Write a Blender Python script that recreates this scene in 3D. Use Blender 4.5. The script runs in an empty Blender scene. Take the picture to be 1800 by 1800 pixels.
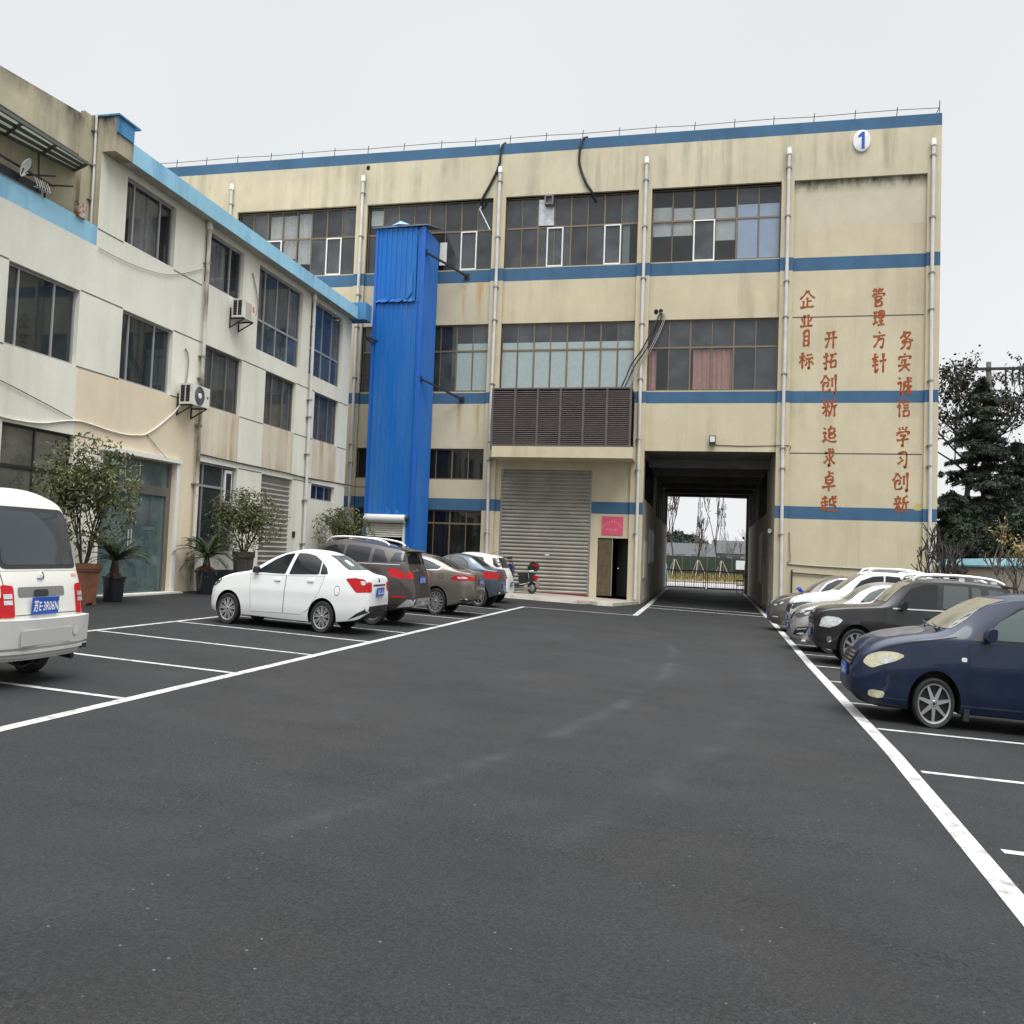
import bpy, bmesh, math, random
from mathutils import Vector, Matrix
from mathutils.bvhtree import BVHTree
from mathutils.geometry import delaunay_2d_cdt

scene = bpy.context.scene
COL = scene.collection
R = random.Random(7)

# ------------------------------------------------------------------ camera, sky, sun, exposure
cam_data = bpy.data.cameras.new("camera")
cam = bpy.data.objects.new("camera", cam_data)
COL.objects.link(cam)
cam_data.sensor_width = 36.0
cam_data.lens = 30.42
cam_data.clip_start = 0.1
cam_data.clip_end = 3000.0
right = Vector((0.97488092, 0.21964361, 0.03693071))
down = Vector((0.0252594, 0.05571135, -0.99812735))
fwd = Vector((-0.22128976, 0.97398816, 0.04876387))
mw = Matrix.Identity(4)
for i in range(3):
    mw[i][0], mw[i][1], mw[i][2] = right[i], -down[i], -fwd[i]
mw[2][3] = 1.8
cam.matrix_world = mw
scene.camera = cam

world = bpy.data.worlds.new("World")
scene.world = world
world.use_nodes = True
wn, wl = world.node_tree.nodes, world.node_tree.links
wn.clear()
w_out = wn.new("ShaderNodeOutputWorld")
w_bg = wn.new("ShaderNodeBackground")
w_sky = wn.new("ShaderNodeTexSky")
w_sky.sky_type = 'NISHITA'
w_sky.sun_disc = False
SUN_EL, SUN_AZ = 58.0, 150.0          # high, behind the camera to the right
w_sky.sun_elevation = math.radians(SUN_EL)
w_sky.sun_rotation = math.radians(SUN_AZ)
w_hsv = wn.new("ShaderNodeHueSaturation")
w_hsv.inputs['Saturation'].default_value = 0.12
w_scale = wn.new("ShaderNodeMixRGB"); w_scale.blend_type = 'MULTIPLY'; w_scale.inputs[0].default_value = 1.0
w_scale.inputs[2].default_value = (1.0, 1.0, 1.0, 1)
w_tc = wn.new("ShaderNodeTexCoord")
w_sep = wn.new("ShaderNodeSeparateXYZ")
w_ramp = wn.new("ShaderNodeValToRGB")   # cloud deck: pale at the horizon, bright overhead
cr = w_ramp.color_ramp
cr.elements[0].position = 0.0
cr.elements[0].color = (0.80, 0.815, 0.825, 1)
cr.elements[1].position = 1.0
cr.elements[1].color = (5.3, 5.45, 5.65, 1)
e = cr.elements.new(0.18); e.color = (0.795, 0.815, 0.83, 1)
e = cr.elements.new(0.60); e.color = (0.73, 0.76, 0.775, 1)
e = cr.elements.new(0.74); e.color = (2.8, 2.88, 2.98, 1)
w_noise = wn.new("ShaderNodeTexNoise"); w_noise.inputs['Scale'].default_value = 2.2; w_noise.inputs['Detail'].default_value = 3
w_nr = wn.new("ShaderNodeMapRange"); w_nr.inputs[1].default_value = 0.3; w_nr.inputs[2].default_value = 0.7
w_nr.inputs[3].default_value = 0.975; w_nr.inputs[4].default_value = 1.025
w_mul = wn.new("ShaderNodeMixRGB"); w_mul.blend_type = 'MULTIPLY'; w_mul.inputs[0].default_value = 1.0
w_mix = wn.new("ShaderNodeMixRGB"); w_mix.inputs[0].default_value = 0.90
wl.new(w_sky.outputs[0], w_hsv.inputs['Color'])
w_gain = wn.new("ShaderNodeMixRGB"); w_gain.blend_type = 'MULTIPLY'; w_gain.inputs[0].default_value = 1.0
w_gain.inputs[2].default_value = (0.085, 0.085, 0.085, 1)
wl.new(w_hsv.outputs[0], w_gain.inputs[1])
wl.new(w_tc.outputs['Generated'], w_sep.inputs[0])
wl.new(w_tc.outputs['Generated'], w_noise.inputs['Vector'])
wl.new(w_sep.outputs['Z'], w_ramp.inputs[0])
wl.new(w_noise.outputs['Fac'], w_nr.inputs[0])
wl.new(w_ramp.outputs[0], w_mul.inputs[1])
wl.new(w_nr.outputs[0], w_mul.inputs[2])
wl.new(w_gain.outputs[0], w_mix.inputs[1])
wl.new(w_mul.outputs[0], w_mix.inputs[2])
wl.new(w_mix.outputs[0], w_bg.inputs['Color'])
w_bg.inputs['Strength'].default_value = 1.0
wl.new(w_bg.outputs[0], w_out.inputs['Surface'])

sun_data = bpy.data.lights.new("sun", 'SUN')
sun_data.energy = 1.5
sun_data.angle = math.radians(30)
sun_data.color = (1.0, 0.975, 0.94)
sun = bpy.data.objects.new("sun", sun_data)
COL.objects.link(sun)
az, el = math.radians(SUN_AZ), math.radians(SUN_EL)
sdir = Vector((math.sin(az) * math.cos(el), math.cos(az) * math.cos(el), math.sin(el)))
sun.rotation_euler = sdir.to_track_quat('Z', 'Y').to_euler()
sun.location = (0, -20, 40)

scene.view_settings.view_transform = 'Standard'
scene.view_settings.look = 'None'
scene.view_settings.exposure = 0.2
scene.view_settings.gamma = 1.0
scene.render.engine = 'CYCLES'
scene.cycles.use_denoising = True
scene.cycles.max_bounces = 6
scene.cycles.transparent_max_bounces = 12

# ------------------------------------------------------------------ materials
MATS = {}

def new_mat(name):
    m = bpy.data.materials.new(name)
    m.use_nodes = True
    nt = m.node_tree
    return m, nt, nt.nodes, nt.links, nt.nodes["Principled BSDF"]

def simple(name, col, rough=0.6, metal=0.0, spec=0.5, coat=0.0, vary=0.0, vscale=3.0, bump=0.0, bscale=40.0, emis=None):
    if name in MATS:
        return MATS[name]
    m, nt, n, l, b = new_mat(name)
    b.inputs['Base Color'].default_value = (*col, 1)
    b.inputs['Roughness'].default_value = rough
    b.inputs['Metallic'].default_value = metal
    b.inputs['Specular IOR Level'].default_value = spec
    b.inputs['Coat Weight'].default_value = coat
    b.inputs['Coat Roughness'].default_value = 0.04
    if vary > 0 or bump > 0:
        g = n.new("ShaderNodeNewGeometry")
    if vary > 0:
        t = n.new("ShaderNodeTexNoise"); t.inputs['Scale'].default_value = vscale; t.inputs['Detail'].default_value = 5
        l.new(g.outputs['Position'], t.inputs['Vector'])
        mr = n.new("ShaderNodeMapRange"); mr.inputs[1].default_value = 0.3; mr.inputs[2].default_value = 0.7
        mr.inputs[3].default_value = 1 - vary; mr.inputs[4].default_value = 1 + vary
        l.new(t.outputs['Fac'], mr.inputs[0])
        mx = n.new("ShaderNodeMixRGB"); mx.blend_type = 'MULTIPLY'; mx.inputs[0].default_value = 1
        mx.inputs[1].default_value = (*col, 1)
        l.new(mr.outputs[0], mx.inputs[2]); l.new(mx.outputs[0], b.inputs['Base Color'])
    if bump > 0:
        t2 = n.new("ShaderNodeTexNoise"); t2.inputs['Scale'].default_value = bscale; t2.inputs['Detail'].default_value = 4
        l.new(g.outputs['Position'], t2.inputs['Vector'])
        bp = n.new("ShaderNodeBump"); bp.inputs['Strength'].default_value = bump; bp.inputs['Distance'].default_value = 0.02
        l.new(t2.outputs['Fac'], bp.inputs['Height']); l.new(bp.outputs[0], b.inputs['Normal'])
    MATS[name] = m
    return m

def plaster(name, col, streak_col, streak=0.5, lo=0.52, hi=0.75, sx=1.6, blotch=0.08, marks=(), soot=None, fade=None):
    """painted render: long rain streaks, slow blotches, fine grain; marks = rust runs (x0, halfwidth, ztop, length, colour)"""
    if name in MATS:
        return MATS[name]
    m, nt, n, l, b = new_mat(name)
    b.inputs['Roughness'].default_value = 0.85
    b.inputs['Specular IOR Level'].default_value = 0.25
    g = n.new("ShaderNodeNewGeometry")
    def noise(scale, sc, detail=4, rough=0.55):
        mp = n.new("ShaderNodeMapping"); mp.inputs['Scale'].default_value = sc
        l.new(g.outputs['Position'], mp.inputs['Vector'])
        t = n.new("ShaderNodeTexNoise"); t.inputs['Scale'].default_value = scale; t.inputs['Detail'].default_value = detail
        t.inputs['Roughness'].default_value = rough
        l.new(mp.outputs[0], t.inputs['Vector'])
        return t.outputs['Fac']
    def rng(src, a, bb, c, d):
        mr = n.new("ShaderNodeMapRange"); mr.inputs[1].default_value = a; mr.inputs[2].default_value = bb
        mr.inputs[3].default_value = c; mr.inputs[4].default_value = d
        l.new(src, mr.inputs[0]); return mr.outputs[0]
    def mixc(fac, c1, c2, mode='MIX'):
        mx = n.new("ShaderNodeMixRGB"); mx.blend_type = mode
        for i, v in enumerate((fac, c1, c2)):
            if isinstance(v, tuple): mx.inputs[i].default_value = (*v, 1)
            elif isinstance(v, float): mx.inputs[i].default_value = v
            else: l.new(v, mx.inputs[i])
        return mx.outputs[0]
    def mul(a, bb):
        mm = n.new("ShaderNodeMath"); mm.operation = 'MULTIPLY'
        for i, v in enumerate((a, bb)):
            if isinstance(v, float): mm.inputs[i].default_value = v
            else: l.new(v, mm.inputs[i])
        return mm.outputs[0]
    big = rng(noise(0.35, (1, 1, 1)), 0.3, 0.7, 1 - blotch, 1 + blotch)
    med = rng(noise(2.3, (1, 1, 0.6)), 0.3, 0.7, 1 - blotch * 0.6, 1 + blotch * 0.6)
    c = mixc(1.0, col, big, 'MULTIPLY'); c = mixc(1.0, c, med, 'MULTIPLY')
    st = rng(noise(sx, (1, 1, 0.07), 6, 0.6), lo, hi, 0.0, streak)
    gate = rng(noise(0.5, (1, 1, 1.0), 3), 0.38, 0.62, 0.15, 1.0)
    c = mixc(mul(st, gate), c, streak_col)
    sep = n.new("ShaderNodeSeparateXYZ"); l.new(g.outputs['Position'], sep.inputs[0])
    for (x0, hw, zt, ln, mc) in marks:
        d = n.new("ShaderNodeMath"); d.operation = 'SUBTRACT'; l.new(sep.outputs['X'], d.inputs[0]); d.inputs[1].default_value = x0
        a = n.new("ShaderNodeMath"); a.operation = 'ABSOLUTE'; l.new(d.outputs[0], a.inputs[0])
        mk = rng(a.outputs[0], 0.0, hw, 1.0, 0.0)
        zz = rng(sep.outputs['Z'], zt - ln, zt - ln * 0.25, 0.0, 1.0)
        zc = rng(sep.outputs['Z'], zt - 0.04, zt, 1.0, 0.0)
        nz = rng(noise(9.0, (1, 1, 0.05), 3), 0.35, 0.6, 0.1, 1.0)
        c = mixc(mul(mul(mul(mk, zz), zc), nz), c, mc)
    if soot:                                   # black mould hanging from a ledge: (z of the ledge, depth, colour)
        zs, dp, sc = soot
        hgt = rng(sep.outputs['Z'], zs - dp, zs, 0.0, 1.0)
        nn = rng(noise(2.2, (1, 1, 0.35), 6, 0.7), 0.35, 0.7, 0.0, 1.4)
        c = mixc(mul(hgt, nn), c, sc)
    fine = rng(noise(26.0, (1, 1, 1), 3), 0.3, 0.7, 0.965, 1.035)
    c = mixc(1.0, c, fine, 'MULTIPLY')
    l.new(c, b.inputs['Base Color'])
    bp = n.new("ShaderNodeBump"); bp.inputs['Strength'].default_value = 0.12; bp.inputs['Distance'].default_value = 0.02
    l.new(noise(45.0, (1, 1, 1), 3), bp.inputs['Height']); l.new(bp.outputs[0], b.inputs['Normal'])
    MATS[name] = m
    return m

def glass(name, tint=(0.5, 0.53, 0.54), film=(0.05, 0.055, 0.06), filmw=0.25, rough=0.02):
    """window pane: part clear, part dusty film, reflecting by angle"""
    if name in MATS:
        return MATS[name]
    m = bpy.data.materials.new(name); m.use_nodes = True
    nt = m.node_tree; n, l = nt.nodes, nt.links
    n.clear()
    out = n.new("ShaderNodeOutputMaterial")
    tr = n.new("ShaderNodeBsdfTransparent"); tr.inputs[0].default_value = (*tint, 1)
    df = n.new("ShaderNodeBsdfDiffuse"); df.inputs[0].default_value = (*film, 1)
    g = n.new("ShaderNodeNewGeometry"); t = n.new("ShaderNodeTexNoise"); t.inputs['Scale'].default_value = 1.3; t.inputs['Detail'].default_value = 4
    l.new(g.outputs['Position'], t.inputs['Vector'])
    mr = n.new("ShaderNodeMapRange"); mr.inputs[1].default_value = 0.3; mr.inputs[2].default_value = 0.7
    mr.inputs[3].default_value = filmw * 0.6; mr.inputs[4].default_value = min(1.0, filmw * 1.4)
    l.new(t.outputs['Fac'], mr.inputs[0])
    pv = n.new("ShaderNodeMapRange"); pv.inputs[3].default_value = 0.6; pv.inputs[4].default_value = 1.5; l.new(g.outputs['Random Per Island'], pv.inputs[0])
    pm2 = n.new("ShaderNodeMixRGB"); pm2.blend_type = 'MULTIPLY'; pm2.inputs[0].default_value = 1; pm2.inputs[1].default_value = (*film, 1)
    l.new(pv.outputs[0], pm2.inputs[2]); l.new(pm2.outputs[0], df.inputs[0])
    m1 = n.new("ShaderNodeMixShader"); l.new(mr.outputs[0], m1.inputs[0]); l.new(tr.outputs[0], m1.inputs[1]); l.new(df.outputs[0], m1.inputs[2])
    gl = n.new("ShaderNodeBsdfGlossy"); gl.inputs['Roughness'].default_value = rough; gl.inputs[0].default_value = (0.9, 0.93, 0.95, 1)
    lw = n.new("ShaderNodeLayerWeight"); lw.inputs[0].default_value = 0.5
    pw = n.new("ShaderNodeMath"); pw.operation = 'POWER'; pw.inputs[1].default_value = 5.0; l.new(lw.outputs['Facing'], pw.inputs[0])
    fr = n.new("ShaderNodeMath"); fr.operation = 'MULTIPLY_ADD'; fr.inputs[1].default_value = 0.94; fr.inputs[2].default_value = 0.055
    l.new(pw.outputs[0], fr.inputs[0])
    m2 = n.new("ShaderNodeMixShader"); l.new(fr.outputs[0], m2.inputs[0]); l.new(m1.outputs[0], m2.inputs[1]); l.new(gl.outputs[0], m2.inputs[2])
    l.new(m2.outputs[0], out.inputs['Surface'])
    MATS[name] = m
    return m

def paint(name, col, metal=0.0, rough=0.35, dust=0.06, dustcol=(0.35, 0.33, 0.29), coat=0.6, spec=0.5):
    """car paint with clear coat and a little road dust low on the body"""
    if name in MATS:
        return MATS[name]
    m, nt, n, l, b = new_mat(name)
    b.inputs['Roughness'].default_value = rough
    b.inputs['Metallic'].default_value = metal
    b.inputs['Coat Weight'].default_value = coat
    b.inputs['Coat Roughness'].default_value = 0.05
    b.inputs['Specular IOR Level'].default_value = spec
    g = n.new("ShaderNodeNewGeometry")
    t = n.new("ShaderNodeTexNoise"); t.inputs['Scale'].default_value = 4.0; t.inputs['Detail'].default_value = 6
    l.new(g.outputs['Position'], t.inputs['Vector'])
    mr = n.new("ShaderNodeMapRange"); mr.inputs[1].default_value = 0.42; mr.inputs[2].default_value = 0.75
    mr.inputs[3].default_value = dust * 0.2; mr.inputs[4].default_value = dust * 2.2
    l.new(t.outputs['Fac'], mr.inputs[0])
    mx = n.new("ShaderNodeMixRGB"); mx.inputs[1].default_value = (*col, 1); mx.inputs[2].default_value = (*dustcol, 1)
    l.new(mr.outputs[0], mx.inputs[0]); l.new(mx.outputs[0], b.inputs['Base Color'])
    MATS[name] = m
    return m

def two_tone(name, c1, c2, scale, lo, hi, rough=0.8, stretch=(1, 1, 1), bump=0.0, metal=0.0, detail=6):
    if name in MATS:
        return MATS[name]
    m, nt, n, l, b = new_mat(name)
    b.inputs['Roughness'].default_value = rough; b.inputs['Metallic'].default_value = metal
    b.inputs['Specular IOR Level'].default_value = 0.3
    g = n.new("ShaderNodeNewGeometry"); mp = n.new("ShaderNodeMapping"); mp.inputs['Scale'].default_value = stretch
    l.new(g.outputs['Position'], mp.inputs['Vector'])
    t = n.new("ShaderNodeTexNoise"); t.inputs['Scale'].default_value = scale; t.inputs['Detail'].default_value = detail
    t.inputs['Roughness'].default_value = 0.62
    l.new(mp.outputs[0], t.inputs['Vector'])
    mr = n.new("ShaderNodeMapRange"); mr.inputs[1].default_value = lo; mr.inputs[2].default_value = hi
    l.new(t.outputs['Fac'], mr.inputs[0])
    mx = n.new("ShaderNodeMixRGB"); mx.inputs[1].default_value = (*c1, 1); mx.inputs[2].default_value = (*c2, 1)
    l.new(mr.outputs[0], mx.inputs[0]); l.new(mx.outputs[0], b.inputs['Base Color'])
    if bump:
        bp = n.new("ShaderNodeBump"); bp.inputs['Strength'].default_value = bump; bp.inputs['Distance'].default_value = 0.02
        l.new(t.outputs['Fac'], bp.inputs['Height']); l.new(bp.outputs[0], b.inputs['Normal'])
    MATS[name] = m
    return m

def leafy(name, cols, rough=0.55):
    """leaf colour picked per leaf (per mesh island)"""
    if name in MATS:
        return MATS[name]
    m, nt, n, l, b = new_mat(name)
    b.inputs['Roughness'].default_value = rough; b.inputs['Specular IOR Level'].default_value = 0.35
    g = n.new("ShaderNodeNewGeometry")
    rp = n.new("ShaderNodeValToRGB")
    rp.color_ramp.elements[0].color = (*cols[0], 1); rp.color_ramp.elements[1].color = (*cols[-1], 1)
    for i, c in enumerate(cols[1:-1], 1):
        e = rp.color_ramp.elements.new(i / (len(cols) - 1)); e.color = (*c, 1)
    l.new(g.outputs['Random Per Island'], rp.inputs[0]); l.new(rp.outputs[0], b.inputs['Base Color'])
    MATS[name] = m
    return m

# ------------------------------------------------------------------ mesh building
ORG = {}

class MB:
    def __init__(self):
        self.v, self.f, self.m = [], [], []
    def add(self, verts, faces, mi=0):
        o = len(self.v)
        self.v.extend(Vector(p) for p in verts)
        for fc in faces:
            self.f.append(tuple(i + o for i in fc)); self.m.append(mi)
    def quad(self, a, b, c, d, mi=0):
        self.add((a, b, c, d), ((0, 1, 2, 3),), mi)
    def box(self, x0, x1, y0, y1, z0, z1, mi=0):
        self.add([(x0, y0, z0), (x1, y0, z0), (x1, y1, z0), (x0, y1, z0), (x0, y0, z1), (x1, y0, z1), (x1, y1, z1), (x0, y1, z1)],
                 [(0, 3, 2, 1), (4, 5, 6, 7), (0, 1, 5, 4), (1, 2, 6, 5), (2, 3, 7, 6), (3, 0, 4, 7)], mi)
    def prism(self, pts, ax, c0, c1, mi=0):
        """polygon extruded along an axis; pts are the two other coordinates in x,y,z order"""
        def P(p, c):
            q = list(p); q.insert(ax, c); return tuple(q)
        n = len(pts)
        vs = [P(p, c0) for p in pts] + [P(p, c1) for p in pts]
        fs = [tuple(range(n - 1, -1, -1)), tuple(range(n, 2 * n))] + [(i, (i + 1) % n, n + (i + 1) % n, n + i) for i in range(n)]
        self.add(vs, fs, mi)
    def tube(self, pts, r, n=8, mi=0, cap=True):
        pts = [Vector(p) for p in pts]
        if len(pts) < 2: return
        rs = r if isinstance(r, (list, tuple)) else [r] * len(pts)
        vs, fs = [], []
        up = None
        for i, p in enumerate(pts):
            d = (pts[min(i + 1, len(pts) - 1)] - pts[max(i - 1, 0)])
            if d.length < 1e-9: d = Vector((0, 0, 1))
            d.normalize()
            if up is None:
                up = d.orthogonal().normalized()
            else:
                up = up - d * up.dot(d)
                up = up.normalized() if up.length > 1e-6 else d.orthogonal().normalized()
            b = d.cross(up)
            for k in range(n):
                a = 2 * math.pi * k / n
                vs.append(p + (up * math.cos(a) + b * math.sin(a)) * rs[i])
        for i in range(len(pts) - 1):
            for k in range(n):
                fs.append((i * n + k, i * n + (k + 1) % n, (i + 1) * n + (k + 1) % n, (i + 1) * n + k))
        if cap:
            fs.append(tuple(range(n - 1, -1, -1))); fs.append(tuple((len(pts) - 1) * n + k for k in range(n)))
        self.add(vs, fs, mi)
    def bar(self, a, b, w, h=None, mi=0):
        """square bar from a to b"""
        h = h or w
        a, b = Vector(a), Vector(b)
        d = (b - a).normalized()
        s = d.cross(Vector((0, 0, 1)))
        s = s.normalized() if s.length > 1e-4 else Vector((1, 0, 0))
        u = s.cross(d).normalized()
        vs = []
        for p in (a, b):
            for i, j in ((-1, -1), (1, -1), (1, 1), (-1, 1)):
                vs.append(p + s * (i * w / 2) + u * (j * h / 2))
        self.add(vs, [(3, 2, 1, 0), (4, 5, 6, 7), (0, 1, 5, 4), (1, 2, 6, 5), (2, 3, 7, 6), (3, 0, 4, 7)], mi)
    def lathe(self, prof, c=(0, 0, 0), n=24, ax=2, sc=(1, 1, 1), mi=0, close=False):
        """prof = [(radius, height)] turned about an axis through c; sc scales the result about c"""
        vs, fs = [], []
        m = len(prof)
        for k in range(n):
            a = 2 * math.pi * k / n
            for r, h in prof:
                q = [r * math.cos(a), r * math.sin(a)]
                q.insert(ax, h)
                vs.append((c[0] + q[0] * sc[0], c[1] + q[1] * sc[1], c[2] + q[2] * sc[2]))
        mm = m if close else m - 1
        for k in range(n):
            k2 = (k + 1) % n
            for j in range(mm):
                j2 = (j + 1) % m
                fs.append((k * m + j, k2 * m + j, k2 * m + j2, k * m + j2))
        self.add(vs, fs, mi)
    def disc(self, c, rx, rz, ax=1, n=28, mi=0):
        vs = []
        for k in range(n):
            a = 2 * math.pi * k / n
            q = [rx * math.cos(a), rz * math.sin(a)]; q.insert(ax, 0)
            vs.append((c[0] + q[0], c[1] + q[1], c[2] + q[2]))
        self.add(vs, [tuple(range(n))], mi)
    def build(self, name, mats, parent=None, loc=None, smooth=None, fix=True):
        if not isinstance(mats, (list, tuple)): mats = [mats]
        if parent is not None:
            o = ORG[parent.name]
        elif loc is not None:
            o = Vector(loc)
        else:
            xs = [p.x for p in self.v]; ys = [p.y for p in self.v]; zs = [p.z for p in self.v]
            o = Vector(((min(xs) + max(xs)) / 2, (min(ys) + max(ys)) / 2, min(zs)))
        me = bpy.data.meshes.new(name)
        me.from_pydata([tuple(p - o) for p in self.v], [], self.f)
        for m in mats: me.materials.append(m)
        me.polygons.foreach_set("material_index", self.m)
        me.update()
        if fix:
            bm = bmesh.new(); bm.from_mesh(me); bmesh.ops.recalc_face_normals(bm, faces=bm.faces); bm.to_mesh(me); bm.free()
        if smooth is not None:
            me.polygons.foreach_set("use_smooth", [True] * len(me.polygons))
            me.set_sharp_from_angle(angle=math.radians(smooth))
        ob = bpy.data.objects.new(name, me)
        COL.objects.link(ob)
        if parent is not None:
            ob.parent = parent
        else:
            ob.location = o
        ORG[ob.name] = o
        return ob

def tag(o, label, cat, group=None):
    o["label"] = label; o["category"] = cat
    if group: o["group"] = group
    return o

def structure(o):
    o["kind"] = "structure"; return o

def thing(name, label, cat, loc, group=None, rot=(0, 0, 0), local=False):
    o = bpy.data.objects.new(name, None)
    o.empty_display_size = 0.3
    COL.objects.link(o)
    o.location = loc; o.rotation_euler = rot
    ORG[o.name] = Vector((0, 0, 0)) if local else Vector(loc)
    return tag(o, label, cat, group)

TILT = 0.0345                       # the yard falls towards the right for drainage
def gz(x, y=20.0):
    t = min(max(x, -14.0), 8.6)
    k = 1.0 if y < 54 else max(0.0, 1 - (y - 54) / 4)
    return -TILT * t * k

def catmull(pts, n=6):
    pts = [Vector(p) for p in pts]
    out = []
    for i in range(len(pts) - 1):
        p0 = pts[max(i - 1, 0)]; p1 = pts[i]; p2 = pts[i + 1]; p3 = pts[min(i + 2, len(pts) - 1)]
        for k in range(n):
            t = k / n
            out.append(0.5 * ((2 * p1) + (p2 - p0) * t + (2 * p0 - 5 * p1 + 4 * p2 - p3) * t * t + (3 * p1 - p0 - 3 * p2 + p3) * t ** 3))
    out.append(pts[-1])
    return out

def holed_wall(mb, ax, c, u0, u1, z0, z1, holes, depth, sgn, matfn=None, usplit=(), zsplit=(), reveal_mi=None):
    """flat wall on the plane (axis ax = c) with rectangular holes and reveals going `depth` to the side -sgn"""
    us = sorted({u0, u1, *usplit, *[h[0] for h in holes], *[h[1] for h in holes]})
    zs = sorted({z0, z1, *zsplit, *[h[2] for h in holes], *[h[3] for h in holes]})
    us = [u for u in us if u0 <= u <= u1]; zs = [z for z in zs if z0 <= z <= z1]
    def P(u, z, cc):
        return (u, cc, z) if ax == 1 else (cc, u, z)
    def inhole(u, z):
        return any(h[0] < u < h[1] and h[2] < z < h[3] for h in holes)
    for i in range(len(us) - 1):
        for j in range(len(zs) - 1):
            um, zm = (us[i] + us[i + 1]) / 2, (zs[j] + zs[j + 1]) / 2
            if inhole(um, zm): continue
            mi = matfn(um, zm) if matfn else 0
            mb.quad(P(us[i], zs[j], c), P(us[i + 1], zs[j], c), P(us[i + 1], zs[j + 1], c), P(us[i], zs[j + 1], c), mi)
    c2 = c - sgn * depth
    for (a, b, lo, hi) in holes:
        r = reveal_mi
        mi = (lambda u, z: r if r is not None else (matfn(u, z) if matfn else 0))
        zz = [z for z in zs if lo <= z <= hi]
        for j in range(len(zz) - 1):
            zm = (zz[j] + zz[j + 1]) / 2
            if a > u0: mb.quad(P(a, zz[j], c), P(a, zz[j + 1], c), P(a, zz[j + 1], c2), P(a, zz[j], c2), mi(a - 0.01, zm))
            if b < u1: mb.quad(P(b, zz[j], c), P(b, zz[j], c2), P(b, zz[j + 1], c2), P(b, zz[j + 1], c), mi(b + 0.01, zm))
        if hi < z1: mb.quad(P(a, hi, c), P(b, hi, c), P(b, hi, c2), P(a, hi, c2), mi((a + b) / 2, hi + 0.01))
        if lo > z0: mb.quad(P(a, lo, c), P(a, lo, c2), P(b, lo, c2), P(b, lo, c), mi((a + b) / 2, lo - 0.01))
# ------------------------------------------------------------------ colours of the place
BEIGE = plaster("beige_render", (0.535, 0.470, 0.330), (0.27, 0.235, 0.165), streak=0.7, lo=0.50, hi=0.78, sx=1.5)
BEIGE_TOP = plaster("beige_render_rain_streaked", (0.535, 0.478, 0.345), (0.19, 0.18, 0.14), streak=0.9, lo=0.45, hi=0.74, sx=1.7)
BEIGE_RUST = plaster("beige_render_rust_runs", (0.525, 0.470, 0.345), (0.27, 0.23, 0.16), streak=0.4, lo=0.5, hi=0.78,
                     marks=((-9.98, 0.13, 12.75, 1.5, (0.42, 0.14, 0.02)), (-9.3, 0.2, 12.83, 1.9, (0.44, 0.24, 0.06)),
                            (-9.98, 0.16, 7.83, 1.6, (0.33, 0.25, 0.13)), (-9.25, 0.22, 7.83, 1.9, (0.40, 0.28, 0.12))))
BEIGE_SOOT = plaster("beige_render_black_mould", (0.525, 0.480, 0.360), (0.30, 0.265, 0.19), streak=0.3, lo=0.5, hi=0.8, soot=(16.25, 0.5, (0.06, 0.055, 0.045)))
BLUE = plaster("blue_band_paint", (0.055, 0.125, 0.215), (0.03, 0.07, 0.12), streak=0.5, lo=0.5, hi=0.78, blotch=0.12)
WHITE = plaster("white_render", (0.67, 0.655, 0.565), (0.36, 0.33, 0.26), streak=0.6, lo=0.46, hi=0.8, sx=1.3, blotch=0.05)
CREAM = plaster("cream_render_patch", (0.66, 0.56, 0.41), (0.45, 0.36, 0.25), streak=0.3, lo=0.52, hi=0.8, blotch=0.06)
WASHED = plaster("render_brown_washed", (0.60, 0.53, 0.42), (0.36, 0.26, 0.14), streak=0.85, lo=0.42, hi=0.66, sx=3.4, blotch=0.08)
TALLW = plaster("old_beige_render", (0.43, 0.385, 0.27), (0.10, 0.095, 0.075), streak=0.95, lo=0.41, hi=0.68, sx=1.1, blotch=0.16, soot=(11.5, 0.7, (0.02, 0.02, 0.02)))
EAVE = plaster("pale_blue_weathered", (0.27, 0.50, 0.63), (0.07, 0.22, 0.42), streak=0.75, lo=0.48, hi=0.66, sx=2.2, blotch=0.1)
EAVE_DK = plaster("deep_blue_weathered", (0.07, 0.22, 0.40), (0.02, 0.05, 0.09), streak=0.7, lo=0.48, hi=0.7, sx=3.0, blotch=0.15)
SOFFIT = simple("soffit_plaster", (0.42, 0.40, 0.33), 0.9, vary=0.12)
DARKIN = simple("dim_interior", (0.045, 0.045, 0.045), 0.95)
MIDIN = simple("shop_interior", (0.13, 0.16, 0.145), 0.9)
CONC = two_tone("concrete_apron", (0.36, 0.33, 0.28), (0.22, 0.20, 0.17), 2.5, 0.4, 0.68, 0.9, bump=0.2)
BRONZE = simple("bronze_window_frame", (0.19, 0.145, 0.09), 0.45, 0.3)
ALU = simple("aluminium_frame", (0.36, 0.35, 0.36), 0.45, 0.4)
SASHW = simple("white_sash", (0.75, 0.76, 0.75), 0.5)
GLS = glass("dusty_glass", (0.42, 0.44, 0.45), (0.075, 0.08, 0.085), 0.6)
GLS_DK = glass("dark_glass", (0.35, 0.36, 0.37), (0.03, 0.03, 0.03), 0.35)
GLS_CL = glass("clear_glass", (0.8, 0.82, 0.82), (0.1, 0.11, 0.11), 0.12)
GLS_L = glass("green_grey_glass", (0.4, 0.44, 0.45), (0.05, 0.065, 0.068), 0.5)
GLS_DOOR = glass("shop_door_glass", (0.5, 0.58, 0.57), (0.105, 0.15, 0.15), 0.7, 0.05)
FILM = simple("frosted_film", (0.30, 0.36, 0.355), 0.5, vary=0.06, vscale=9)
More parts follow.
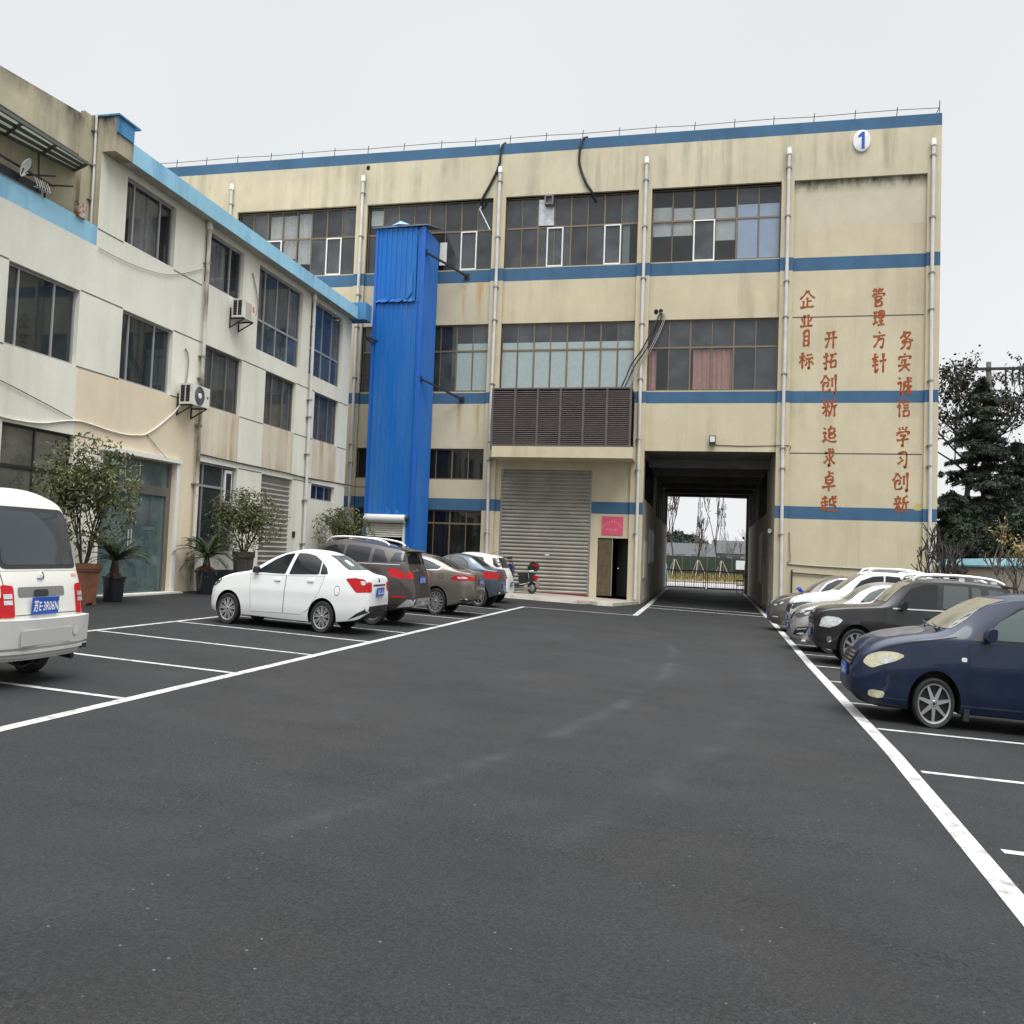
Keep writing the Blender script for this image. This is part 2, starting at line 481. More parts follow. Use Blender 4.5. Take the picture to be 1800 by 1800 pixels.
BLUEFILM = simple("blue_grey_film", (0.22, 0.27, 0.36), 0.4, vary=0.05)
CURT_W = simple("white_curtain", (0.55, 0.56, 0.56), 0.9, vary=0.08, vscale=6)
CURT_P = simple("pink_curtain", (0.52, 0.27, 0.24), 0.9, vary=0.10, vscale=5)
CURT_G = simple("grey_curtain", (0.24, 0.235, 0.235), 0.9, vary=0.18, vscale=4)
CURT_D = simple("brown_dark_curtain", (0.10, 0.092, 0.08), 0.9, vary=0.3, vscale=3)
STEEL = simple("grey_shutter_steel", (0.31, 0.29, 0.25), 0.55, 0.15, vary=0.14, vscale=1.6)
BLACK = simple("black_rubber", (0.012, 0.012, 0.012), 0.6)
IRON = simple("dark_iron", (0.03, 0.028, 0.028), 0.55, 0.3)
PVC = simple("grey_white_pipe", (0.56, 0.54, 0.52), 0.55, vary=0.12, vscale=2.5)
PVC_OLD = two_tone("stained_pipe", (0.55, 0.52, 0.46), (0.10, 0.085, 0.07), 2.2, 0.40, 0.62, 0.6, stretch=(1, 1, 0.35))
WHITEP = simple("white_plastic", (0.72, 0.72, 0.70), 0.5, vary=0.05)
WOODB = two_tone("brown_door_paint", (0.115, 0.085, 0.05), (0.085, 0.06, 0.035), 6, 0.4, 0.6, 0.5)
RED = simple("red_paint", (0.22, 0.02, 0.02), 0.6)

# ------------------------------------------------------------------ ground
def asphalt_mat():
    m, nt, n, l, b = new_mat("fresh_asphalt")
    g = n.new("ShaderNodeNewGeometry")
    def noise(s, d=5, rough=0.6, sc=(1, 1, 1)):
        mp = n.new("ShaderNodeMapping"); mp.inputs['Scale'].default_value = sc; l.new(g.outputs['Position'], mp.inputs['Vector'])
        t = n.new("ShaderNodeTexNoise"); t.inputs['Scale'].default_value = s; t.inputs['Detail'].default_value = d; t.inputs['Roughness'].default_value = rough
        l.new(mp.outputs[0], t.inputs['Vector']); return t.outputs['Fac']
    def rng(src, a, bb, c, d):
        mr = n.new("ShaderNodeMapRange"); mr.inputs[1].default_value = a; mr.inputs[2].default_value = bb
        mr.inputs[3].default_value = c; mr.inputs[4].default_value = d; l.new(src, mr.inputs[0]); return mr.outputs[0]
    def mult(a, bb):
        mx = n.new("ShaderNodeMixRGB"); mx.blend_type = 'MULTIPLY'; mx.inputs[0].default_value = 1
        for i, v in ((1, a), (2, bb)):
            if isinstance(v, tuple): mx.inputs[i].default_value = (*v, 1)
            else: l.new(v, mx.inputs[i])
        return mx.outputs[0]
    tint = n.new("ShaderNodeMixRGB"); tint.inputs[1].default_value = (0.0215, 0.0235, 0.0245, 1); tint.inputs[2].default_value = (0.0255, 0.0238, 0.0235, 1)
    l.new(rng(noise(0.33, 3), 0.38, 0.62, 0.0, 1.0), tint.inputs[0])
    c = mult(tint.outputs[0], rng(noise(0.45, 4), 0.3, 0.7, 0.86, 1.16))
    c = mult(c, rng(noise(1.1, 5, 0.6, (0.5, 2.0, 1)), 0.35, 0.72, 0.93, 1.14))
    c = mult(c, rng(noise(55, 4, 0.75), 0.34, 0.66, 0.42, 1.55))
    vo = n.new("ShaderNodeTexVoronoi"); vo.inputs['Scale'].default_value = 95.0; l.new(g.outputs['Position'], vo.inputs['Vector'])
    pits = rng(vo.outputs['Distance'], 0.0, 0.5, 1.25, 0.55)
    c = mult(c, pits)
    # dark open-textured patches where the binder shows
    wet = rng(noise(0.8, 5, 0.65, (0.7, 1.6, 1)), 0.46, 0.66, 0.0, 1.0)
    gr = rng(noise(42, 3, 0.65), 0.50, 0.60, 1.0, 0.18)
    mx = n.new("ShaderNodeMixRGB"); mx.blend_type = 'MULTIPLY'; l.new(wet, mx.inputs[0]); l.new(c, mx.inputs[1]); l.new(gr, mx.inputs[2])
    c = mx.outputs[0]
    # long pale tyre sweep from the passage, and one fainter beside it
    sp_ = n.new("ShaderNodeSeparateXYZ"); l.new(g.outputs['Position'], sp_.inputs[0])
    def mth(op, a, bb):
        q = n.new("ShaderNodeMath"); q.operation = op
        for i, v in enumerate((a, bb)):
            if isinstance(v, float): q.inputs[i].default_value = v
            else: l.new(v, q.inputs[i])
        return q.outputs[0]
    X, Y = sp_.outputs['X'], sp_.outputs['Y']
    for (a0, a1, a2, wd, gain) in ((-4.70, 0.536, -0.01734, 0.16, 0.45), (-3.1, 0.5, -0.0155, 0.22, 0.15)):
        curve = mth('ADD', mth('ADD', mth('MULTIPLY', mth('MULTIPLY', Y, Y), a2), mth('MULTIPLY', Y, a1)), a0)
        dist = mth('ABSOLUTE', mth('SUBTRACT', X, curve), 0.0)
        mk = mth('MULTIPLY', rng(dist, 0.0, wd, 1.0, 0.0), rng(noise(0.9, 4), 0.42, 0.62, 0.0, gain))
        mk = mth('MULTIPLY', mk, rng(Y, 20.0, 16.0, 0.0, 1.0))
        mk = mth('MULTIPLY', mk, rng(Y, 4.0, 5.5, 0.0, 1.0))
        mt = n.new("ShaderNodeMixRGB"); mt.inputs[2].default_value = (0.062, 0.064, 0.066, 1); l.new(mk, mt.inputs[0]); l.new(c, mt.inputs[1]); c = mt.outputs[0]
    # oil spots
    ov = n.new("ShaderNodeTexVoronoi"); ov.inputs['Scale'].default_value = 0.55; l.new(g.outputs['Position'], ov.inputs['Vector'])
    oil = mth('MULTIPLY', rng(ov.outputs['Distance'], 0.05, 0.22, 1.0, 0.0), rng(noise(3.5, 5, 0.7), 0.45, 0.6, 0.0, 0.7))
    mo = n.new("ShaderNodeMixRGB"); mo.inputs[2].default_value = (0.008, 0.008, 0.009, 1); l.new(oil, mo.inputs[0]); l.new(c, mo.inputs[1]); c = mo.outputs[0]
    # a few pale stone chips
    vs = n.new("ShaderNodeTexVoronoi"); vs.inputs['Scale'].default_value = 7.0; l.new(g.outputs['Position'], vs.inputs['Vector'])
    chip = rng(vs.outputs['Distance'], 0.035, 0.05, 1.0, 0.0)
    mx2 = n.new("ShaderNodeMixRGB"); mx2.inputs[2].default_value = (0.12, 0.115, 0.11, 1); l.new(chip, mx2.inputs[0]); l.new(c, mx2.inputs[1])
    l.new(mx2.outputs[0], b.inputs['Base Color'])
    l.new(rng(noise(0.6, 4), 0.3, 0.7, 0.72, 0.9), b.inputs['Roughness'])
    b.inputs['Specular IOR Level'].default_value = 0.35
    bp = n.new("ShaderNodeBump"); bp.inputs['Strength'].default_value = 0.8; bp.inputs['Distance'].default_value = 0.012
    l.new(noise(85, 3, 0.7), bp.inputs['Height']); l.new(bp.outputs[0], b.inputs['Normal'])
    return m
ASPHALT = asphalt_mat()

def sheet(mb, pts, dz, mi=0):
    mb.add([(x, y, gz(x, y) + dz) for x, y in pts], [tuple(range(len(pts)))], mi)

mb = MB()
xs = [-900, -200, -60, -14.0, -9, -4, 0, 4, 8.6, 60, 200, 900]
ys = [-60, -12, -5, 0, 5, 10, 15, 20, 25, 30, 35, 40, 45, 50, 54, 55, 56, 57, 58, 64, 1200]
for i in range(len(xs) - 1):
    for j in range(len(ys) - 1):
        sheet(mb, [(xs[i], ys[j]), (xs[i + 1], ys[j]), (xs[i + 1], ys[j + 1]), (xs[i], ys[j + 1])], 0)
ground = structure(mb.build("ground", ASPHALT, loc=(0, 0, 0)))

# painted bay markings
LINE = two_tone("road_paint", (0.42, 0.415, 0.385), (0.12, 0.118, 0.11), 7.0, 0.47, 0.74, 0.8, bump=0.1, detail=9)
mb = MB()
def stripe(a, b, w, dz=0.004, n=8):
    a, b = Vector((*a, 0)), Vector((*b, 0))
    d = (b - a).normalized(); s = Vector((-d.y, d.x, 0)) * w / 2
    for i in range(n):
        p, q = a.lerp(b, i / n), a.lerp(b, (i + 1) / n)
        sheet(mb, [((p - s).x, (p - s).y), ((q - s).x, (q - s).y), ((q + s).x, (q + s).y), ((p + s).x, (p + s).y)], dz)
stripe((-5.70, 1.0), (-5.62, 14.0), 0.13); stripe((-5.62, 14.0), (-5.50, 26.35), 0.13)
stripe((1.70, 3.6), (1.88, 9.5), 0.15); stripe((1.88, 9.5), (1.93, 17), 0.15); stripe((1.93, 17), (2.12, 30.0), 0.15)
stripe((-9.62, 5.0), (-9.46, 26.3), 0.10)
for y0, y1 in ((5.75, 5.70), (7.86, 7.76), (10.02, 9.83), (12.18, 11.98), (14.34, 14.16), (16.22, 16.06), (18.2, 18.15), (20.25, 20.22), (22.4, 22.28), (24.7, 24.4)):
    stripe((-9.5, y0), (-5.68, y1), 0.085, 0.0035)
for y in (6.5, 8.75, 10.86, 12.75, 14.98, 17.1, 19.2, 21.42, 23.75, 25.63, 27.65):
    stripe((1.98, y), (5.9, y + 0.12), 0.085, 0.0035)
stripe((-5.5, 26.3), (-2.1, 26.72), 0.09, 0.0035); stripe((-2.1, 26.72), (-2.12, 33.3), 0.17); stripe((-2.12, 33.3), (-2.38, 54.0), 0.17)
stripe((2.1, 31.3), (2.12, 34), 0.15); stripe((2.12, 34), (2.2, 54.0), 0.15)
stripe((-2.02, 31.45), (2.1, 31.75), 0.16, 0.0035); stripe((-2.02, 33.1), (2.1, 33.5), 0.16, 0.0035)
structure(mb.build("road_markings", LINE, loc=(0, 0, 0)))

# concrete apron in front of the roller shutter
mb = MB()
ap = [(-8.5, 33.58), (-8.5, 30.6), (-7.4, 30.35), (-6.9, 30.2), (-6.3, 30.32), (-5.7, 30.2), (-5.0, 30.28), (-4.4, 30.15), (-4.05, 30.75), (-3.7, 30.35), (-3.2, 30.5), (-2.65, 32.6), (-2.5, 33.3), (-3.0, 33.58)]
n = len(ap)
top = [(x, y, gz(x) + 0.11) for x, y in ap]; bot = [(x, y - 0.10 if y < 33 else y, gz(x) - 0.05) for x, y in ap]
mb.add(top + bot, [tuple(range(n))] + [(i, (i + 1) % n, n + (i + 1) % n, n + i) for i in range(n)])
structure(mb.build("concrete_apron", CONC, loc=(-5.5, 31.8, 0.2)))

# ------------------------------------------------------------------ windows
def make_window(parent, ax, c, u0, u1, z0, z1, cols, ztr=None, frame=BRONZE, pane=GLS, hangs=(), sashes=(), bw=0.032, thick=0.055, lower=None, name="window"):
    """frame with mullions at `cols` and a transom; c = plane of the frame front, inward is +Y (ax 1) or -X (ax 0)"""
    s = 1 if ax == 1 else -1
    def B(mb, a, b, lo, hi, d0, d1, mi=0):
        p, q = sorted((c + s * d0, c + s * d1))
        if ax == 1: mb.box(a, b, p, q, lo, hi, mi)
        else: mb.box(p, q, a, b, lo, hi, mi)
    def Q(mb, a, b, lo, hi, d, mi=0):
        e = c + s * d
        if ax == 1: mb.quad((a, e, lo), (b, e, lo), (b, e, hi), (a, e, hi), mi)
        else: mb.quad((e, a, lo), (e, b, lo), (e, b, hi), (e, a, hi), mi)
    f = MB()
    B(f, u0, u1, z0, z0 + bw, 0, 0.05); B(f, u0, u1, z1 - bw, z1, 0, 0.05)
    B(f, u0, u0 + bw, z0 + bw, z1 - bw, 0, 0.05); B(f, u1 - bw, u1, z0 + bw, z1 - bw, 0, 0.05)
    for i, u in enumerate(cols):
        t = thick if (i % 2 and len(cols) > 3) else bw
        B(f, u - t / 2, u + t / 2, z0 + bw, z1 - bw, -0.003 if t > bw else 0.002, 0.05)
    if ztr:
        B(f, u0 + bw, u1 - bw, ztr - 0.035, ztr + 0.035, 0.006, 0.046)
    w = f.build(name, frame, parent)
    g = MB()
    ue = [u0 + bw * 0.5, *cols, u1 - bw * 0.5]; ze = [z0 + bw * 0.5, *([ztr] if ztr else []), z1 - bw * 0.5]
    for i in range(len(ue) - 1):
        for j in range(len(ze) - 1):
            clear = any(h[0] != 'film' and h[1] < (ue[i] + ue[i + 1]) / 2 + 0.1 and h[2] > (ue[i] + ue[i + 1]) / 2 - 0.1 and h[3] < ze[j + 1] - .05 and h[4] > ze[j] + .05 for h in hangs)
            Q(g, ue[i], ue[i + 1], ze[j], ze[j + 1], 0.03, 1 if clear else 0)
    g.build("pane", [pane, GLS_CL], w, fix=False)
    for (kind, a, b, lo, hi, m) in hangs:
        h = MB()
        if kind == 'curtain':
            nn = max(8, int((b - a) / 0.05))
            ph = R.random() * 6
            for i in range(nn):
                ua, ub = a + (b - a) * i / nn, a + (b - a) * (i + 1) / nn
                da = 0.11 + 0.035 * math.sin(ua * 34 + ph) + 0.015 * math.sin(ua * 11)
                db = 0.11 + 0.035 * math.sin(ub * 34 + ph) + 0.015 * math.sin(ub * 11)
                ea, eb = c + s * da, c + s * db
                if ax == 1: h.quad((ua, ea, lo), (ub, eb, lo), (ub, eb, hi), (ua, ea, hi))
                else: h.quad((ea, ua, lo), (eb, ub, lo), (eb, ub, hi), (ea, ua, hi))
            h.build("curtain", m, w, smooth=60)
        else:
            Q(h, a, b, lo, hi, 0.028 if kind == 'film' else 0.07)
            h.build(kind if kind != 'film' else 'window_film', m, w)
    for (a, b, lo, hi) in sashes:
        h = MB(); t = 0.05
        B(h, a, b, lo, lo + t, -0.03, 0.0); B(h, a, b, hi - t, hi, -0.03, 0.0)
        B(h, a, a + t, lo + t, hi - t, -0.03, 0.0); B(h, b - t, b, lo + t, hi - t, -0.03, 0.0)
        h.build("sash", SASHW, w)
    return w

# ------------------------------------------------------------------ main factory building
D = 33.47
fac = thing("factory_building", "long four storey beige factory building with blue bands and a drive-through passage", "building", (0, D, 0))
PIL = [(-20.9, -20.39), (-14.83, -14.34), (-8.86, -8.34), (-2.97, -2.46), (2.40, 2.86), (7.51, 7.97)]
BAYS = [(-26.3, -20.9), (-20.39, -14.83), (-14.34, -8.86), (-8.34, -2.97), (-2.46, 2.40), (2.86, 7.51)]
XL, XR, YB = -26.8, 7.97, 54.3
ZT, ZB = 18.5, -0.5
BANDS = ((12.83, 13.34), (7.83, 8.28), (3.50, 3.97), (18.05, 18.5))
zsp = [z for b in BANDS for z in b]
def fmat(u, z):
    if any(a < z < b for a, b in BANDS): return 1
    if z > 16.28: return 2
    return 0
mb = MB()
holed_wall(mb, 1, D, XL, XR, ZB, ZT, [(a, b, ZB, 16.28) for a, b in BAYS], 0.12, -1, fmat, zsplit=zsp)
P1 = D + 0.12
WIN3, WIN2, WIN1, WIN0 = (13.37, 16.28), (8.32, 11.10), (4.74, 6.0), (0.95, 3.50)
def pm(k):
    def f(u, z):
        if any(a < z < b for a, b in BANDS): return 1
        if k == 'B' and (11.1 < z < 12.83 or 6 < z < 7.83): return 3
        if k == 'E' and z > 14.5: return 4
        return 0
    return f
for k, (a, b) in zip("LABCDE", BAYS):
    full = [(a, b, *w) for w in (WIN3, WIN2)]
    if k in "LAB": full += [(a, b, *w) for w in (WIN1, WIN0)]
    if k == 'C': full += [(-8.13, -4.46, ZB, 5.19), (-4.17, -2.985, ZB, 2.57)]
    if k == 'E': full = []
    holed_wall(mb, 1, P1, a, b, 5.97 if k == 'D' else ZB, 16.28, full, 0.13, -1, pm(k), zsplit=zsp + [14.5, 11.1, 6.0])
# blank sides, back and roof
holed_wall(mb, 0, XR, D, YB, ZB, ZT, [], 0.1, 1, lambda u, z: 1 if z > 18.05 else 0, zsplit=[18.05])
holed_wall(mb, 0, XL, D, YB, ZB, ZT, [], 0.1, -1, lambda u, z: 0)
holed_wall(mb, 1, YB, XL, XR, ZB, ZT, [(-2.58, 2.24, ZB, 5.97)], 0.2, 1, lambda u, z: 0)
mb.quad((XL, D, ZT), (XR, D, ZT), (XR, YB, ZT), (XL, YB, ZT), 2)
wall = mb.build("wall", [BEIGE, BLUE, BEIGE_TOP, BEIGE_RUST, BEIGE_SOOT], fac)
mb = MB()
for z in (16.6, 12.5, 7.5, 4.3):
    mb.box(XL + 0.3, XR - 0.3, P1 + 0.32, D + 3.4, z, z + 0.15) if z > 6.5 else (mb.box(XL + 0.3, -2.8, P1 + 0.32, D + 3.4, z, z + 0.15))
mb.box(XL + 0.2, -2.75, D + 3.4, D + 3.5, -0.3, 16.7); mb.box(2.75, XR - 0.2, D + 3.4, D + 3.5, -0.3, 16.7); mb.box(-2.75, 2.75, D + 3.4, D + 3.5, 6.3, 16.7)
for x in (-20.65, -14.58, -8.6, -2.72, 2.63):
    mb.box(x - 0.05, x + 0.05, P1 + 0.32, D + 3.4, 6.3 if -3 < x < 3 else -0.3, 16.6)
mb.build("interior", DARKIN, fac)
# scored joints on the blank bay and round the shutter
mb = MB()
for z in (11.07, 5.95):
    mb = MB(); mb.box(2.9, 7.47, P1 - 0.004, P1 + 0.01, z - 0.022, z + 0.022)
    mb.build("wall_joint", simple("dark_wall_joint", (0.10, 0.095, 0.085), 0.9), fac)  # dark strip along the scored joint

FP = P1 + 0.09   # window frame plane
def cols8(a, b, n): return [a + (b - a) * i / n for i in range(1, n)]
Z3, Z2 = (13.39, 16.26), (8.34, 11.08)
T3, T2 = 15.02, 10.02
# third row
for k, (a, b) in zip("LABCD", BAYS):
    n = 6 if k == 'D' else 8
    w = (b - a) / n
    H, S = [], []
    if k == 'A':
        H = [('curtain', a + 3 * w, a + 4 * w - .05, 14.2, 16.1, CURT_W), ('curtain', a + 2 * w + .1, a + 3 * w, 15.05, 16.1, CURT_W), ('curtain', a + 4 * w, a + 5 * w - 0.08, 13.95, 16.15, CURT_W)]
        S = [(a + 2 * w, a + 3 * w, 13.40, 15.0), (a + 6 * w, a + 7 * w, 13.40, 15.0)]
    if k == 'B':
        H = [('blind', a + 0.1, a + w - .05, 15.45, 16.1, CURT_W)]
        S = [(a + 6 * w, a + 7 * w, 13.40, 15.0)]
    if k == 'C':
        S = [(a + 2.55 * w, a + 3.55 * w, 13.40, 15.0), (a + 6 * w, a + 7 * w, 13.40, 15.0)]
        H = [('blind', a + 7.0 * w + .05, a + 7.5 * w, 13.45, 15.0, simple("grey_blind", (0.2, 0.22, 0.225), 0.7))]
    if k == 'D':
        H = [('blind', a + 0.06, a + w - .03, 14.45, 15.6, CURT_W), ('blind', a + w + .03, a + 2 * w - .04, 14.45, 15.55, CURT_W), ('blind', a + 2 * w + .04, a + 3 * w - .03, 15.05, 15.5, CURT_W),
             ('blind', a + 3 * w + .03, a + 4 * w - .04, 14.2, 15.5, CURT_W),
             ('film', a + 4 * w + .04, a + 5 * w - .03, 13.45, 15.55, BLUEFILM), ('film', a + 5 * w + .03, b - .05, 13.45, 15.55, BLUEFILM)]
        S = [(a + 2 * w, a + 3 * w, 13.40, 15.02)]
    make_window(fac, 1, FP, a + 0.01, b - 0.01, *Z3, cols8(a, b, n), T3, hangs=H, sashes=S)
    # second row
    H, S = [], []
    if k == 'B':
        H = [('film', a + 6 * w + .03, a + 7 * w - .03, 8.4, 9.98, FILM), ('film', a + 7 * w + .03, b - .05, 8.4, 9.98, FILM), ('film', a + 6 * w + .03, b - .05, 10.06, 10.33, FILM)]
    if k == 'C':
        H = [('film', a + i * w + .035, a + (i + 1) * w - .035, 8.4, 9.98, FILM) for i in range(8)]
        H += [('film', a + .05, b - .05, 10.06, 10.33, FILM)]
    if k == 'D':
        H = [('curtain', a + .06, a + 0.42 * w, 8.4, 9.95, CURT_P), ('curtain', a + 2.15 * w, a + 3.95 * w, 8.4, 9.95, CURT_P)]
    make_window(fac, 1, FP, a + 0.01, b - 0.01, *Z2, cols8(a, b, n), T2, hangs=H, sashes=S)
    if k in "LAB":
        make_window(fac, 1, FP, a + 0.01, b - 0.01, 4.76, 5.98, cols8(a, b, 8), None, pane=GLS_DK)
        make_window(fac, 1, FP, a + 0.01, b - 0.01, 0.97, 3.48, cols8(a, b, 8), 2.96, pane=GLS_DK)

# roller shutter with its slats, and the small double door
mb = MB()
z = 0.36; yy = P1 + 0.10
prof = []
k = 0
while z < 5.19:
    prof += [(yy - 0.045, z), (yy - 0.05, z + 0.045), (yy - 0.02, z + 0.085), (yy + 0.02, z + 0.10), (yy + 0.02, z + 0.145)]
    z += 0.148
prof.append((yy, 5.25))
for i in range(len(prof) - 1):
    (ya, za), (yb, zb) = prof[i], prof[i + 1]
    mb.quad((-8.13, ya, za), (-4.46, ya, za), (-4.46, yb, zb), (-8.13, yb, zb))
sh = mb.build("roller_shutter", STEEL, fac)
mb = MB(); mb.box(-8.13, -4.46, yy - 0.05, yy + 0.02, 0.28, 0.36); mb.build("bottom_rail", RED, sh)
mb = MB(); mb.box(-6.25, -6.07, yy - 0.05, yy - 0.028, 1.80, 1.86); mb.build("lock_plate", WHITEP, sh)
mb = MB()
mb.box(-8.13, -8.05, yy - 0.06, yy - 0.036, 0.3, 5.19); mb.box(-4.54, -4.46, yy - 0.06, yy - 0.036, 0.3, 5.19)
mb.build("guide_rail", simple("rail_steel", (0.28, 0.27, 0.25), 0.5, 0.4), sh)
mb = MB()
mb.box(-4.17, -3.585, P1 + 0.05, P1 + 0.09, 0.33, 2.55)
mb.box(-4.12, -3.63, P1 + 0.042, P1 + 0.05, 1.5, 2.45); mb.box(-4.12, -3.63, P1 + 0.042, P1 + 0.05, 0.45, 1.38)
dl = mb.build("door", WOODB, fac); dl["label"] = "closed brown door leaf"
mb = MB(); mb.bar((-3.60, P1 + 0.035, 0.33), (-3.60, P1 + 0.035, 2.55), 0.03); mb.build("edge_strip", simple("door_edge", (0.27, 0.25, 0.2), 0.5), dl)
mb = MB()
mb.prism([(-2.99, P1 + 0.1), (-2.99, P1 + 0.14), (-3.42, P1 + 0.62), (-3.45, P1 + 0.59)], 2, 0.33, 2.55)
do = mb.build("door", simple("dark_door_paint", (0.022, 0.019, 0.016), 0.5), fac); do["label"] = "dark door leaf standing open inwards"
mb = MB(); mb.lathe([(0.0, 0), (0.03, 0), (0.03, 0.05), (0, 0.05)], (-3.40, P1 + 0.50, 1.4), 10, 1); mb.build("handle", WHITEP, do)
# doorway of dark room behind
# canopy slab that carries the louvred cage
mb = MB()
mb.box(-8.2, -2.80, 32.17, P1, 5.52, 5.94); mb.box(-8.62, -8.2, 33.2, 33.46, 5.62, 5.9)
mb.build("canopy", BEIGE, fac)

# passage lining: walls, high dark glazing, beams, doors, notice boards
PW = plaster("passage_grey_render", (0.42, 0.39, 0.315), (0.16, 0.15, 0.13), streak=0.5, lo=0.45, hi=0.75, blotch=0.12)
mb = MB()
holed_wall(mb, 0, -2.46, D, YB, ZB, 5.97, [(34.0, 41.5, 4.15, 5.9), (42.2, 53.6, 3.9, 5.9), (38.6, 41.0, 0.6, 0.62)], 0.12, 1, lambda u, z: 0)
holed_wall(mb, 0, 2.40, D, YB, ZB, 5.97, [(38.0, 45.5, 3.9, 5.9), (46.2, 53.6, 3.9, 5.9), (34.6, 35.9, -0.4, 2.55), (38.6, 39.7, -0.4, 2.1)], 0.12, -1, lambda u, z: 0)
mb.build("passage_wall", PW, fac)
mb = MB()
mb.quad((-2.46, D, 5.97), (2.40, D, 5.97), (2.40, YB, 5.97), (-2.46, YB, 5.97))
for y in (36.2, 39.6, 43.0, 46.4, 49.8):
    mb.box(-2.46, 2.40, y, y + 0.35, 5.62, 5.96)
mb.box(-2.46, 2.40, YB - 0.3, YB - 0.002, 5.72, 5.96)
mb.build("passage_ceiling", simple("darkened_ceiling", (0.17, 0.165, 0.15), 0.95, vary=0.2, vscale=1.5), fac)  # ceiling colour darkened to deepen the shade inside the passage
for x, sgn, rows in ((-2.46, -1, ((34.0, 41.5, 4.15, 5.9), (42.2, 53.6, 3.9, 5.9))), (2.40, 1, ((38.0, 45.5, 3.9, 5.9), (46.2, 53.6, 3.9, 5.9)))):
    for (a, b, lo, hi) in rows:
        mb = MB(); xx = x + sgn * 0.10
        mb.quad((xx, a, lo), (xx, b, lo), (xx, b, hi), (xx, a, hi))
        pw_ = mb.build("passage_window", simple("black_glazing", (0.010, 0.012, 0.016), 0.8, spec=0.1), fac)
        mb = MB()
        for i in range(1, 6):
            u = a + (b - a) * i / 6
            mb.box(min(xx, xx - sgn * 0.02), max(xx, xx - sgn * 0.02), u - 0.02, u + 0.02, lo, hi)
        mb.box(min(xx, xx - sgn * 0.025), max(xx, xx - sgn * 0.025), a, b, (lo + hi) / 2 - .02, (lo + hi) / 2 + .02)
        mb.build("frame", simple("matt_black_frame", (0.012, 0.012, 0.012), 0.9), pw_)
for (a, b, hi) in ((34.6, 35.9, 2.55), (38.6, 39.7, 2.1)):
    mb = MB(); mb.quad((2.50, a, -0.3), (2.50, b, -0.3), (2.50, b, hi), (2.50, a, hi))
    d_ = mb.build("door", simple("passage_door_paint", (0.05, 0.05, 0.05), 0.5), fac)
    mb = MB(); mb.box(2.44, 2.50, a + 0.1, a + 0.16, 0.95, 1.1); mb.build("handle", ALU, d_)
mb = MB(); mb.box(-2.462, -2.40, 34.2, YB, ZB, 0.22); mb.box(2.34, 2.402, 35.95, 38.5, ZB, 0.1); mb.build("skirting", simple("skirting_cement", (0.16, 0.155, 0.145), 0.9, vary=0.2), fac)

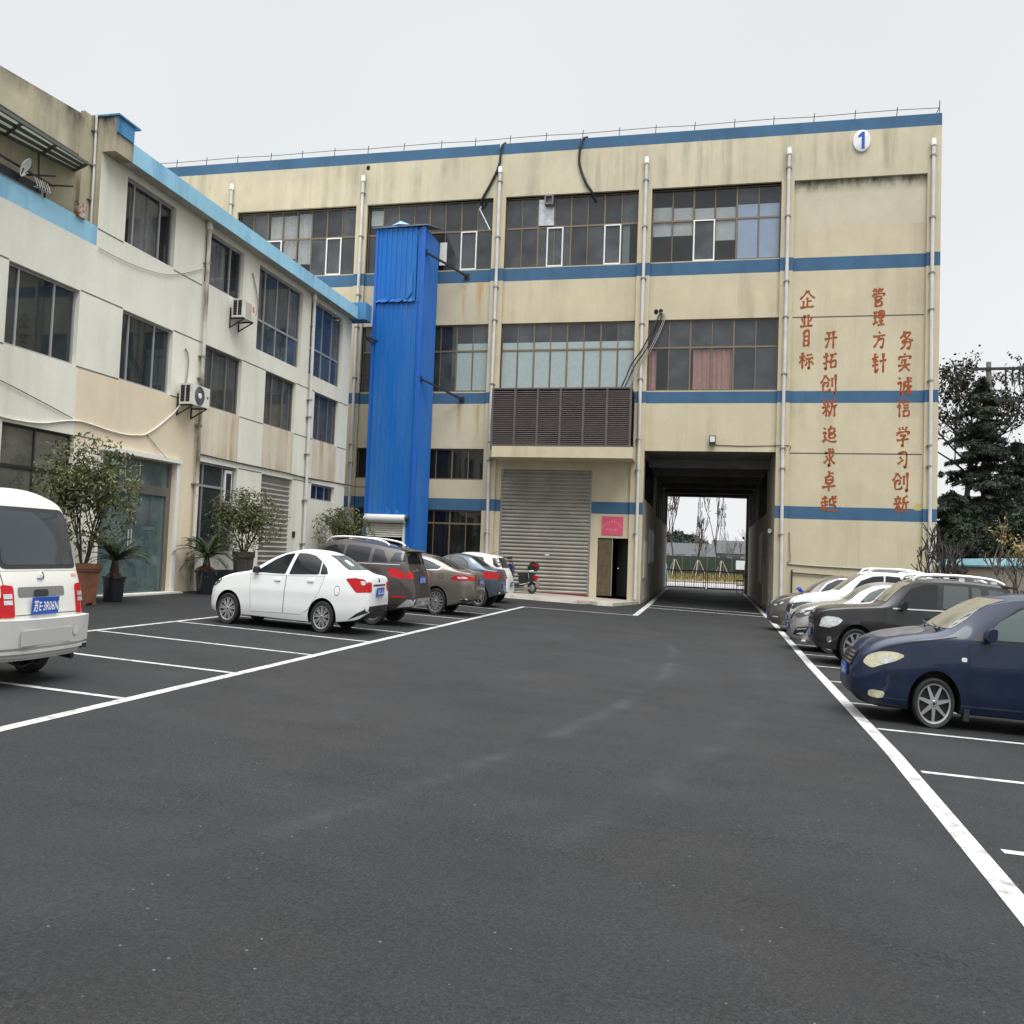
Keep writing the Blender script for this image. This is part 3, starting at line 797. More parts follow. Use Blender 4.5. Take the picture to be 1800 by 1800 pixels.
# brush lettering painted on the blank bay
GLYPH = {
'企': "50,2 32,26 5,50;50,2 70,30 96,48;50,40 50,92;50,62 76,60;27,58 27,92;8,95 92,92",
'业': "35,10 35,88;62,8 62,88;15,35 27,65;88,30 74,62;4,95 97,91",
'目': "26,5 22,95;26,8 78,5 76,97;27,35 75,33;27,60 75,58;25,88 75,86",
'标': "5,32 45,25;25,4 25,98;25,34 5,66;27,38 42,55;52,22 90,17;45,42 98,37;70,40 70,94 60,86;57,58 45,80;82,56 97,76",
'开': "18,18 86,11;4,48 98,41;38,16 35,55 14,96;68,14 68,99",
'拓': "3,28 42,21;24,3 24,92 10,84;4,66 42,49;48,18 98,11;68,18 58,42 44,62;58,52 58,92;58,54 91,50 87,90;58,87 88,85",
'创': "30,3 18,26 2,46;30,5 58,36;20,46 48,42 46,60 36,58;20,46 20,86 55,86 58,72;72,18 72,68;92,2 92,96 80,88",
'新': "28,3 33,14;8,22 52,17;18,28 22,40;42,26 36,40;3,48 56,42;30,45 30,97;28,60 6,82;34,60 50,76;90,4 64,18;66,18 62,60 46,97;66,42 99,37;82,40 82,99",
'追': "10,12 23,22;4,42 25,40 16,60 26,76;2,92 26,80 60,93 99,92;60,2 50,15;45,18 45,73;45,20 80,17 78,42;47,42 78,41;47,52 84,50 82,71;47,72 84,70",
'管': "22,2 8,20;18,12 42,9;30,14 36,24;62,2 50,18;58,12 92,8;70,14 77,22;50,20 54,28;9,34 7,48;10,34 93,31 88,46;28,46 28,98;28,48 72,46 70,64;30,64 70,63;30,76 76,74 75,97;30,96 75,95",
'理': "5,15 41,11;8,46 38,42;22,14 22,82;2,90 43,75;50,10 50,52;50,12 92,9 90,52;52,31 90,29;52,51 90,49;71,12 71,92;52,71 90,69;42,96 99,92",
'方': "46,2 56,15;4,31 96,25;46,30 38,62 8,97;45,50 80,47 71,96 55,88",
'针': "26,2 18,20 4,33;20,22 45,19;10,42 45,39;4,61 46,56;25,24 25,92 46,74;54,41 99,35;77,2 77,99",
'务': "40,2 28,24 11,42;38,15 76,11 52,42 18,60;35,24 60,44 95,56;25,67 76,62 68,96 52,88;48,52 38,82 13,99",
'实': "50,2 57,12;12,20 9,37;12,22 93,19 84,36;32,34 42,42;26,46 38,54;4,67 97,61;56,32 50,70 10,98;58,72 91,97",
'诚': "12,5 23,14;4,36 26,32 22,86 39,72;45,30 93,25;46,30 43,62 31,96;46,50 66,47 62,76 54,70;68,4 76,60 99,93;90,45 62,91;82,7 93,16",
'信': "28,2 18,26 4,46;20,30 20,99;60,2 67,12;38,20 98,17;50,36 88,33;50,50 88,47;50,64 50,97;50,66 88,63 86,95;52,93 86,91",
'学': "22,5 30,18;48,2 52,16;80,2 66,20;11,28 7,45;12,30 93,26 84,42;30,46 70,43 50,58;50,58 52,97 37,88;4,69 97,63",
'求': "8,28 92,21;50,2 50,96 37,86;22,42 32,55;4,82 42,58;82,40 58,56;55,52 72,74 96,89;70,4 82,15",
'卓': "50,2 50,30;52,15 83,12;28,30 28,62;28,32 75,29 74,61;30,46 72,44;30,61 74,59;2,79 98,73;50,60 50,99",
'越': "8,20 42,15;26,2 26,42;2,43 46,37;28,42 28,78;28,58 45,55;14,55 3,86;9,72 40,91 99,96;52,25 93,19;55,25 55,61 69,52;70,4 78,56 93,71;90,35 67,66;84,4 93,14",
'习': "12,12 86,7 82,93 62,82;28,30 43,45;9,73 62,47",
}
COLS = [
 [('企', 3.12, 3.72, 11.41, 12.10), ('业', 3.16, 3.65, 10.70, 11.21), ('目', 3.25, 3.56, 9.92, 10.57), ('标', 3.15, 3.69, 9.10, 9.77)],
 [('开', 4.03, 4.52, 9.85, 10.58), ('拓', 4.01, 4.51, 9.08, 9.74), ('创', 3.93, 4.52, 8.19, 8.90), ('新', 4.0, 4.55, 7.30, 8.0), ('追', 4.04, 4.57, 6.34, 6.99), ('求', 4.1, 4.52, 5.48, 6.16), ('卓', 4.06, 4.55, 4.54, 5.32), ('越', 4.02, 4.62, 3.79, 4.40)],
 [('管', 5.69, 6.12, 11.40, 12.11), ('理', 5.72, 6.14, 10.69, 11.28), ('方', 5.73, 6.20, 9.86, 10.49), ('针', 5.71, 6.23, 8.92, 9.68)],
 [('务', 6.62, 7.15, 9.80, 10.49), ('实', 6.60, 7.06, 8.97, 9.67), ('诚', 6.59, 7.13, 8.05, 8.81), ('信', 6.60, 7.06, 7.29, 7.97), ('学', 6.59, 7.04, 6.23, 6.96), ('习', 6.63, 6.99, 5.43, 6.04), ('创', 6.48, 7.03, 4.60, 5.29), ('新', 6.52, 7.06, 3.79, 4.46)],
]
LETTER = two_tone("rust_red_letter_paint", (0.33, 0.075, 0.018), (0.12, 0.04, 0.02), 16.0, 0.45, 0.72, 0.7)
def brush(mb, path, w0, y):
    pts = catmull([(p[0], 0, p[1]) for p in path], 7)
    tot = sum((pts[i + 1] - pts[i]).length for i in range(len(pts) - 1))
    s = 0; L_, R_ = [], []
    for i, p in enumerate(pts):
        if i: s += (p - pts[i - 1]).length
        t = s / tot
        d = (pts[min(i + 1, len(pts) - 1)] - pts[max(i - 1, 0)]).normalized()
        w = w0 * (0.62 + 0.55 * math.exp(-((t - 0.08) / 0.16) ** 2) + 0.42 * math.exp(-((t - 0.86) / 0.14) ** 2) - 0.75 * max(0, t - 0.88) / 0.12 * 0.7)
        nrm = Vector((-d.z, 0, d.x)) * w / 2
        L_.append((p + nrm).xz); R_.append((p - nrm).xz)
    n = len(pts)
    mb.add([(a[0], y, a[1]) for a in L_] + [(a[0], y, a[1]) for a in R_], [(i, i + 1, n + i + 1, n + i) for i in range(n - 1)])
for column in COLS:
    for (ch, xa, xb, za, zb) in column:
        mb = MB(); kk = 0
        for st in GLYPH[ch].split(';'):
            path = [tuple(float(q) for q in p.split(',')) for p in st.split()]
            path = [(xa + px / 100 * (xb - xa), zb - pz / 100 * (zb - za) + 0.05 * (xb - xa) * (px - 50) / 100) for px, pz in path]
            brush(mb, path, 0.088, P1 - 0.004 - 0.0004 * (kk % 7)); kk += 1
        mb.build("painted_character", LETTER, fac, fix=False)
mb = MB(); mb.box(7.24, 7.48, P1 - 0.003, P1 + 0.01, 3.92, 4.16); mb.build("paint_patch", simple("yellow_paint_patch", (0.50, 0.40, 0.14), 0.8), fac)

# two round cable holes and one vent hole: dark pipes ends set in the wall
mb = MB()
for (x, z, y) in ((-2.18, 11.42, P1), (-2.0, 11.43, P1), (-14.38, 17.87, D)):
    mb.lathe([(0.0, -0.004), (0.085, -0.004), (0.085, 0.02)], (x, y, z), 18, 1, (1, 1, 1.25))
mb.build("cable_hole", simple("hole_black", (0.004, 0.004, 0.004), 0.9), fac)
# tin plate with square exhaust in bay C third row
mb = MB(); mb.box(-6.98, -6.36, FP - 0.04, FP + 0.01, 15.08, 16.15)
tp = mb.build("vent_plate", simple("tin_sheet", (0.52, 0.54, 0.56), 0.35, 0.6, vary=0.25, vscale=5), fac)
mb = MB()
for a in ((-6.72, -6.66, 15.85, 16.22), (-6.42, -6.36, 15.85, 16.22), (-6.66, -6.42, 15.85, 15.90), (-6.66, -6.42, 16.17, 16.22)):
    mb.box(a[0], a[1], FP - 0.32, FP - 0.041, a[2], a[3])
mb.box(-6.66, -6.42, FP - 0.2, FP - 0.19, 15.90, 16.17)
mb.build("exhaust_duct", simple("duct_steel", (0.16, 0.16, 0.16), 0.5, 0.5), tp)
# ------------------------------------------------------------------ left office building
LX = -13.72
off = thing("office_building", "cream white three storey office wing with pale blue eave along the left side", "building", (LX, 20, 0))
W3 = [(17.68, 19.62, 8.88, 10.48), (21.02, 23.03, 9.0, 10.48), (23.95, 26.90, 7.83, 10.47), (27.56, 30.25, 7.83, 10.49)]
W2 = [(7.5, 9.5, 5.6, 7.3), (10.9, 12.9, 5.6, 7.3), (14.33, 16.33, 5.61, 7.29), (17.78, 19.78, 5.61, 7.29), (21.18, 23.2, 5.62, 7.31), (24.63, 26.68, 5.62, 7.31), (28.12, 30.17, 5.62, 7.31)]
W1 = [(7.5, 9.5, 2.3, 4.07), (10.9, 12.9, 2.3, 4.07), (14.42, 16.43, 2.3, 4.07), (17.4, 20.2, 0.45, 3.84), (21.25, 23.25, 1.52, 4.05), (24.7, 26.77, 0.30, 4.04), (28.2, 30.15, 3.48, 4.05)]
def omat(u, z):
    if u < 16.75 and 8.45 < z: return 1
    if 16.4 < u < 20.9 and 3.84 < z < 5.6: return 2
    if 20.2 < u < 21.18 and z < 5.6: return 2
    if 4.22 < z < 5.62 and any(a - .02 < u < b + .02 for a, b, *_ in W2[4:]): return 3
    if 30.15 < u or z < 0: return 0
    return 0
mb = MB()
UL = 0.0
holed_wall(mb, 0, LX, UL, 31.05, -0.6, 8.9, [h for h in W2 + W1] + [(h[0], h[1], h[2], 8.9) for h in W3 if h[2] < 8.85], 0.14, 1, omat,
           usplit=[16.4, 16.75, 20.9] + [x for h in W2 for x in h[:2]], zsplit=[8.45, 5.6, 4.22, 4.08, 3.84])
holed_wall(mb, 0, LX, 16.75, 31.05, 8.9, 10.66, [(h[0], h[1], max(8.9, h[2]), h[3]) for h in W3], 0.14, 1, lambda u, z: 0)
# end wall towards the factory, back and roof
holed_wall(mb, 1, 31.05, -24, LX, -0.6, 10.66, [], 0.1, 1, lambda u, z: 0)
mb.quad((-24, 16.75, 10.7), (LX, 16.75, 10.7), (LX, 31.05, 10.7), (-24, 31.05, 10.7), 0)
mb.quad((-24, UL, -0.6), (-24, 31.05, -0.6), (-24, 31.05, 10.7), (-24, UL, 10.7), 0)
holed_wall(mb, 1, UL, -24, LX, -0.6, 8.9, [], 0.1, -1, lambda u, z: 0)
# gable end of the top storey above the terrace
mb.box(-14.02, LX - 0.002, 16.75, 17.3, 8.9, 10.64, 4)
mb.box(-14.02, -13.375, 16.75, 17.35, 10.64, 11.46, 4)
mb.build("wall", [WHITE, EAVE, CREAM, WASHED, TALLW], off)
mb = MB()
mb.box(-18.0, -17.9, UL + 0.2, 30.9, 0, 10.5)
for z in (0.2, 4.25, 7.5, 10.3):
    mb.box(-17.9, LX - 0.3, UL + 0.2, 30.9, z, z + 0.12)
for y in (13.6, 17.0, 20.6, 23.6, 27.1):
    mb.box(-17.9, LX - 0.25, y, y + 0.1, 0.3, 10.3)
mb.build("interior", DARKIN, off)
mb = MB(); mb.box(-16.2, -16.1, 17.2, 20.45, 0.3, 4.2); mb.box(-16.1, LX - 0.2, 20.25, 20.4, 0.3, 4.2); mb.build("lobby_wall", MIDIN, off)
# eave with weathered fascia
mb = MB()
mb.box(LX, -13.37, 17.35, 30.75, 10.66, 10.67, 1)
mb.box(-13.39, -13.36, 17.35, 30.75, 10.63, 11.08, 0); mb.box(LX - 0.3, -13.39, 17.35, 30.75, 10.98, 11.06, 0)
mb.quad((LX, 30.75, 10.63), (-13.36, 30.75, 10.63), (-13.36, 30.75, 11.08), (LX, 30.75, 11.08), 0)
mb.build("eave", [EAVE, SOFFIT], off)
mb = MB(); mb.box(-13.374, -13.34, 16.752, 17.33, 11.08, 11.46); mb.box(-14.04, -13.30, 16.72, 17.5, 11.46, 11.50)
mb.build("parapet_cap", EAVE_DK, off)
mb = MB(); mb.box(-13.9, -13.05, 30.76, 31.35, 10.62, 11.28); mb.build("gutter_box", EAVE_DK, off)
# plaster joints
def joint(y0, y1, z):
    mb = MB(); mb.box(LX - 0.01, LX + 0.004, y0, y1, z - 0.016, z + 0.016)
    mb.build("wall_joint", simple("joint_dirt", (0.13, 0.125, 0.11), 0.9), off)
cur = 0.5
for h in W2:
    joint(cur, h[0] - 0.02, 7.305); joint(cur, h[0] - 0.02, 5.6); cur = h[1] + 0.02
joint(cur, 31.0, 7.305); joint(cur, 31.0, 5.6)
joint(16.76, 17.66, 8.86); joint(19.64, 20.95, 8.86); joint(16.45, 17.3, 4.075); joint(23.3, 24.68, 4.06); joint(26.8, 28.15, 4.06)
# dirty sills
c0 = LX - 0.10
def lw(h, cols, ztr=None, pane=GLS_L, hangs=(), frame=ALU):
    return make_window(off, 0, c0, h[0] + .01, h[1] - .01, h[2] + .01, h[3] - .01, cols, ztr, frame, pane, hangs, bw=0.045, thick=0.05)
lw(W3[0], [W3[0][0] + 0.40, W3[0][0] + 1.42], hangs=[('curtain', 18.05, 19.1, 8.93, 10.4, CURT_G)], pane=GLS_CL)
lw(W3[1], [W3[1][0] + 0.38, W3[1][0] + 1.42], hangs=[('curtain', 21.45, 22.4, 9.05, 10.4, CURT_G)], pane=GLS_CL)
CURT_O = simple("olive_net_curtain", (0.20, 0.20, 0.165), 0.9, vary=0.2, vscale=5)
GLS_B = glass("blue_grey_glass", (0.4, 0.45, 0.5), (0.055, 0.075, 0.095), 0.6)
for h, cs in ((W3[2], [24.52, 25.3, 26.1]), (W3[3], [27.92, 28.7, 29.5])):
    hg = [('curtain', cs[2] + 0.05, h[1] - .06, 8.87, 10.4, CURT_O)]
    if h is W3[2]: hg.append(('curtain', h[0] + .06, cs[0] - 0.04, 8.87, 10.4, CURT_O))
    w_ = lw(h, cs, 8.81, hangs=hg, pane=GLS_B)
    mb = MB()
    for i in range(9):
        y = h[0] + 0.15 + i * 0.22 + R.random() * 0.08
        mb.box(c0 - 0.075, c0 - 0.055, y, y + 0.022, 7.95, 8.2 + 0.35 * R.random())
    mb.build("guard_bar", WHITEP, w_)
for h in W2[:4]:
    lw(h, [h[0] + 0.37, h[0] + 1.36])
for h in W2[4:]:
    lw(h, [h[0] + 0.62, h[0] + 1.36], pane=GLS_CL, hangs=[('curtain', h[0] + .06, h[1] - .06, h[2] + .06, h[3] - .1, CURT_D)], frame=simple("grey_dark_frame", (0.14, 0.135, 0.13), 0.5))
for h in W1[:3]:
    w_ = lw(h, [h[0] + 0.98], 3.22, pane=glass("dusty_shop_glass", (0.4, 0.4, 0.38), (0.15, 0.15, 0.13), 0.8), frame=IRON)
lw(W1[4], [W1[4][0] + 0.38, W1[4][0] + 1.38], 3.40)
lw(W1[6], [28.85, 29.5], pane=GLS_DK)
mb = MB(); mb.box(c0 - 0.02, c0 + 0.03, 22.72, 23.1, 3.0, 3.95)
ob = mb.build("door_panel", WHITEP, off)
mb = MB(); mb.box(c0 + 0.031, c0 + 0.036, 22.78, 23.05, 3.05, 3.86); mb.build("dark_inset", simple("inset_dark", (0.02, 0.02, 0.022), 0.4), ob)
# rolling shutter
mb = MB(); z = 0.4
while z < 4.0:
    mb.quad((c0 - 0.03, 24.7, z), (c0 - 0.03, 26.77, z), (c0 + 0.02, 26.77, z + 0.1), (c0 + 0.02, 24.7, z + 0.1))
    mb.quad((c0 + 0.02, 24.7, z + 0.1), (c0 + 0.02, 26.77, z + 0.1), (c0 - 0.03, 26.77, z + 0.155), (c0 - 0.03, 24.7, z + 0.155)); z += 0.155
mb.build("roller_shutter", STEEL, off)
# glass shop front
fr_ = MB()
def ob_(mb, y0, y1, z0, z1, d0=0.02, d1=0.08): mb.box(LX - 0.14 + d0 - 0.05, LX - 0.14 + d1 - 0.05, y0, y1, z0, z1)
ob_(fr_, 17.4, 20.2, 2.97, 3.2); ob_(fr_, 17.4, 20.2, 3.80, 3.84); ob_(fr_, 20.02, 20.2, 0.45, 2.97); ob_(fr_, 20.1, 20.2, 3.2, 3.8); ob_(fr_, 17.4, 17.46, 0.45, 2.97)
front = fr_.build("glass_door", simple("stainless_frame", (0.20, 0.185, 0.17), 0.35, 0.6), off)
mb = MB()
for a, b, lo, hi in ((17.46, 18.42, 0.5, 2.97), (18.43, 19.42, 0.5, 2.97), (19.43, 20.02, 0.5, 2.97), (17.4, 20.1, 3.2, 3.8)):
    mb.quad((LX - 0.15, a, lo), (LX - 0.15, b, lo), (LX - 0.15, b, hi), (LX - 0.15, a, hi))
mb.build("pane", GLS_DOOR, front, fix=False)
mb = MB()
for y in (18.55, 18.66): mb.tube([(LX - 0.08, y, 1.48), (LX - 0.08, y, 2.08)], 0.018, 8)
mb.build("handle", simple("steel_handle", (0.6, 0.6, 0.6), 0.2, 0.9), front)
mb = MB()
for a in ((18.39, 18.42, 3.28, 3.76), (18.94, 18.97, 3.28, 3.76), (18.39, 18.97, 3.27, 3.31)): mb.box(LX - 0.149, LX - 0.145, *a)
mb.build("gold_frame", simple("gold_vinyl", (0.55, 0.48, 0.26), 0.5), front)
mb = MB(); mb.box(LX - 0.145, LX - 0.11, 17.42, 20.2, 0.45, 0.5)
mb.build("threshold", STEEL, front)
mb = MB(); mb.box(LX, LX + 0.1, 17.28, 20.34, 3.86, 3.97); mb.box(LX, LX + 0.06, 20.2, 20.33, 0.45, 3.86); mb.build("door_surround", simple("white_trim", (0.66, 0.65, 0.6), 0.7), off)
mb = MB(); mb.box(LX - 0.14, LX + 0.32, 17.3, 20.35, 0.2, 0.5); structure(tag(mb.build("doorstep", simple("pale_tile", (0.55, 0.53, 0.48), 0.6, vary=0.15, vscale=4)), "pale tiled doorstep under the glass shop door", "step"))
# banner stands behind the glass
bn = thing("banner_stand", "blue roll-up banner standing behind the glass shop door", "banner", (LX - 0.4, 19.47, 0.5))
mb = MB(); mb.box(LX - 0.21, LX - 0.2, 19.17, 19.77, 0.70, 2.34)
def banner_mat():
    m, nt, n, l, b = new_mat("blue_banner_print")
    g = n.new("ShaderNodeNewGeometry"); t = n.new("ShaderNodeTexNoise"); t.inputs['Scale'].default_value = 7; t.inputs['Detail'].default_value = 6
    l.new(g.outputs['Position'], t.inputs['Vector'])
    r = n.new("ShaderNodeValToRGB"); r.color_ramp.elements[0].position = 0.45; r.color_ramp.elements[0].color = (0.02, 0.07, 0.2, 1)
    r.color_ramp.elements[1].position = 0.75; r.color_ramp.elements[1].color = (0.45, 0.6, 0.75, 1)
    l.new(t.outputs['Fac'], r.inputs[0]); l.new(r.outputs[0], b.inputs['Base Color']); return m
mb.build("print", banner_mat(), bn)
mb = MB()
for z in (0.73, 1.42, 2.08):
    mb.box(LX - 0.199, LX - 0.195, 19.2, 19.74, z, z + 0.08)
mb.build("white_strip", WHITEP, bn)
mb = MB(); mb.box(LX - 0.199, LX - 0.195, 19.17, 19.77, 2.17, 2.34); mb.build("dark_header", BLACK, bn)
mb = MB(); mb.box(LX - 0.26, LX - 0.16, 19.15, 19.79, 0.5, 0.60); mb.tube([(LX - 0.22, 19.47, 0.58), (LX - 0.22, 19.47, 2.36)], 0.015, 6); mb.build("base", ALU, bn)

# taller wing behind the terrace with its awning
tall = thing("rear_wing", "taller stained beige block rising behind the office terrace", "building", (-14.03, 10, 8.5))
mb = MB()
mb.add([(-14.03, 0, 8.3), (-14.03, 16.75, 8.3), (-14.03, 16.75, 11.42), (-14.03, 0, 9.9), (-14.9, 0, 8.3), (-14.9, 16.75, 8.3), (-14.9, 16.75, 11.42), (-14.9, 0, 9.9)],
       [(0, 1, 2, 3), (7, 6, 5, 4), (3, 2, 6, 7), (1, 5, 6, 2), (0, 3, 7, 4)])
mb.box(-14.03, -13.93, 16.38, 16.748, 8.3, 11.43)
mb.build("wall", TALLW, tall)
aw = thing("awning", "translucent panel awning on a grey steel frame over the terrace", "awning", (-13.6, 12, 9.8))
A0, A1, B0, B1 = Vector((-13.1, 5.5, 9.65)), Vector((-13.30, 15.83, 9.91)), Vector((-14.03, 5.5, 9.2)), Vector((-14.03, 16.3, 10.02))
mb = MB()
for i in range(12):
    p, q = A0.lerp(A1, i / 11), B0.lerp(B1, i / 11)
    mb.bar(p, q, 0.045, 0.05)
for t in (0.0, 0.33, 0.66, 1.0):
    mb.bar(A0.lerp(B0, t), A1.lerp(B1, t), 0.05, 0.06)
mb.build("frame", simple("awning_steel", (0.10, 0.098, 0.085), 0.6), aw)
up = Vector((0, 0, 0.035))
mb = MB(); mb.quad(A0 + up, A1 + up, B1 + up, B0 + up); mb.quad(A0 + up * 1.3, A1 + up * 1.3, B1 + up * 1.3, B0 + up * 1.3)
pm_ = bpy.data.materials.new("fibreglass_panel"); pm_.use_nodes = True
b_ = pm_.node_tree.nodes["Principled BSDF"]; b_.inputs['Base Color'].default_value = (0.5, 0.52, 0.47, 1); b_.inputs['Roughness'].default_value = 0.7
tl = pm_.node_tree.nodes.new("ShaderNodeBsdfTranslucent"); tl.inputs[0].default_value = (0.55, 0.58, 0.52, 1)
mx_ = pm_.node_tree.nodes.new("ShaderNodeMixShader"); mx_.inputs[0].default_value = 0.55
pm_.node_tree.links.new(b_.outputs[0], mx_.inputs[1]); pm_.node_tree.links.new(tl.outputs[0], mx_.inputs[2])
pm_.node_tree.links.new(mx_.outputs[0], pm_.node_tree.nodes["Material Output"].inputs['Surface'])
mb.build("roof_panel", pm_, aw)
mb = MB()
for y in (13.2, 14.9): mb.tube([(-13.66, y, 8.9), (-13.72, y, 9.75)], 0.018, 6)
mb.build("post", IRON, aw)
dish = thing("satellite_dish", "white satellite dish leaning on the terrace parapet", "dish", (-13.66, 14.35, 8.9))
mb = MB(); mb.lathe([(0, 0.06), (0.08, 0.055), (0.15, 0.035), (0.2, 0.0), (0.19, -0.005), (0.14, 0.025), (0, 0.045)], (0, 0, 0), 22, 0)
rot = Matrix.Rotation(math.radians(30), 4, 'Z') @ Matrix.Rotation(math.radians(25), 4, 'Y')
mb.v = [rot @ Vector((-p.x, p.y, p.z)) + Vector((-13.5, 14.35, 9.17)) for p in mb.v]
mb.build("reflector", WHITEP, dish, smooth=40)
mb = MB(); mb.tube([(-13.55, 14.35, 9.17), (-13.66, 14.35, 8.9)], 0.02, 6); mb.tube([(-13.5, 14.35, 9.05), (-13.3, 14.3, 9.15)], 0.008, 5); mb.build("mount", IRON, dish)
rk = thing("drying_rack", "dark drying rack with hangers along the terrace parapet", "rack", (-13.68, 14, 8.9))
mb = MB()
mb.bar((-13.66, 10.5, 9.25), (-13.66, 15.3, 9.2), 0.035); mb.bar((-13.72, 10.5, 9.08), (-13.72, 15.2, 9.06), 0.03)
for y in (10.6, 12.4, 15.1): mb.bar((-13.69, y, 8.88), (-13.69, y, 9.24), 0.03)
for y in (14.75, 15.25): mb.bar((-13.85, y, 9.22), (-13.35, y + 0.25, 9.27), 0.03)
mb.build("bar", IRON, rk)
mb = MB()
for i in range(6):
    y = 14.75 + i * 0.07
    mb.tube([(-13.66, y, 9.2), (-13.62, y + .02, 9.1), (-13.58, y + 0.03, 8.98), (-13.66, y + 0.01, 8.97)], 0.008, 5)
mb.build("hanger", WHITEP, rk)
mb = MB(); mb.quad((-13.69, 10.7, 8.9), (-13.69, 15.0, 8.9), (-13.69, 15.0, 9.08), (-13.69, 10.7, 9.1)); mb.build("dark_cloth", simple("dark_cloth", (0.02, 0.024, 0.03), 0.9), rk)
mb = MB(); mb.box(-13.78, -13.66, 16.05, 16.3, 8.88, 9.2)
tag(mb.build("rusty_bracket", two_tone("rusty_white", (0.5, 0.47, 0.42), (0.28, 0.08, 0.02), 9, 0.4, 0.6)), "rusty white metal bracket at the end of the terrace parapet", "bracket")

# downpipes
def downpipe(name, label, pts, r, clips, mat_, group, cap=None, sgn=None):
    t = thing(name, label, "downpipe", pts[-1], group)
    mb = MB(); mb.tube(pts, r, 12); mb.build("pipe", mat_, t, smooth=50)
    mb = MB()
    for (x, y, z) in clips:
        mb.lathe([(r * 1.02, -0.03), (r * 1.28, -0.03), (r * 1.28, 0.03), (r * 1.02, 0.03)], (x, y, z), 12)
        if sgn == 'y': mb.box(x - 0.11, x + 0.11, y, y + 0.1, z - 0.012, z + 0.012)
        else: mb.box(x - 0.1, x, y - 0.1, y + 0.1, z - 0.012, z + 0.012)
    mb.build("bracket", simple("clip_grey", (0.22, 0.21, 0.2), 0.6), t)
    if cap:
        mb = MB(); mb.lathe([(0, 0.2), (r * 1.0, 0.19), (r * 1.45, 0.1), (r * 1.5, -0.06), (r, -0.07)], cap, 12); mb.build("cap", WHITEP, t, smooth=50)
    return t
names = ["rear left of the third floor windows, partly behind the eave", "on the pilaster left of the blue lift shaft", "on the pilaster right of the blue lift shaft", "on the pilaster between the louvred cage and the passage", "on the pilaster right of the passage", "near the right corner of the factory"]
for i, (x, zb) in enumerate(((-20.68, 0.3), (-14.54, 0.3), (-8.6, 0.3), (-2.70, 0.25), (2.64, 0.1), (7.68, 0.1))):
    pts = [(x, D - 0.09, 17.32), (x, D - 0.09, 12), (x + (0.02 if i % 2 else -0.02), D - 0.09, 7), (x + 0.05, D - 0.09, zb)]
    downpipe("downpipe", "pale grey plastic downpipe " + names[i], pts, 0.062, [(x, D - 0.09, 16.6 - k * (1.9 + 0.1 * (k % 3)) + 0.15 * ((i * 7 + k) % 3)) for k in range(9)], PVC, "downpipes on the factory front", (x, D - 0.09, 17.32), 'y')
for y, lab, m_ in ((21.0, "stained dark streaked downpipe beside the glass shop door", PVC_OLD), (27.57, "clean pale downpipe between the two tall office windows", PVC)):
    downpipe("downpipe", lab, [(LX + 0.1, y, 10.6), (LX + 0.1, y + 0.03, 7), (LX + 0.1, y + 0.06, 3.2), (LX + 0.1, y + 0.06, 0.5)], 0.055, [(LX + 0.1, y + 0.03, z) for z in (9.5, 6.9, 6.3, 5.0, 3.4, 1.9)], m_, "downpipes on the office wing", (LX + 0.1, y, 10.5), 'x')
downpipe("downpipe", "thin grey pipe running up the end of the terrace", [(-13.88, 16.70, 11.5), (-13.86, 16.70, 10), (-13.86, 16.70, 8.95)], 0.026, [(-13.87, 16.70, z) for z in (11.1, 10.3, 9.5)], PVC, "downpipes on the office wing", None, 'x')

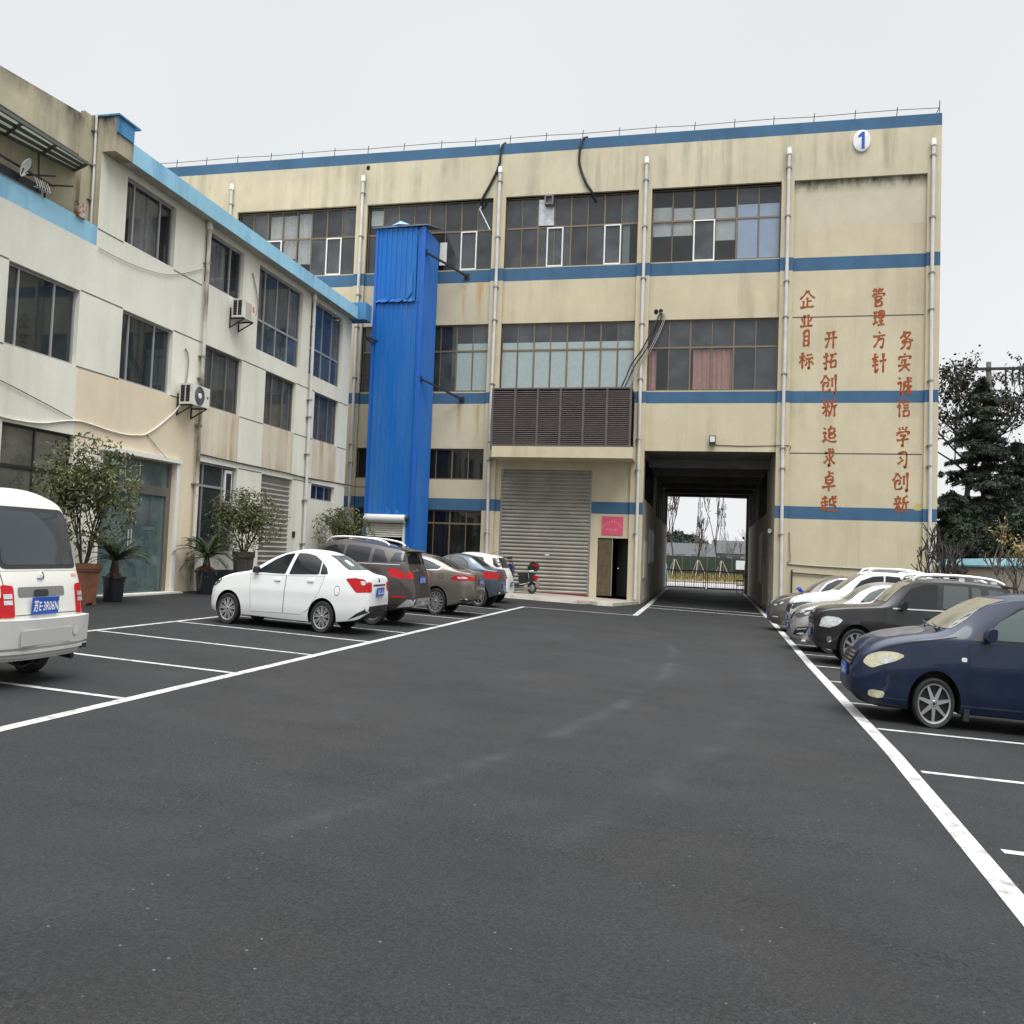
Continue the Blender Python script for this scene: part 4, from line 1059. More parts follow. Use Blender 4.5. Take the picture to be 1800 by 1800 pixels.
# air conditioners
def condenser(label, y0, y1, z0, z1, fan):
    t = thing("air_conditioner", label, "air conditioner", (LX + 0.3, (y0 + y1) / 2, z0 - 0.15), "outdoor air conditioning units")
    x0, x1 = LX + 0.12, LX + 0.47
    mb = MB(); mb.box(x0, x1, y0, y1, z0, z1); cs = mb.build("casing", simple("ac_casing", (0.60, 0.585, 0.54), 0.5, vary=0.1), t)
    mb = MB()
    if fan:
        cy, cz = y0 + (y1 - y0) * 0.44, (z0 + z1) / 2; r_ = 0.255
        for k in range(7):
            rr = r_ * (k + 1) / 7.5
            mb.lathe([(rr - 0.008, 0), (rr + 0.004, 0), (rr + 0.004, 0.012), (rr - 0.008, 0.012)], (x1 + 0.002, cy, cz), 26, 0, (1, 0.88, 1))
        for k in range(12):
            a = k * math.pi / 6
            mb.bar((x1 + 0.008, cy, cz), (x1 + 0.008, cy + 0.88 * r_ * math.cos(a), cz + r_ * math.sin(a)), 0.008)
        mb.build("fan_guard", simple("guard_grey", (0.16, 0.16, 0.16), 0.5), t)
        mb = MB(); mb.disc((x1 + 0.001, cy, cz), 1, 1, 0); mb.v = [Vector((p.x, cy + (p.y - cy) * r_ * 0.88, cz + (p.z - cz) * r_)) for p in mb.v]
        mb.build("fan_opening", simple("fan_dark", (0.055, 0.055, 0.055), 0.6), t)
        mb = MB(); mb.lathe([(0, 0.018), (0.07, 0.016), (0.075, 0.004)], (x1 + 0.004, cy, cz), 18, 0); mb.build("hub", SASHW, t)
        mb = MB(); mb.lathe([(0, 0.001), (0.038, 0.001)], (x1 + 0.002, y1 - 0.1, z0 + 0.28), 14, 0); mb.build("red_badge", RED, t)
    else:
        mb.box(x1, x1 + 0.006, y0 + 0.14, y1 - 0.22, z0 + 0.05, z1 - 0.05); mb.build("front_grille", simple("ac_grille_tan", (0.42, 0.38, 0.32), 0.7), t)
        mb = MB(); mb.box(x1, x1 + 0.004, y1 - 0.17, y1 - 0.06, z1 - 0.26, z1 - 0.1); mb.build("label_sticker", simple("red_sticker", (0.5, 0.2, 0.15), 0.6), t)
    mb = MB()
    for i in range(2):
        for k in range(6):
            zz = z0 + 0.06 + k * (z1 - z0 - 0.1) / 6
            xa = x0 + 0.03 + i * 0.15
            mb.quad((xa, y0 - 0.004, zz), (xa + 0.12, y0 - 0.004, zz), (xa + 0.12, y0 - 0.004, zz + 0.07), (xa, y0 - 0.004, zz + 0.07))
    mb.build("side_vent", BLACK, t)
    mb = MB()
    for y in (y0 + 0.08, y1 - 0.12):
        mb.bar((LX, y, z0 - 0.02), (x1, y, z0 - 0.02), 0.035); mb.bar((x1, y, z0 - 0.03), (LX + 0.01, y, z0 - 0.28), 0.03); mb.bar((LX + 0.015, y, z0 - 0.3), (LX + 0.015, y, z0 + 0.3), 0.03)
    mb.build("wall_bracket", IRON, t)
condenser("tan air conditioner hung below the third floor curtain window", 22.32, 23.0, 8.36, 8.9, False)
condenser("white air conditioner with round fan beside the stained downpipe", 20.02, 20.86, 5.42, 5.96, True)

def cable(label, pts, r, mat_, name="cable", n=8, grp=None):
    mb = MB(); mb.tube(catmull(pts, n), r, 6)
    return tag(mb.build(name, mat_, smooth=60), label, "cable", grp)
GREYC = simple("grey_cable", (0.30, 0.29, 0.26), 0.7)
DKC = simple("dark_cable", (0.05, 0.047, 0.045), 0.7)
X_ = LX + 0.03
cable("pale looping cable from the fan unit across above the shop door", [(X_, 12.9, 4.35), (X_, 14.35, 4.15), (X_, 15.35, 4.18), (X_, 16.2, 4.36), (X_, 16.7, 4.4), (X_, 17.7, 4.33), (X_, 18.4, 4.36), (X_, 18.97, 4.5), (X_, 19.86, 5.1), (X_ + .1, 20.1, 5.45)], 0.022, simple("pale_cable", (0.55, 0.53, 0.47), 0.6))
cable("thin dark cable sloping down the wall above the ground floor window", [(X_, 13.0, 5.0), (X_, 14.3, 4.85), (X_, 16.3, 4.43)], 0.010, DKC)
cable("thin drooping cable under the first third floor window", [(X_, 16.8, 8.42), (X_, 17.6, 8.42), (X_, 18.6, 8.5), (X_, 19.6, 8.72), (X_, 20.9, 9.3)], 0.010, GREYC)
cable("dark cable running level above the ground floor to the blue shaft", [(X_, 21.2, 4.24), (X_, 23.2, 4.22), (X_, 26.2, 4.22), (X_, 27.6, 4.2), (X_, 31.0, 4.25), (-13.3, 31.4, 4.2), (-13.05, 31.8, 4.25)], 0.022, DKC)
cable("curved grey hose above the tan air conditioner", [(X_, 22.95, 8.55), (X_ + .05, 23.65, 8.75), (X_ + .03, 23.8, 9.3), (X_, 23.5, 10.05)], 0.02, GREYC, "hose")
cable("bent grey hose above the white fan unit", [(X_, 20.4, 5.98), (X_ + .03, 20.42, 6.5), (X_ + .02, 20.4, 6.8), (X_, 20.3, 6.95)], 0.022, GREYC, "hose")
cable("thin wire hanging diagonally above the shop door", [(X_, 18.9, 4.45), (X_, 19.3, 4.2), (X_ + .08, 19.6, 3.95)], 0.010, GREYC)
mb = MB(); mb.box(LX, LX + 0.03, 26.92, 27.1, 2.1, 2.3); tag(mb.build("switch_box", BLACK), "small black switch box on the white wall by the downpipe", "box")
mb = MB(); mb.bar((-13.2, 31.2, 10.05), (-12.9, 31.8, 10.0), 0.07); mb.bar((-13.2, 31.3, 10.0), (-12.6, 33.3, 9.4), 0.03); tag(mb.build("tie_bar", IRON), "dark steel tie bar between the office eave and the blue lift shaft", "bar")

# ------------------------------------------------------------------ blue lift shaft against the factory
BLUEM = two_tone("blue_corrugated_paint", (0.010, 0.125, 0.43), (0.035, 0.15, 0.40), 1.2, 0.42, 0.72, 0.38, stretch=(1.4, 1.4, 0.25))
sx0, sx1, sy = -13.10, -11.12, 31.75
ZS = 14.5
shaft = thing("lift_shaft", "tall bright blue corrugated metal lift shaft on the factory front", "lift shaft", (-12.1, 32.4, gz(-12.1)))
def corrugate(mb, a, b, z0, z1, pitch=0.16, dep=0.03, flat=0.55):
    a, b = Vector((*a, 0)), Vector((*b, 0)); d = b - a; L = d.length; d.normalize(); nrm = Vector((d.y, -d.x, 0))
    n = int(L / pitch); p = L / n; pts = []
    for i in range(n):
        for s, h in ((0, 0), (flat * p, 0), (flat * p + 0.018, dep), (p - 0.018, dep)):
            pts.append(a + d * (i * p + s) + nrm * h)
    pts.append(b)
    for i in range(len(pts) - 1):
        q, r_ = pts[i], pts[i + 1]
        mb.quad((q.x, q.y, z0), (r_.x, r_.y, z0), (r_.x, r_.y, z1), (q.x, q.y, z1))
TB = 0.3
mb = MB()
corrugate(mb, (sx0, sy), (sx1, sy), 8.0, 11.6, 0.19); corrugate(mb, (sx0, sy), (sx1, sy), 3.1, 8.0, 0.19)
mb2 = MB()
corrugate(mb, (sx0, sy), (-12.98, sy), TB, 3.1, 0.1); corrugate(mb, (-11.42, sy), (sx1, sy), TB, 3.1, 0.19)
corrugate(mb, (sx1, sy), (sx1, D - 0.01), TB, ZS, 0.13)
corrugate(mb, (sx0, D - 0.01), (sx0, sy), TB, ZS, 0.19)
mb.build("cladding", BLUEM, shaft)
mb = MB(); corrugate(mb, (sx0 + 0.02, sy - 0.05), (sx1 - 0.28, sy - 0.05), 11.55, ZS, 0.19)
corrugate(mb, (sx1 - 0.26, sy - 0.02), (sx1, sy - 0.02), 11.55, ZS, 0.19); mb.build("upper_cladding", BLUEM, shaft)
mb = MB(); mb.bar((sx1 - 0.02, sy - 0.07, TB), (sx1 - 0.02, sy - 0.07, ZS), 0.16, 0.05); mb.bar((sx0 + 0.02, sy - 0.06, TB), (sx0 + 0.02, sy - 0.06, ZS), 0.1, 0.05)
mb.build("corner_trim", simple("blue_trim", (0.008, 0.10, 0.43), 0.4), shaft)
mb = MB()
for i in range(8):   # torn lower edge of the upper sheets
    x = sx0 + 0.08 + i * 0.19
    mb.quad((x, sy - 0.075, 11.6 + 0.05 * (i % 3)), (x + 0.2, sy - 0.075, 11.6 + 0.05 * ((i + 1) % 3)), (x + 0.2, sy - 0.105 - 0.02 * (i % 2), 11.53 + 0.04 * ((i * 5 + 1) % 3)), (x, sy - 0.10, 11.52 + 0.03 * ((i * 3) % 3)))
mb.quad((sx1 - .66, sy - 0.075, 11.6), (sx1 - .58, sy - 0.13, 11.65), (sx1 - .58, sy - 0.09, 12.4), (sx1 - .66, sy - 0.075, 12.45))
mb.quad((sx1 - 0.58, sy - 0.13, 11.65), (sx1 - 0.4, sy - 0.1, 11.9), (sx1 - 0.42, sy - 0.08, 12.8), (sx1 - 0.58, sy - 0.09, 12.4))
mb.build("torn_sheet", BLUEM, shaft)
mb = MB(); mb.box(sx0 + .06, sx1 - .5, sy - .06, sy - .052, 11.50, 11.56); mb.build("torn_gap", simple("torn_gap_dark", (0.006, 0.02, 0.07), .8), shaft)
mb = MB()
for x in (-12.3, -11.95): mb.quad((x, sy - 0.04, 3.5), (x + 0.15, sy - 0.09, 3.62), (x + 0.28, sy - 0.03, 3.25), (x + 0.1, sy - 0.035, 3.15))
mb.build("dented_sheet", simple("bent_blue_sheet", (0.02, 0.15, 0.5), 0.35), shaft)
mb = MB()
zr = ZS + .03
mb.add([(sx0 - 0.16, sy - 0.18, zr - 0.04), (sx1 + 0.15, sy - 0.18, zr + 0.0), (sx1 + 0.15, D - 0.01, zr + 0.53), (sx0 - 0.16, D - 0.01, zr + 0.53),
        (sx0 - 0.16, sy - 0.18, zr - .005), (sx1 + 0.15, sy - 0.18, zr + 0.035), (sx1 + 0.15, D - 0.01, zr + 0.565), (sx0 - 0.16, D - 0.01, zr + 0.565)],
       [(0, 1, 2, 3), (4, 7, 6, 5), (0, 4, 5, 1), (1, 5, 6, 2), (2, 6, 7, 3), (3, 7, 4, 0)])
mb.build("roof", simple("shaft_roof", (0.16, 0.2, 0.24), 0.5, vary=0.2), shaft)
mb = MB()
mb.add([(-12.5, sy - 0.1, zr + 0.06), (-12.15, sy - 0.05, zr + 0.26), (-11.75, sy - 0.1, zr + 0.08), (-12.1, sy + 0.7, zr + 0.4), (-12.15, sy - 0.25, zr + 0.06)], [(0, 1, 3), (1, 2, 3), (0, 4, 1), (4, 2, 1)])
mb.build("crumpled_sheet", simple("pale_blue_sheet", (0.16, 0.35, 0.6), 0.5), shaft)
mb = MB(); mb.tube([(-13.03, sy - 0.18, 3.0), (-11.38, sy - 0.18, 3.0)], 0.17, 20)
rs = mb.build("shutter_box", simple("white_shutter_box", (0.6, 0.6, 0.58), 0.4), shaft, smooth=40)
mb = MB(); mb.lathe([(0, 0.0), (0.1, 0.0), (0.1, 0.1), (0, 0.1)], (-11.36, sy - 0.18, 3.02), 12, 0); mb.build("motor", simple("motor_black", (0.03, 0.03, 0.03), 0.5), rs)
mb = MB()
for i in range(6):
    z = 2.30 + i * 0.085
    mb.quad((-12.92, sy - 0.05, z), (-11.5, sy - 0.05, z), (-11.5, sy - 0.02, z + 0.05), (-12.92, sy - 0.02, z + 0.05)); mb.quad((-12.92, sy - 0.02, z + 0.05), (-11.5, sy - 0.02, z + 0.05), (-11.5, sy - 0.05, z + 0.085), (-12.92, sy - 0.05, z + 0.085))
mb.build("roller_shutter", simple("white_slats", (0.58, 0.56, 0.5), 0.5, vary=0.1), shaft)
mb = MB(); mb.box(-13.0, -12.92, sy - 0.1, sy - 0.002, TB, 2.9); mb.box(-11.5, -11.42, sy - 0.1, sy - 0.002, TB, 2.9); mb.build("door_jamb", WHITEP, shaft)
mb = MB(); mb.box(-12.92, -11.5, sy + 0.5, sy + 0.52, TB, 2.9); mb.build("dark_car", simple("lift_dark", (0.006, 0.006, 0.007), 0.7), shaft)
mb = MB(); mb.box(-11.40, -11.31, sy - 0.06, sy - 0.035, 1.15, 1.35); mb.box(-11.28, -11.21, sy - 0.06, sy - 0.035, 1.6, 1.95); mb.build("control_box", WHITEP, shaft)
mb = MB(); mb.box(sx1 + 0.001, sx1 + 0.9, D - 0.5, D - 0.45, 13.6, 14.9); 
mb = MB(); mb.box(sx1 + 0.02, sx1 + 0.32, FP - 0.1, FP - 0.06, 13.6, 14.55); mb.build("white_board", WHITEP, shaft)
for (zz, zw) in ((13.55, 13.08), (8.52, 8.0)):
    mb = MB(); mb.bar((sx1 + 0.03, sy + 0.12, zz), (-9.86, P1 - 0.02, zw), 0.07); mb.box(-9.98, -9.78, P1 - 0.04, P1 - 0.002, zw - 0.12, zw + 0.12); mb.box(sx1 + 0.032, sx1 + 0.06, sy + 0.02, sy + 0.2, zz - 0.1, zz + 0.1)
    mb.build("stay_bar", IRON, shaft)

# ------------------------------------------------------------------ louvred cage over the shutter
BRN = simple("brown_louvre", (0.105, 0.083, 0.080), 0.5, 0.1, vary=0.12)
lx0, lx1, ly, lz0, lz1 = -8.24, -2.93, 32.2, 5.95, 8.2
cage = thing("louvred_cage", "brown slatted air conditioner cage above the big roller shutter", "cage", ((lx0 + lx1) / 2, 32.6, lz0))
nb = 6; st = (lx1 - lx0) / nb
mb = MB()
for i in range(nb + 1):
    x = lx0 + i * st; mb.box(x - 0.04, x + 0.04, ly - 0.012, ly + 0.06, lz0 + 0.07, lz1 - 0.06)
mb.box(lx0 - 0.04, lx1 + 0.04, ly - 0.012, ly + 0.06, lz1 - 0.06, lz1); mb.box(lx0 - 0.04, lx1 + 0.04, ly - 0.012, ly + 0.06, lz0, lz0 + 0.07)
mb.box(lx1 - 0.03, lx1 + 0.04, ly + 0.06, P1 - 0.1, lz1 - 0.06, lz1); mb.box(lx1 - 0.03, lx1 + 0.04, ly + 0.06, P1 - 0.1, lz0, lz0 + 0.07); mb.box(lx1 - 0.03, lx1 + 0.04, P1 - 0.18, P1 - 0.1, lz0 + 0.07, lz1 - 0.06)
mb.box(lx0 - 0.04, lx1 + 0.04, ly + 0.061, P1 - 0.1, lz1 - 0.035, lz1 - 0.03)
mb.build("frame", BRN, cage)
for i in range(nb):
    mb = MB(); z = lz0 + 0.1
    xa, xb = lx0 + i * st + 0.04, lx0 + (i + 1) * st - 0.04
    while z < lz1 - 0.1:
        mb.add([(xa, ly + 0.0, z), (xb, ly + 0.0, z), (xb, ly + 0.05, z + 0.045), (xa, ly + 0.05, z + 0.045), (xa, ly + 0.0, z + 0.012), (xb, ly + 0.0, z + 0.012), (xb, ly + 0.05, z + 0.057), (xa, ly + 0.05, z + 0.057)],
               [(0, 1, 2, 3), (4, 7, 6, 5), (0, 4, 5, 1), (2, 6, 7, 3)]); z += 0.0735
    mb.build("slat_panel", BRN, cage)
mb = MB(); z = lz0 + 0.1
while z < lz1 - 0.1:
    mb.quad((lx1 + 0.03, ly + 0.06, z), (lx1 + 0.03, P1 - 0.18, z), (lx1 - 0.02, P1 - 0.18, z + 0.05), (lx1 - 0.02, ly + 0.06, z + 0.05)); z += 0.0735
mb.build("slat_panel", BRN, cage)
mb = MB(); mb.box(lx0, lx1 - 0.06, ly + 0.09, ly + 0.1, lz0 + 0.05, lz1 - 0.05); mb.build("back_mesh", simple("cage_dark", (0.012, 0.012, 0.012), 0.9), cage)

# signs, lamp and fittings on the factory
sg = thing("number_sign", "round white sign with a blue numeral one near the roof", "sign", (5.21, D - 0.03, 17.2))
mb = MB(); mb.lathe([(0, -0.05), (0.285, -0.05), (0.30, -0.04), (0.30, 0.025), (0, 0.025)], (5.21, D - 0.03, 17.62), 40, 1, (1, 1, 1.36)); mb.build("disc", simple("sign_white", (0.72, 0.73, 0.74), 0.45), sg, smooth=30)
mb = MB(); y = D - 0.086
mb.prism([(5.20, 17.30), (5.31, 17.30), (5.31, 17.96), (5.22, 17.96), (5.08, 17.82), (5.08, 17.73), (5.20, 17.78)], 1, y, y + 0.008)
mb.build("numeral", simple("sign_blue", (0.01, 0.06, 0.36), 0.5), sg)
ps = thing("pink_sign", "pink square company sign above the small brown door", "sign", (-3.62, P1 - 0.02, 2.69))
mb = MB(); mb.box(-4.03, -3.21, P1 - 0.03, P1 - 0.003, 2.69, 3.41); mb.build("panel", simple("sign_pink", (0.58, 0.07, 0.14), 0.5), ps)
mb = MB()
def glyphlet(cx, cz, s, rot_=0.0):
    for k in range(5):
        a, b, c_, d_ = (R.uniform(-.5, .3), R.uniform(-.5, .5), R.uniform(.15, .7), R.uniform(.10, .16))
        x0, z0 = a * s, b * s
        w_, h_ = (c_ * s, d_ * s) if k % 2 else (d_ * s, c_ * s * 1.2)
        q = []
        for (px, pz) in ((x0, z0), (x0 + w_, z0), (x0 + w_, z0 + h_), (x0, z0 + h_)):
            q.append((cx + px * math.cos(rot_) - pz * math.sin(rot_), P1 - 0.034, cz + px * math.sin(rot_) + pz * math.cos(rot_)))
        mb.add(q, [(0, 1, 2, 3)])
for k in range(11):
    a = math.radians(68 - k * 13.6)
    glyphlet(-3.63 + 0.36 * -math.sin(a), 2.88 + 0.31 * math.cos(a), 0.05, a * 0.6)
for k in range(6): glyphlet(-3.82 + k * 0.078, 2.885, 0.055)
mb.build("white_mark", simple("sign_letter_white", (0.75, 0.72, 0.72), 0.6), ps)
fl = thing("floodlight", "black framed floodlight above the passage", "lamp", (0.08, P1 - 0.1, 6.2))
mb = MB(); mb.box(-0.04, 0.2, P1 - 0.16, P1 - 0.08, 6.2, 6.57); mb.box(0.03, 0.13, P1 - 0.08, P1, 6.25, 6.32); mb.build("housing", BLACK, fl)
mb = MB(); mb.box(-0.01, 0.17, P1 - 0.165, P1 - 0.161, 6.33, 6.54); mb.build("lens", simple("lamp_lens", (0.62, 0.63, 0.64), 0.25), fl)
cable("thin cable from the floodlight to the pilaster", [(0.2, P1 - 0.02, 6.23), (1.2, P1 - 0.015, 6.2), (2.36, P1 - 0.015, 6.22), (2.37, D - 0.02, 6.22), (2.88, D - 0.02, 6.2), (2.89, P1 - 0.02, 6.05)], 0.014, DKC)
HOSE = simple("black_hose", (0.008, 0.008, 0.008), 0.55)
cable("long black hose from the roof edge to the window left of the pilaster", [(-8.47, D + 0.1, 18.58), (-8.6, D - 0.06, 18.3), (-8.66, D - 0.06, 17.6), (-8.95, D - 0.07, 16.9), (-9.3, D - 0.05, 16.25), (-9.38, P1 + 0.02, 16.0)], 0.055, HOSE, "hose")
cable("black hose bowing from the roof edge to the window with the duct", [(-5.1, D + 0.1, 18.58), (-5.3, D - 0.05, 18.35), (-5.37, D - 0.06, 17.5), (-5.1, D - 0.06, 16.7), (-4.85, D - 0.03, 16.3), (-4.7, P1 + 0.04, 16.0)], 0.055, HOSE, "hose")
cable("thin white pipe beside the long black hose", [(-8.62, D - 0.05, 18.55), (-8.68, D - 0.06, 17.45)], 0.03, WHITEP, "pipe")
mb = MB(); mb.bar((-9.45, P1 - 0.02, 15.88), (-8.95, D - 0.02, 14.95), 0.035); mb.bar((-9.45, P1 - 0.02, 15.88), (-9.38, P1 - 0.02, 16.0), 0.035); tag(mb.build("prop_stick", WHITEP), "slanted white stick against the window beside the black hose", "stick")
for k, (dx, m_, r_) in enumerate(((0.0, HOSE, 0.03), (0.13, HOSE, 0.026), (0.24, GREYC, 0.014), (0.30, GREYC, 0.014))):
    labs = ["thicker black cable from the wall hole down to the louvred cage", "second black cable from the wall hole to the cage, kinked midway", "grey cable hanging outermost from the wall hole to the cage", "thin grey cable slackest of those from the wall hole"]
    cable(labs[k], [(-2.02 + dx * 0.2, P1 - 0.02, 11.4), (-2.12 + dx, P1 - 0.12, 11.1), (-2.62 + dx * 1.2, D - 0.18, 9.95), (-3.05 + dx * 1.2, D - 0.16, 9.3), (-3.25 + dx, D - 0.25, 8.75), (-3.5 + dx, D - 0.3, 8.15)], r_, m_, "cable", 8, "cables from the wall hole to the cage")
cable("grey conduit along the blank bay above the parked cars", [(2.95, P1 - .03, 3.0), (3.0, P1 - .03, 2.0), (3.08, P1 - .03, 1.81), (6.0, P1 - .03, 1.73), (7.4, P1 - .03, 1.7)], 0.025, GREYC, "conduit", 3)
mb = MB(); mb.bar((3.06, P1 - 0.05, -0.1), (3.06, P1 - 0.05, 1.62), 0.05); mb.bar((3.06, P1 - 0.05, 1.5), (6.5, P1 - 0.05, 1.36), 0.04); tag(mb.build("standpipe", IRON), "dark water standpipe with side arm in front of the blank bay", "pipe")
rail = thing("lightning_conductor", "thin lightning conductor wire on posts along the factory roof edge", "wire", (-8, D + 0.15, ZT))
xs_ = [-26.4, -25.0, -23.57, -22.09, -20.57, -18.96, -17.48, -15.98, -14.45, -12.84, -11.2, -9.74, -8.27, -6.78, -5.29, -3.83, -2.4, -0.9, 0.6, 2.05, 3.51, 4.97, 6.43, 7.88]
mb = MB(); mb.tube([(x, D + 0.06, ZT + 0.24 + 0.02 * math.sin(i * 2.1)) for i, x in enumerate(xs_)], 0.014, 5); mb.tube([(7.88, D + 0.06, ZT + 0.24), (7.88, YB - 0.1, ZT + 0.24)], 0.014, 5); mb.build("wire", IRON, rail)
mb = MB()
for i, x in enumerate(xs_): mb.tube([(x, D + 0.06, ZT), (x + 0.02, D + 0.06, ZT + (0.36 if i < len(xs_) - 1 else 0.5))], 0.016, 5)
mb.build("post", IRON, rail)

# inside the passage: cameras, notice boards, gate
def bullet(label, x, y, z, s, m_):
    t = thing("security_camera", label, "camera", (x, y, z), "security cameras at the passage")
    mb = MB(); mb.tube([(x - s * 0.12, y - 0.28, z - 0.03), (x - s * 0.1, y - 0.02, z + 0.02)], 0.07, 10); mb.build("body", m_, t)
    mb = MB(); mb.tube([(x - s * 0.1, y - 0.05, z - 0.02), (x - s * 0.04, y, z - 0.1), (x, y + 0.02, z - 0.1)], 0.025, 6); mb.build("bracket", IRON, t)
bullet("white camera on the right passage wall near the mouth", 2.40, 34.4, 3.05, 1, WHITEP)
bullet("dark camera at the far right end of the passage", 2.2, 53.9, 3.3, 1, IRON)
bullet("dark camera at the far left end of the passage", -2.46, 53.0, 3.3, -1, IRON)
for (x, s, y0, y1, z0, z1, lab) in ((-2.46, 1, 37.3, 40.6, 1.6, 3.1, "pale framed notice board on the left passage wall"), (2.40, -1, 40.2, 42.2, 0.9, 3.2, "pale notice panel on the right passage wall")):
    t = thing("notice_board", lab, "board", (x, (y0 + y1) / 2, z0))
    mb = MB(); mb.box(min(x, x + s * 0.05), max(x, x + s * 0.05), y0, y1, z0, z1); mb.build("board", simple("board_grey", (0.35, 0.35, 0.33), 0.6), t)
    mb = MB()
    for i in range(4 if s > 0 else 2):
        w_ = (y1 - y0) / (4 if s > 0 else 2)
        a = y0 + i * w_ + 0.06
        mb.box(min(x + s * 0.051, x + s * 0.06), max(x + s * 0.051, x + s * 0.06), a, a + w_ - 0.14, z0 + 0.1, z1 - 0.1)
    mb.build("sheet", simple("board_paper", (0.55, 0.55, 0.52), 0.6), t)
mb = MB(); mb.box(-2.455, -2.41, 34.35, 35.9, 1.05, 2.5); tag(mb.build("meter_cabinet", simple("cabinet_paint", (0.42, 0.39, 0.33), 0.6)), "flush metal cabinet door in the left passage wall", "cabinet")
for i, (x0, x1) in enumerate(((-2.45, -0.05), (0.03, 2.3))):
    t = thing("gate_leaf", "black barred gate leaf on the %s side of the passage exit" % ("left" if i == 0 else "right"), "gate", ((x0 + x1) / 2, 54.6, 0.0), "gate leaves at the passage exit")
    zb_ = 0.13 - 0.02 * i
    mb = MB(); mb.box(x0, x1, 54.58, 54.62, zb_, zb_ + 0.09); mb.box(x0, x1, 54.58, 54.62, 1.18, 1.23); mb.box(x0, x0 + 0.05, 54.58, 54.62, zb_ - 0.1, 1.3); mb.box(x1 - 0.05, x1, 54.58, 54.62, zb_ - 0.1, 1.3); mb.build("frame", BLACK, t)
    mb = MB(); n = 17
    for k in range(1, n):
        x = x0 + (x1 - x0) * k / n
        mb.tube([(x, 54.6, zb_ + 0.09), (x, 54.6, 1.18)], 0.022 if k % 4 == 0 else 0.011, 6)
    mb.build("bar", BLACK, t)
gb = thing("gate_motor", "grey gate motor post with a red lamp at the passage exit", "post", (2.33, 54.4, 0))
mb = MB(); mb.box(2.22, 2.38, 54.35, 54.5, -0.1, 1.7); mb.build("cabinet", simple("motor_grey", (0.3, 0.29, 0.28), 0.6), gb)
mb = MB(); mb.box(2.18, 2.32, 54.3, 54.349, 0.85, 1.15); mb.build("red_lamp", RED, gb)
mb = MB(); mb.box(1.75, 2.2, 54.1, 54.3, 0.68, 0.75); mb.box(1.78, 1.82, 54.12, 54.16, -0.05, 0.68); mb.box(2.12, 2.16, 54.12, 54.16, -0.05, 0.68); mb.box(1.75, 2.2, 54.1, 54.3, 0.4, 0.46)
tag(mb.build("small_table", IRON), "small dark metal table beside the gate motor", "table")
# ------------------------------------------------------------------ vehicles
WA = 0.75      # every round thing in the picture stands 4/3 taller than wide

def pchip(tab):
    xs_ = [p[0] for p in tab]; ys_ = [p[1] for p in tab]; n = len(xs_)
    h = [xs_[i + 1] - xs_[i] for i in range(n - 1)]; d = [(ys_[i + 1] - ys_[i]) / h[i] for i in range(n - 1)]
    m = [0.0] * n
    m[0], m[-1] = d[0], d[-1]
    for i in range(1, n - 1):
        if d[i - 1] * d[i] <= 0: m[i] = 0.0
        else:
            w1, w2 = 2 * h[i] + h[i - 1], h[i] + 2 * h[i - 1]
            m[i] = (w1 + w2) / (w1 / d[i - 1] + w2 / d[i])
    def f(x):
        if x <= xs_[0]: return ys_[0]
        if x >= xs_[-1]: return ys_[-1]
        i = max(k for k in range(n - 1) if xs_[k] <= x)
        t = (x - xs_[i]) / h[i]
        return (ys_[i] * (1 + 2 * t) * (1 - t) ** 2 + m[i] * h[i] * t * (1 - t) ** 2 + ys_[i + 1] * t * t * (3 - 2 * t) + m[i + 1] * h[i] * t * t * (t - 1))
    return f

TYRE = simple("tyre_rubber", (0.018, 0.018, 0.018), 0.75, bump=0.1, bscale=60)
ALLOY = simple("alloy_rim", (0.62, 0.62, 0.63), 0.28, 0.85)
RIMDK = simple("brake_dark", (0.03, 0.03, 0.032), 0.5, 0.4)
PLAST = simple("black_trim_plastic", (0.018, 0.018, 0.019), 0.5)
CHROME = simple("chrome_trim", (0.75, 0.75, 0.76), 0.12, 1.0)
SEAM = simple("panel_gap", (0.008, 0.008, 0.008), 0.8)
CARGL = simple("tinted_car_glass", (0.014, 0.016, 0.017), 0.04, 0.0, 0.5)
CARGL2 = simple("pale_car_glass", (0.075, 0.088, 0.084), 0.04, 0.0, 0.5)
CARGL3 = simple("windscreen_reflection_tint", (0.17, 0.165, 0.125), 0.12, 0.0, 0.5, vary=0.12, vscale=5)  # khaki reflection of building and dashboard put into the glass colour
REDL = simple("red_lamp_lens", (0.42, 0.006, 0.010), 0.16, 0.0, 0.35)
CLEARL = simple("clear_lamp_lens", (0.55, 0.56, 0.56), 0.08, 0.35, 0.6, coat=1.0, vary=0.25, vscale=22)
YELL = simple("yellowed_lamp_lens", (0.52, 0.48, 0.33), 0.15, 0.1, 0.6, coat=1.0, vary=0.2, vscale=14)
SMOKE = simple("dark_lamp_lens", (0.10, 0.10, 0.105), 0.08, 0.5, 0.6, coat=1.0, vary=0.4, vscale=25)
PLBLUE = simple("plate_blue", (0.015, 0.075, 0.36), 0.4)
PLWHITE = simple("plate_white", (0.75, 0.76, 0.78), 0.5)

def chaikin(p, it=2):
    for _ in range(it):
        q = []
        for i in range(len(p)):
            a, b = p[i], p[(i + 1) % len(p)]
            q += [(a[0] * .8 + b[0] * .2, a[1] * .8 + b[1] * .2), (a[0] * .2 + b[0] * .8, a[1] * .2 + b[1] * .8)]
        p = q
    return p

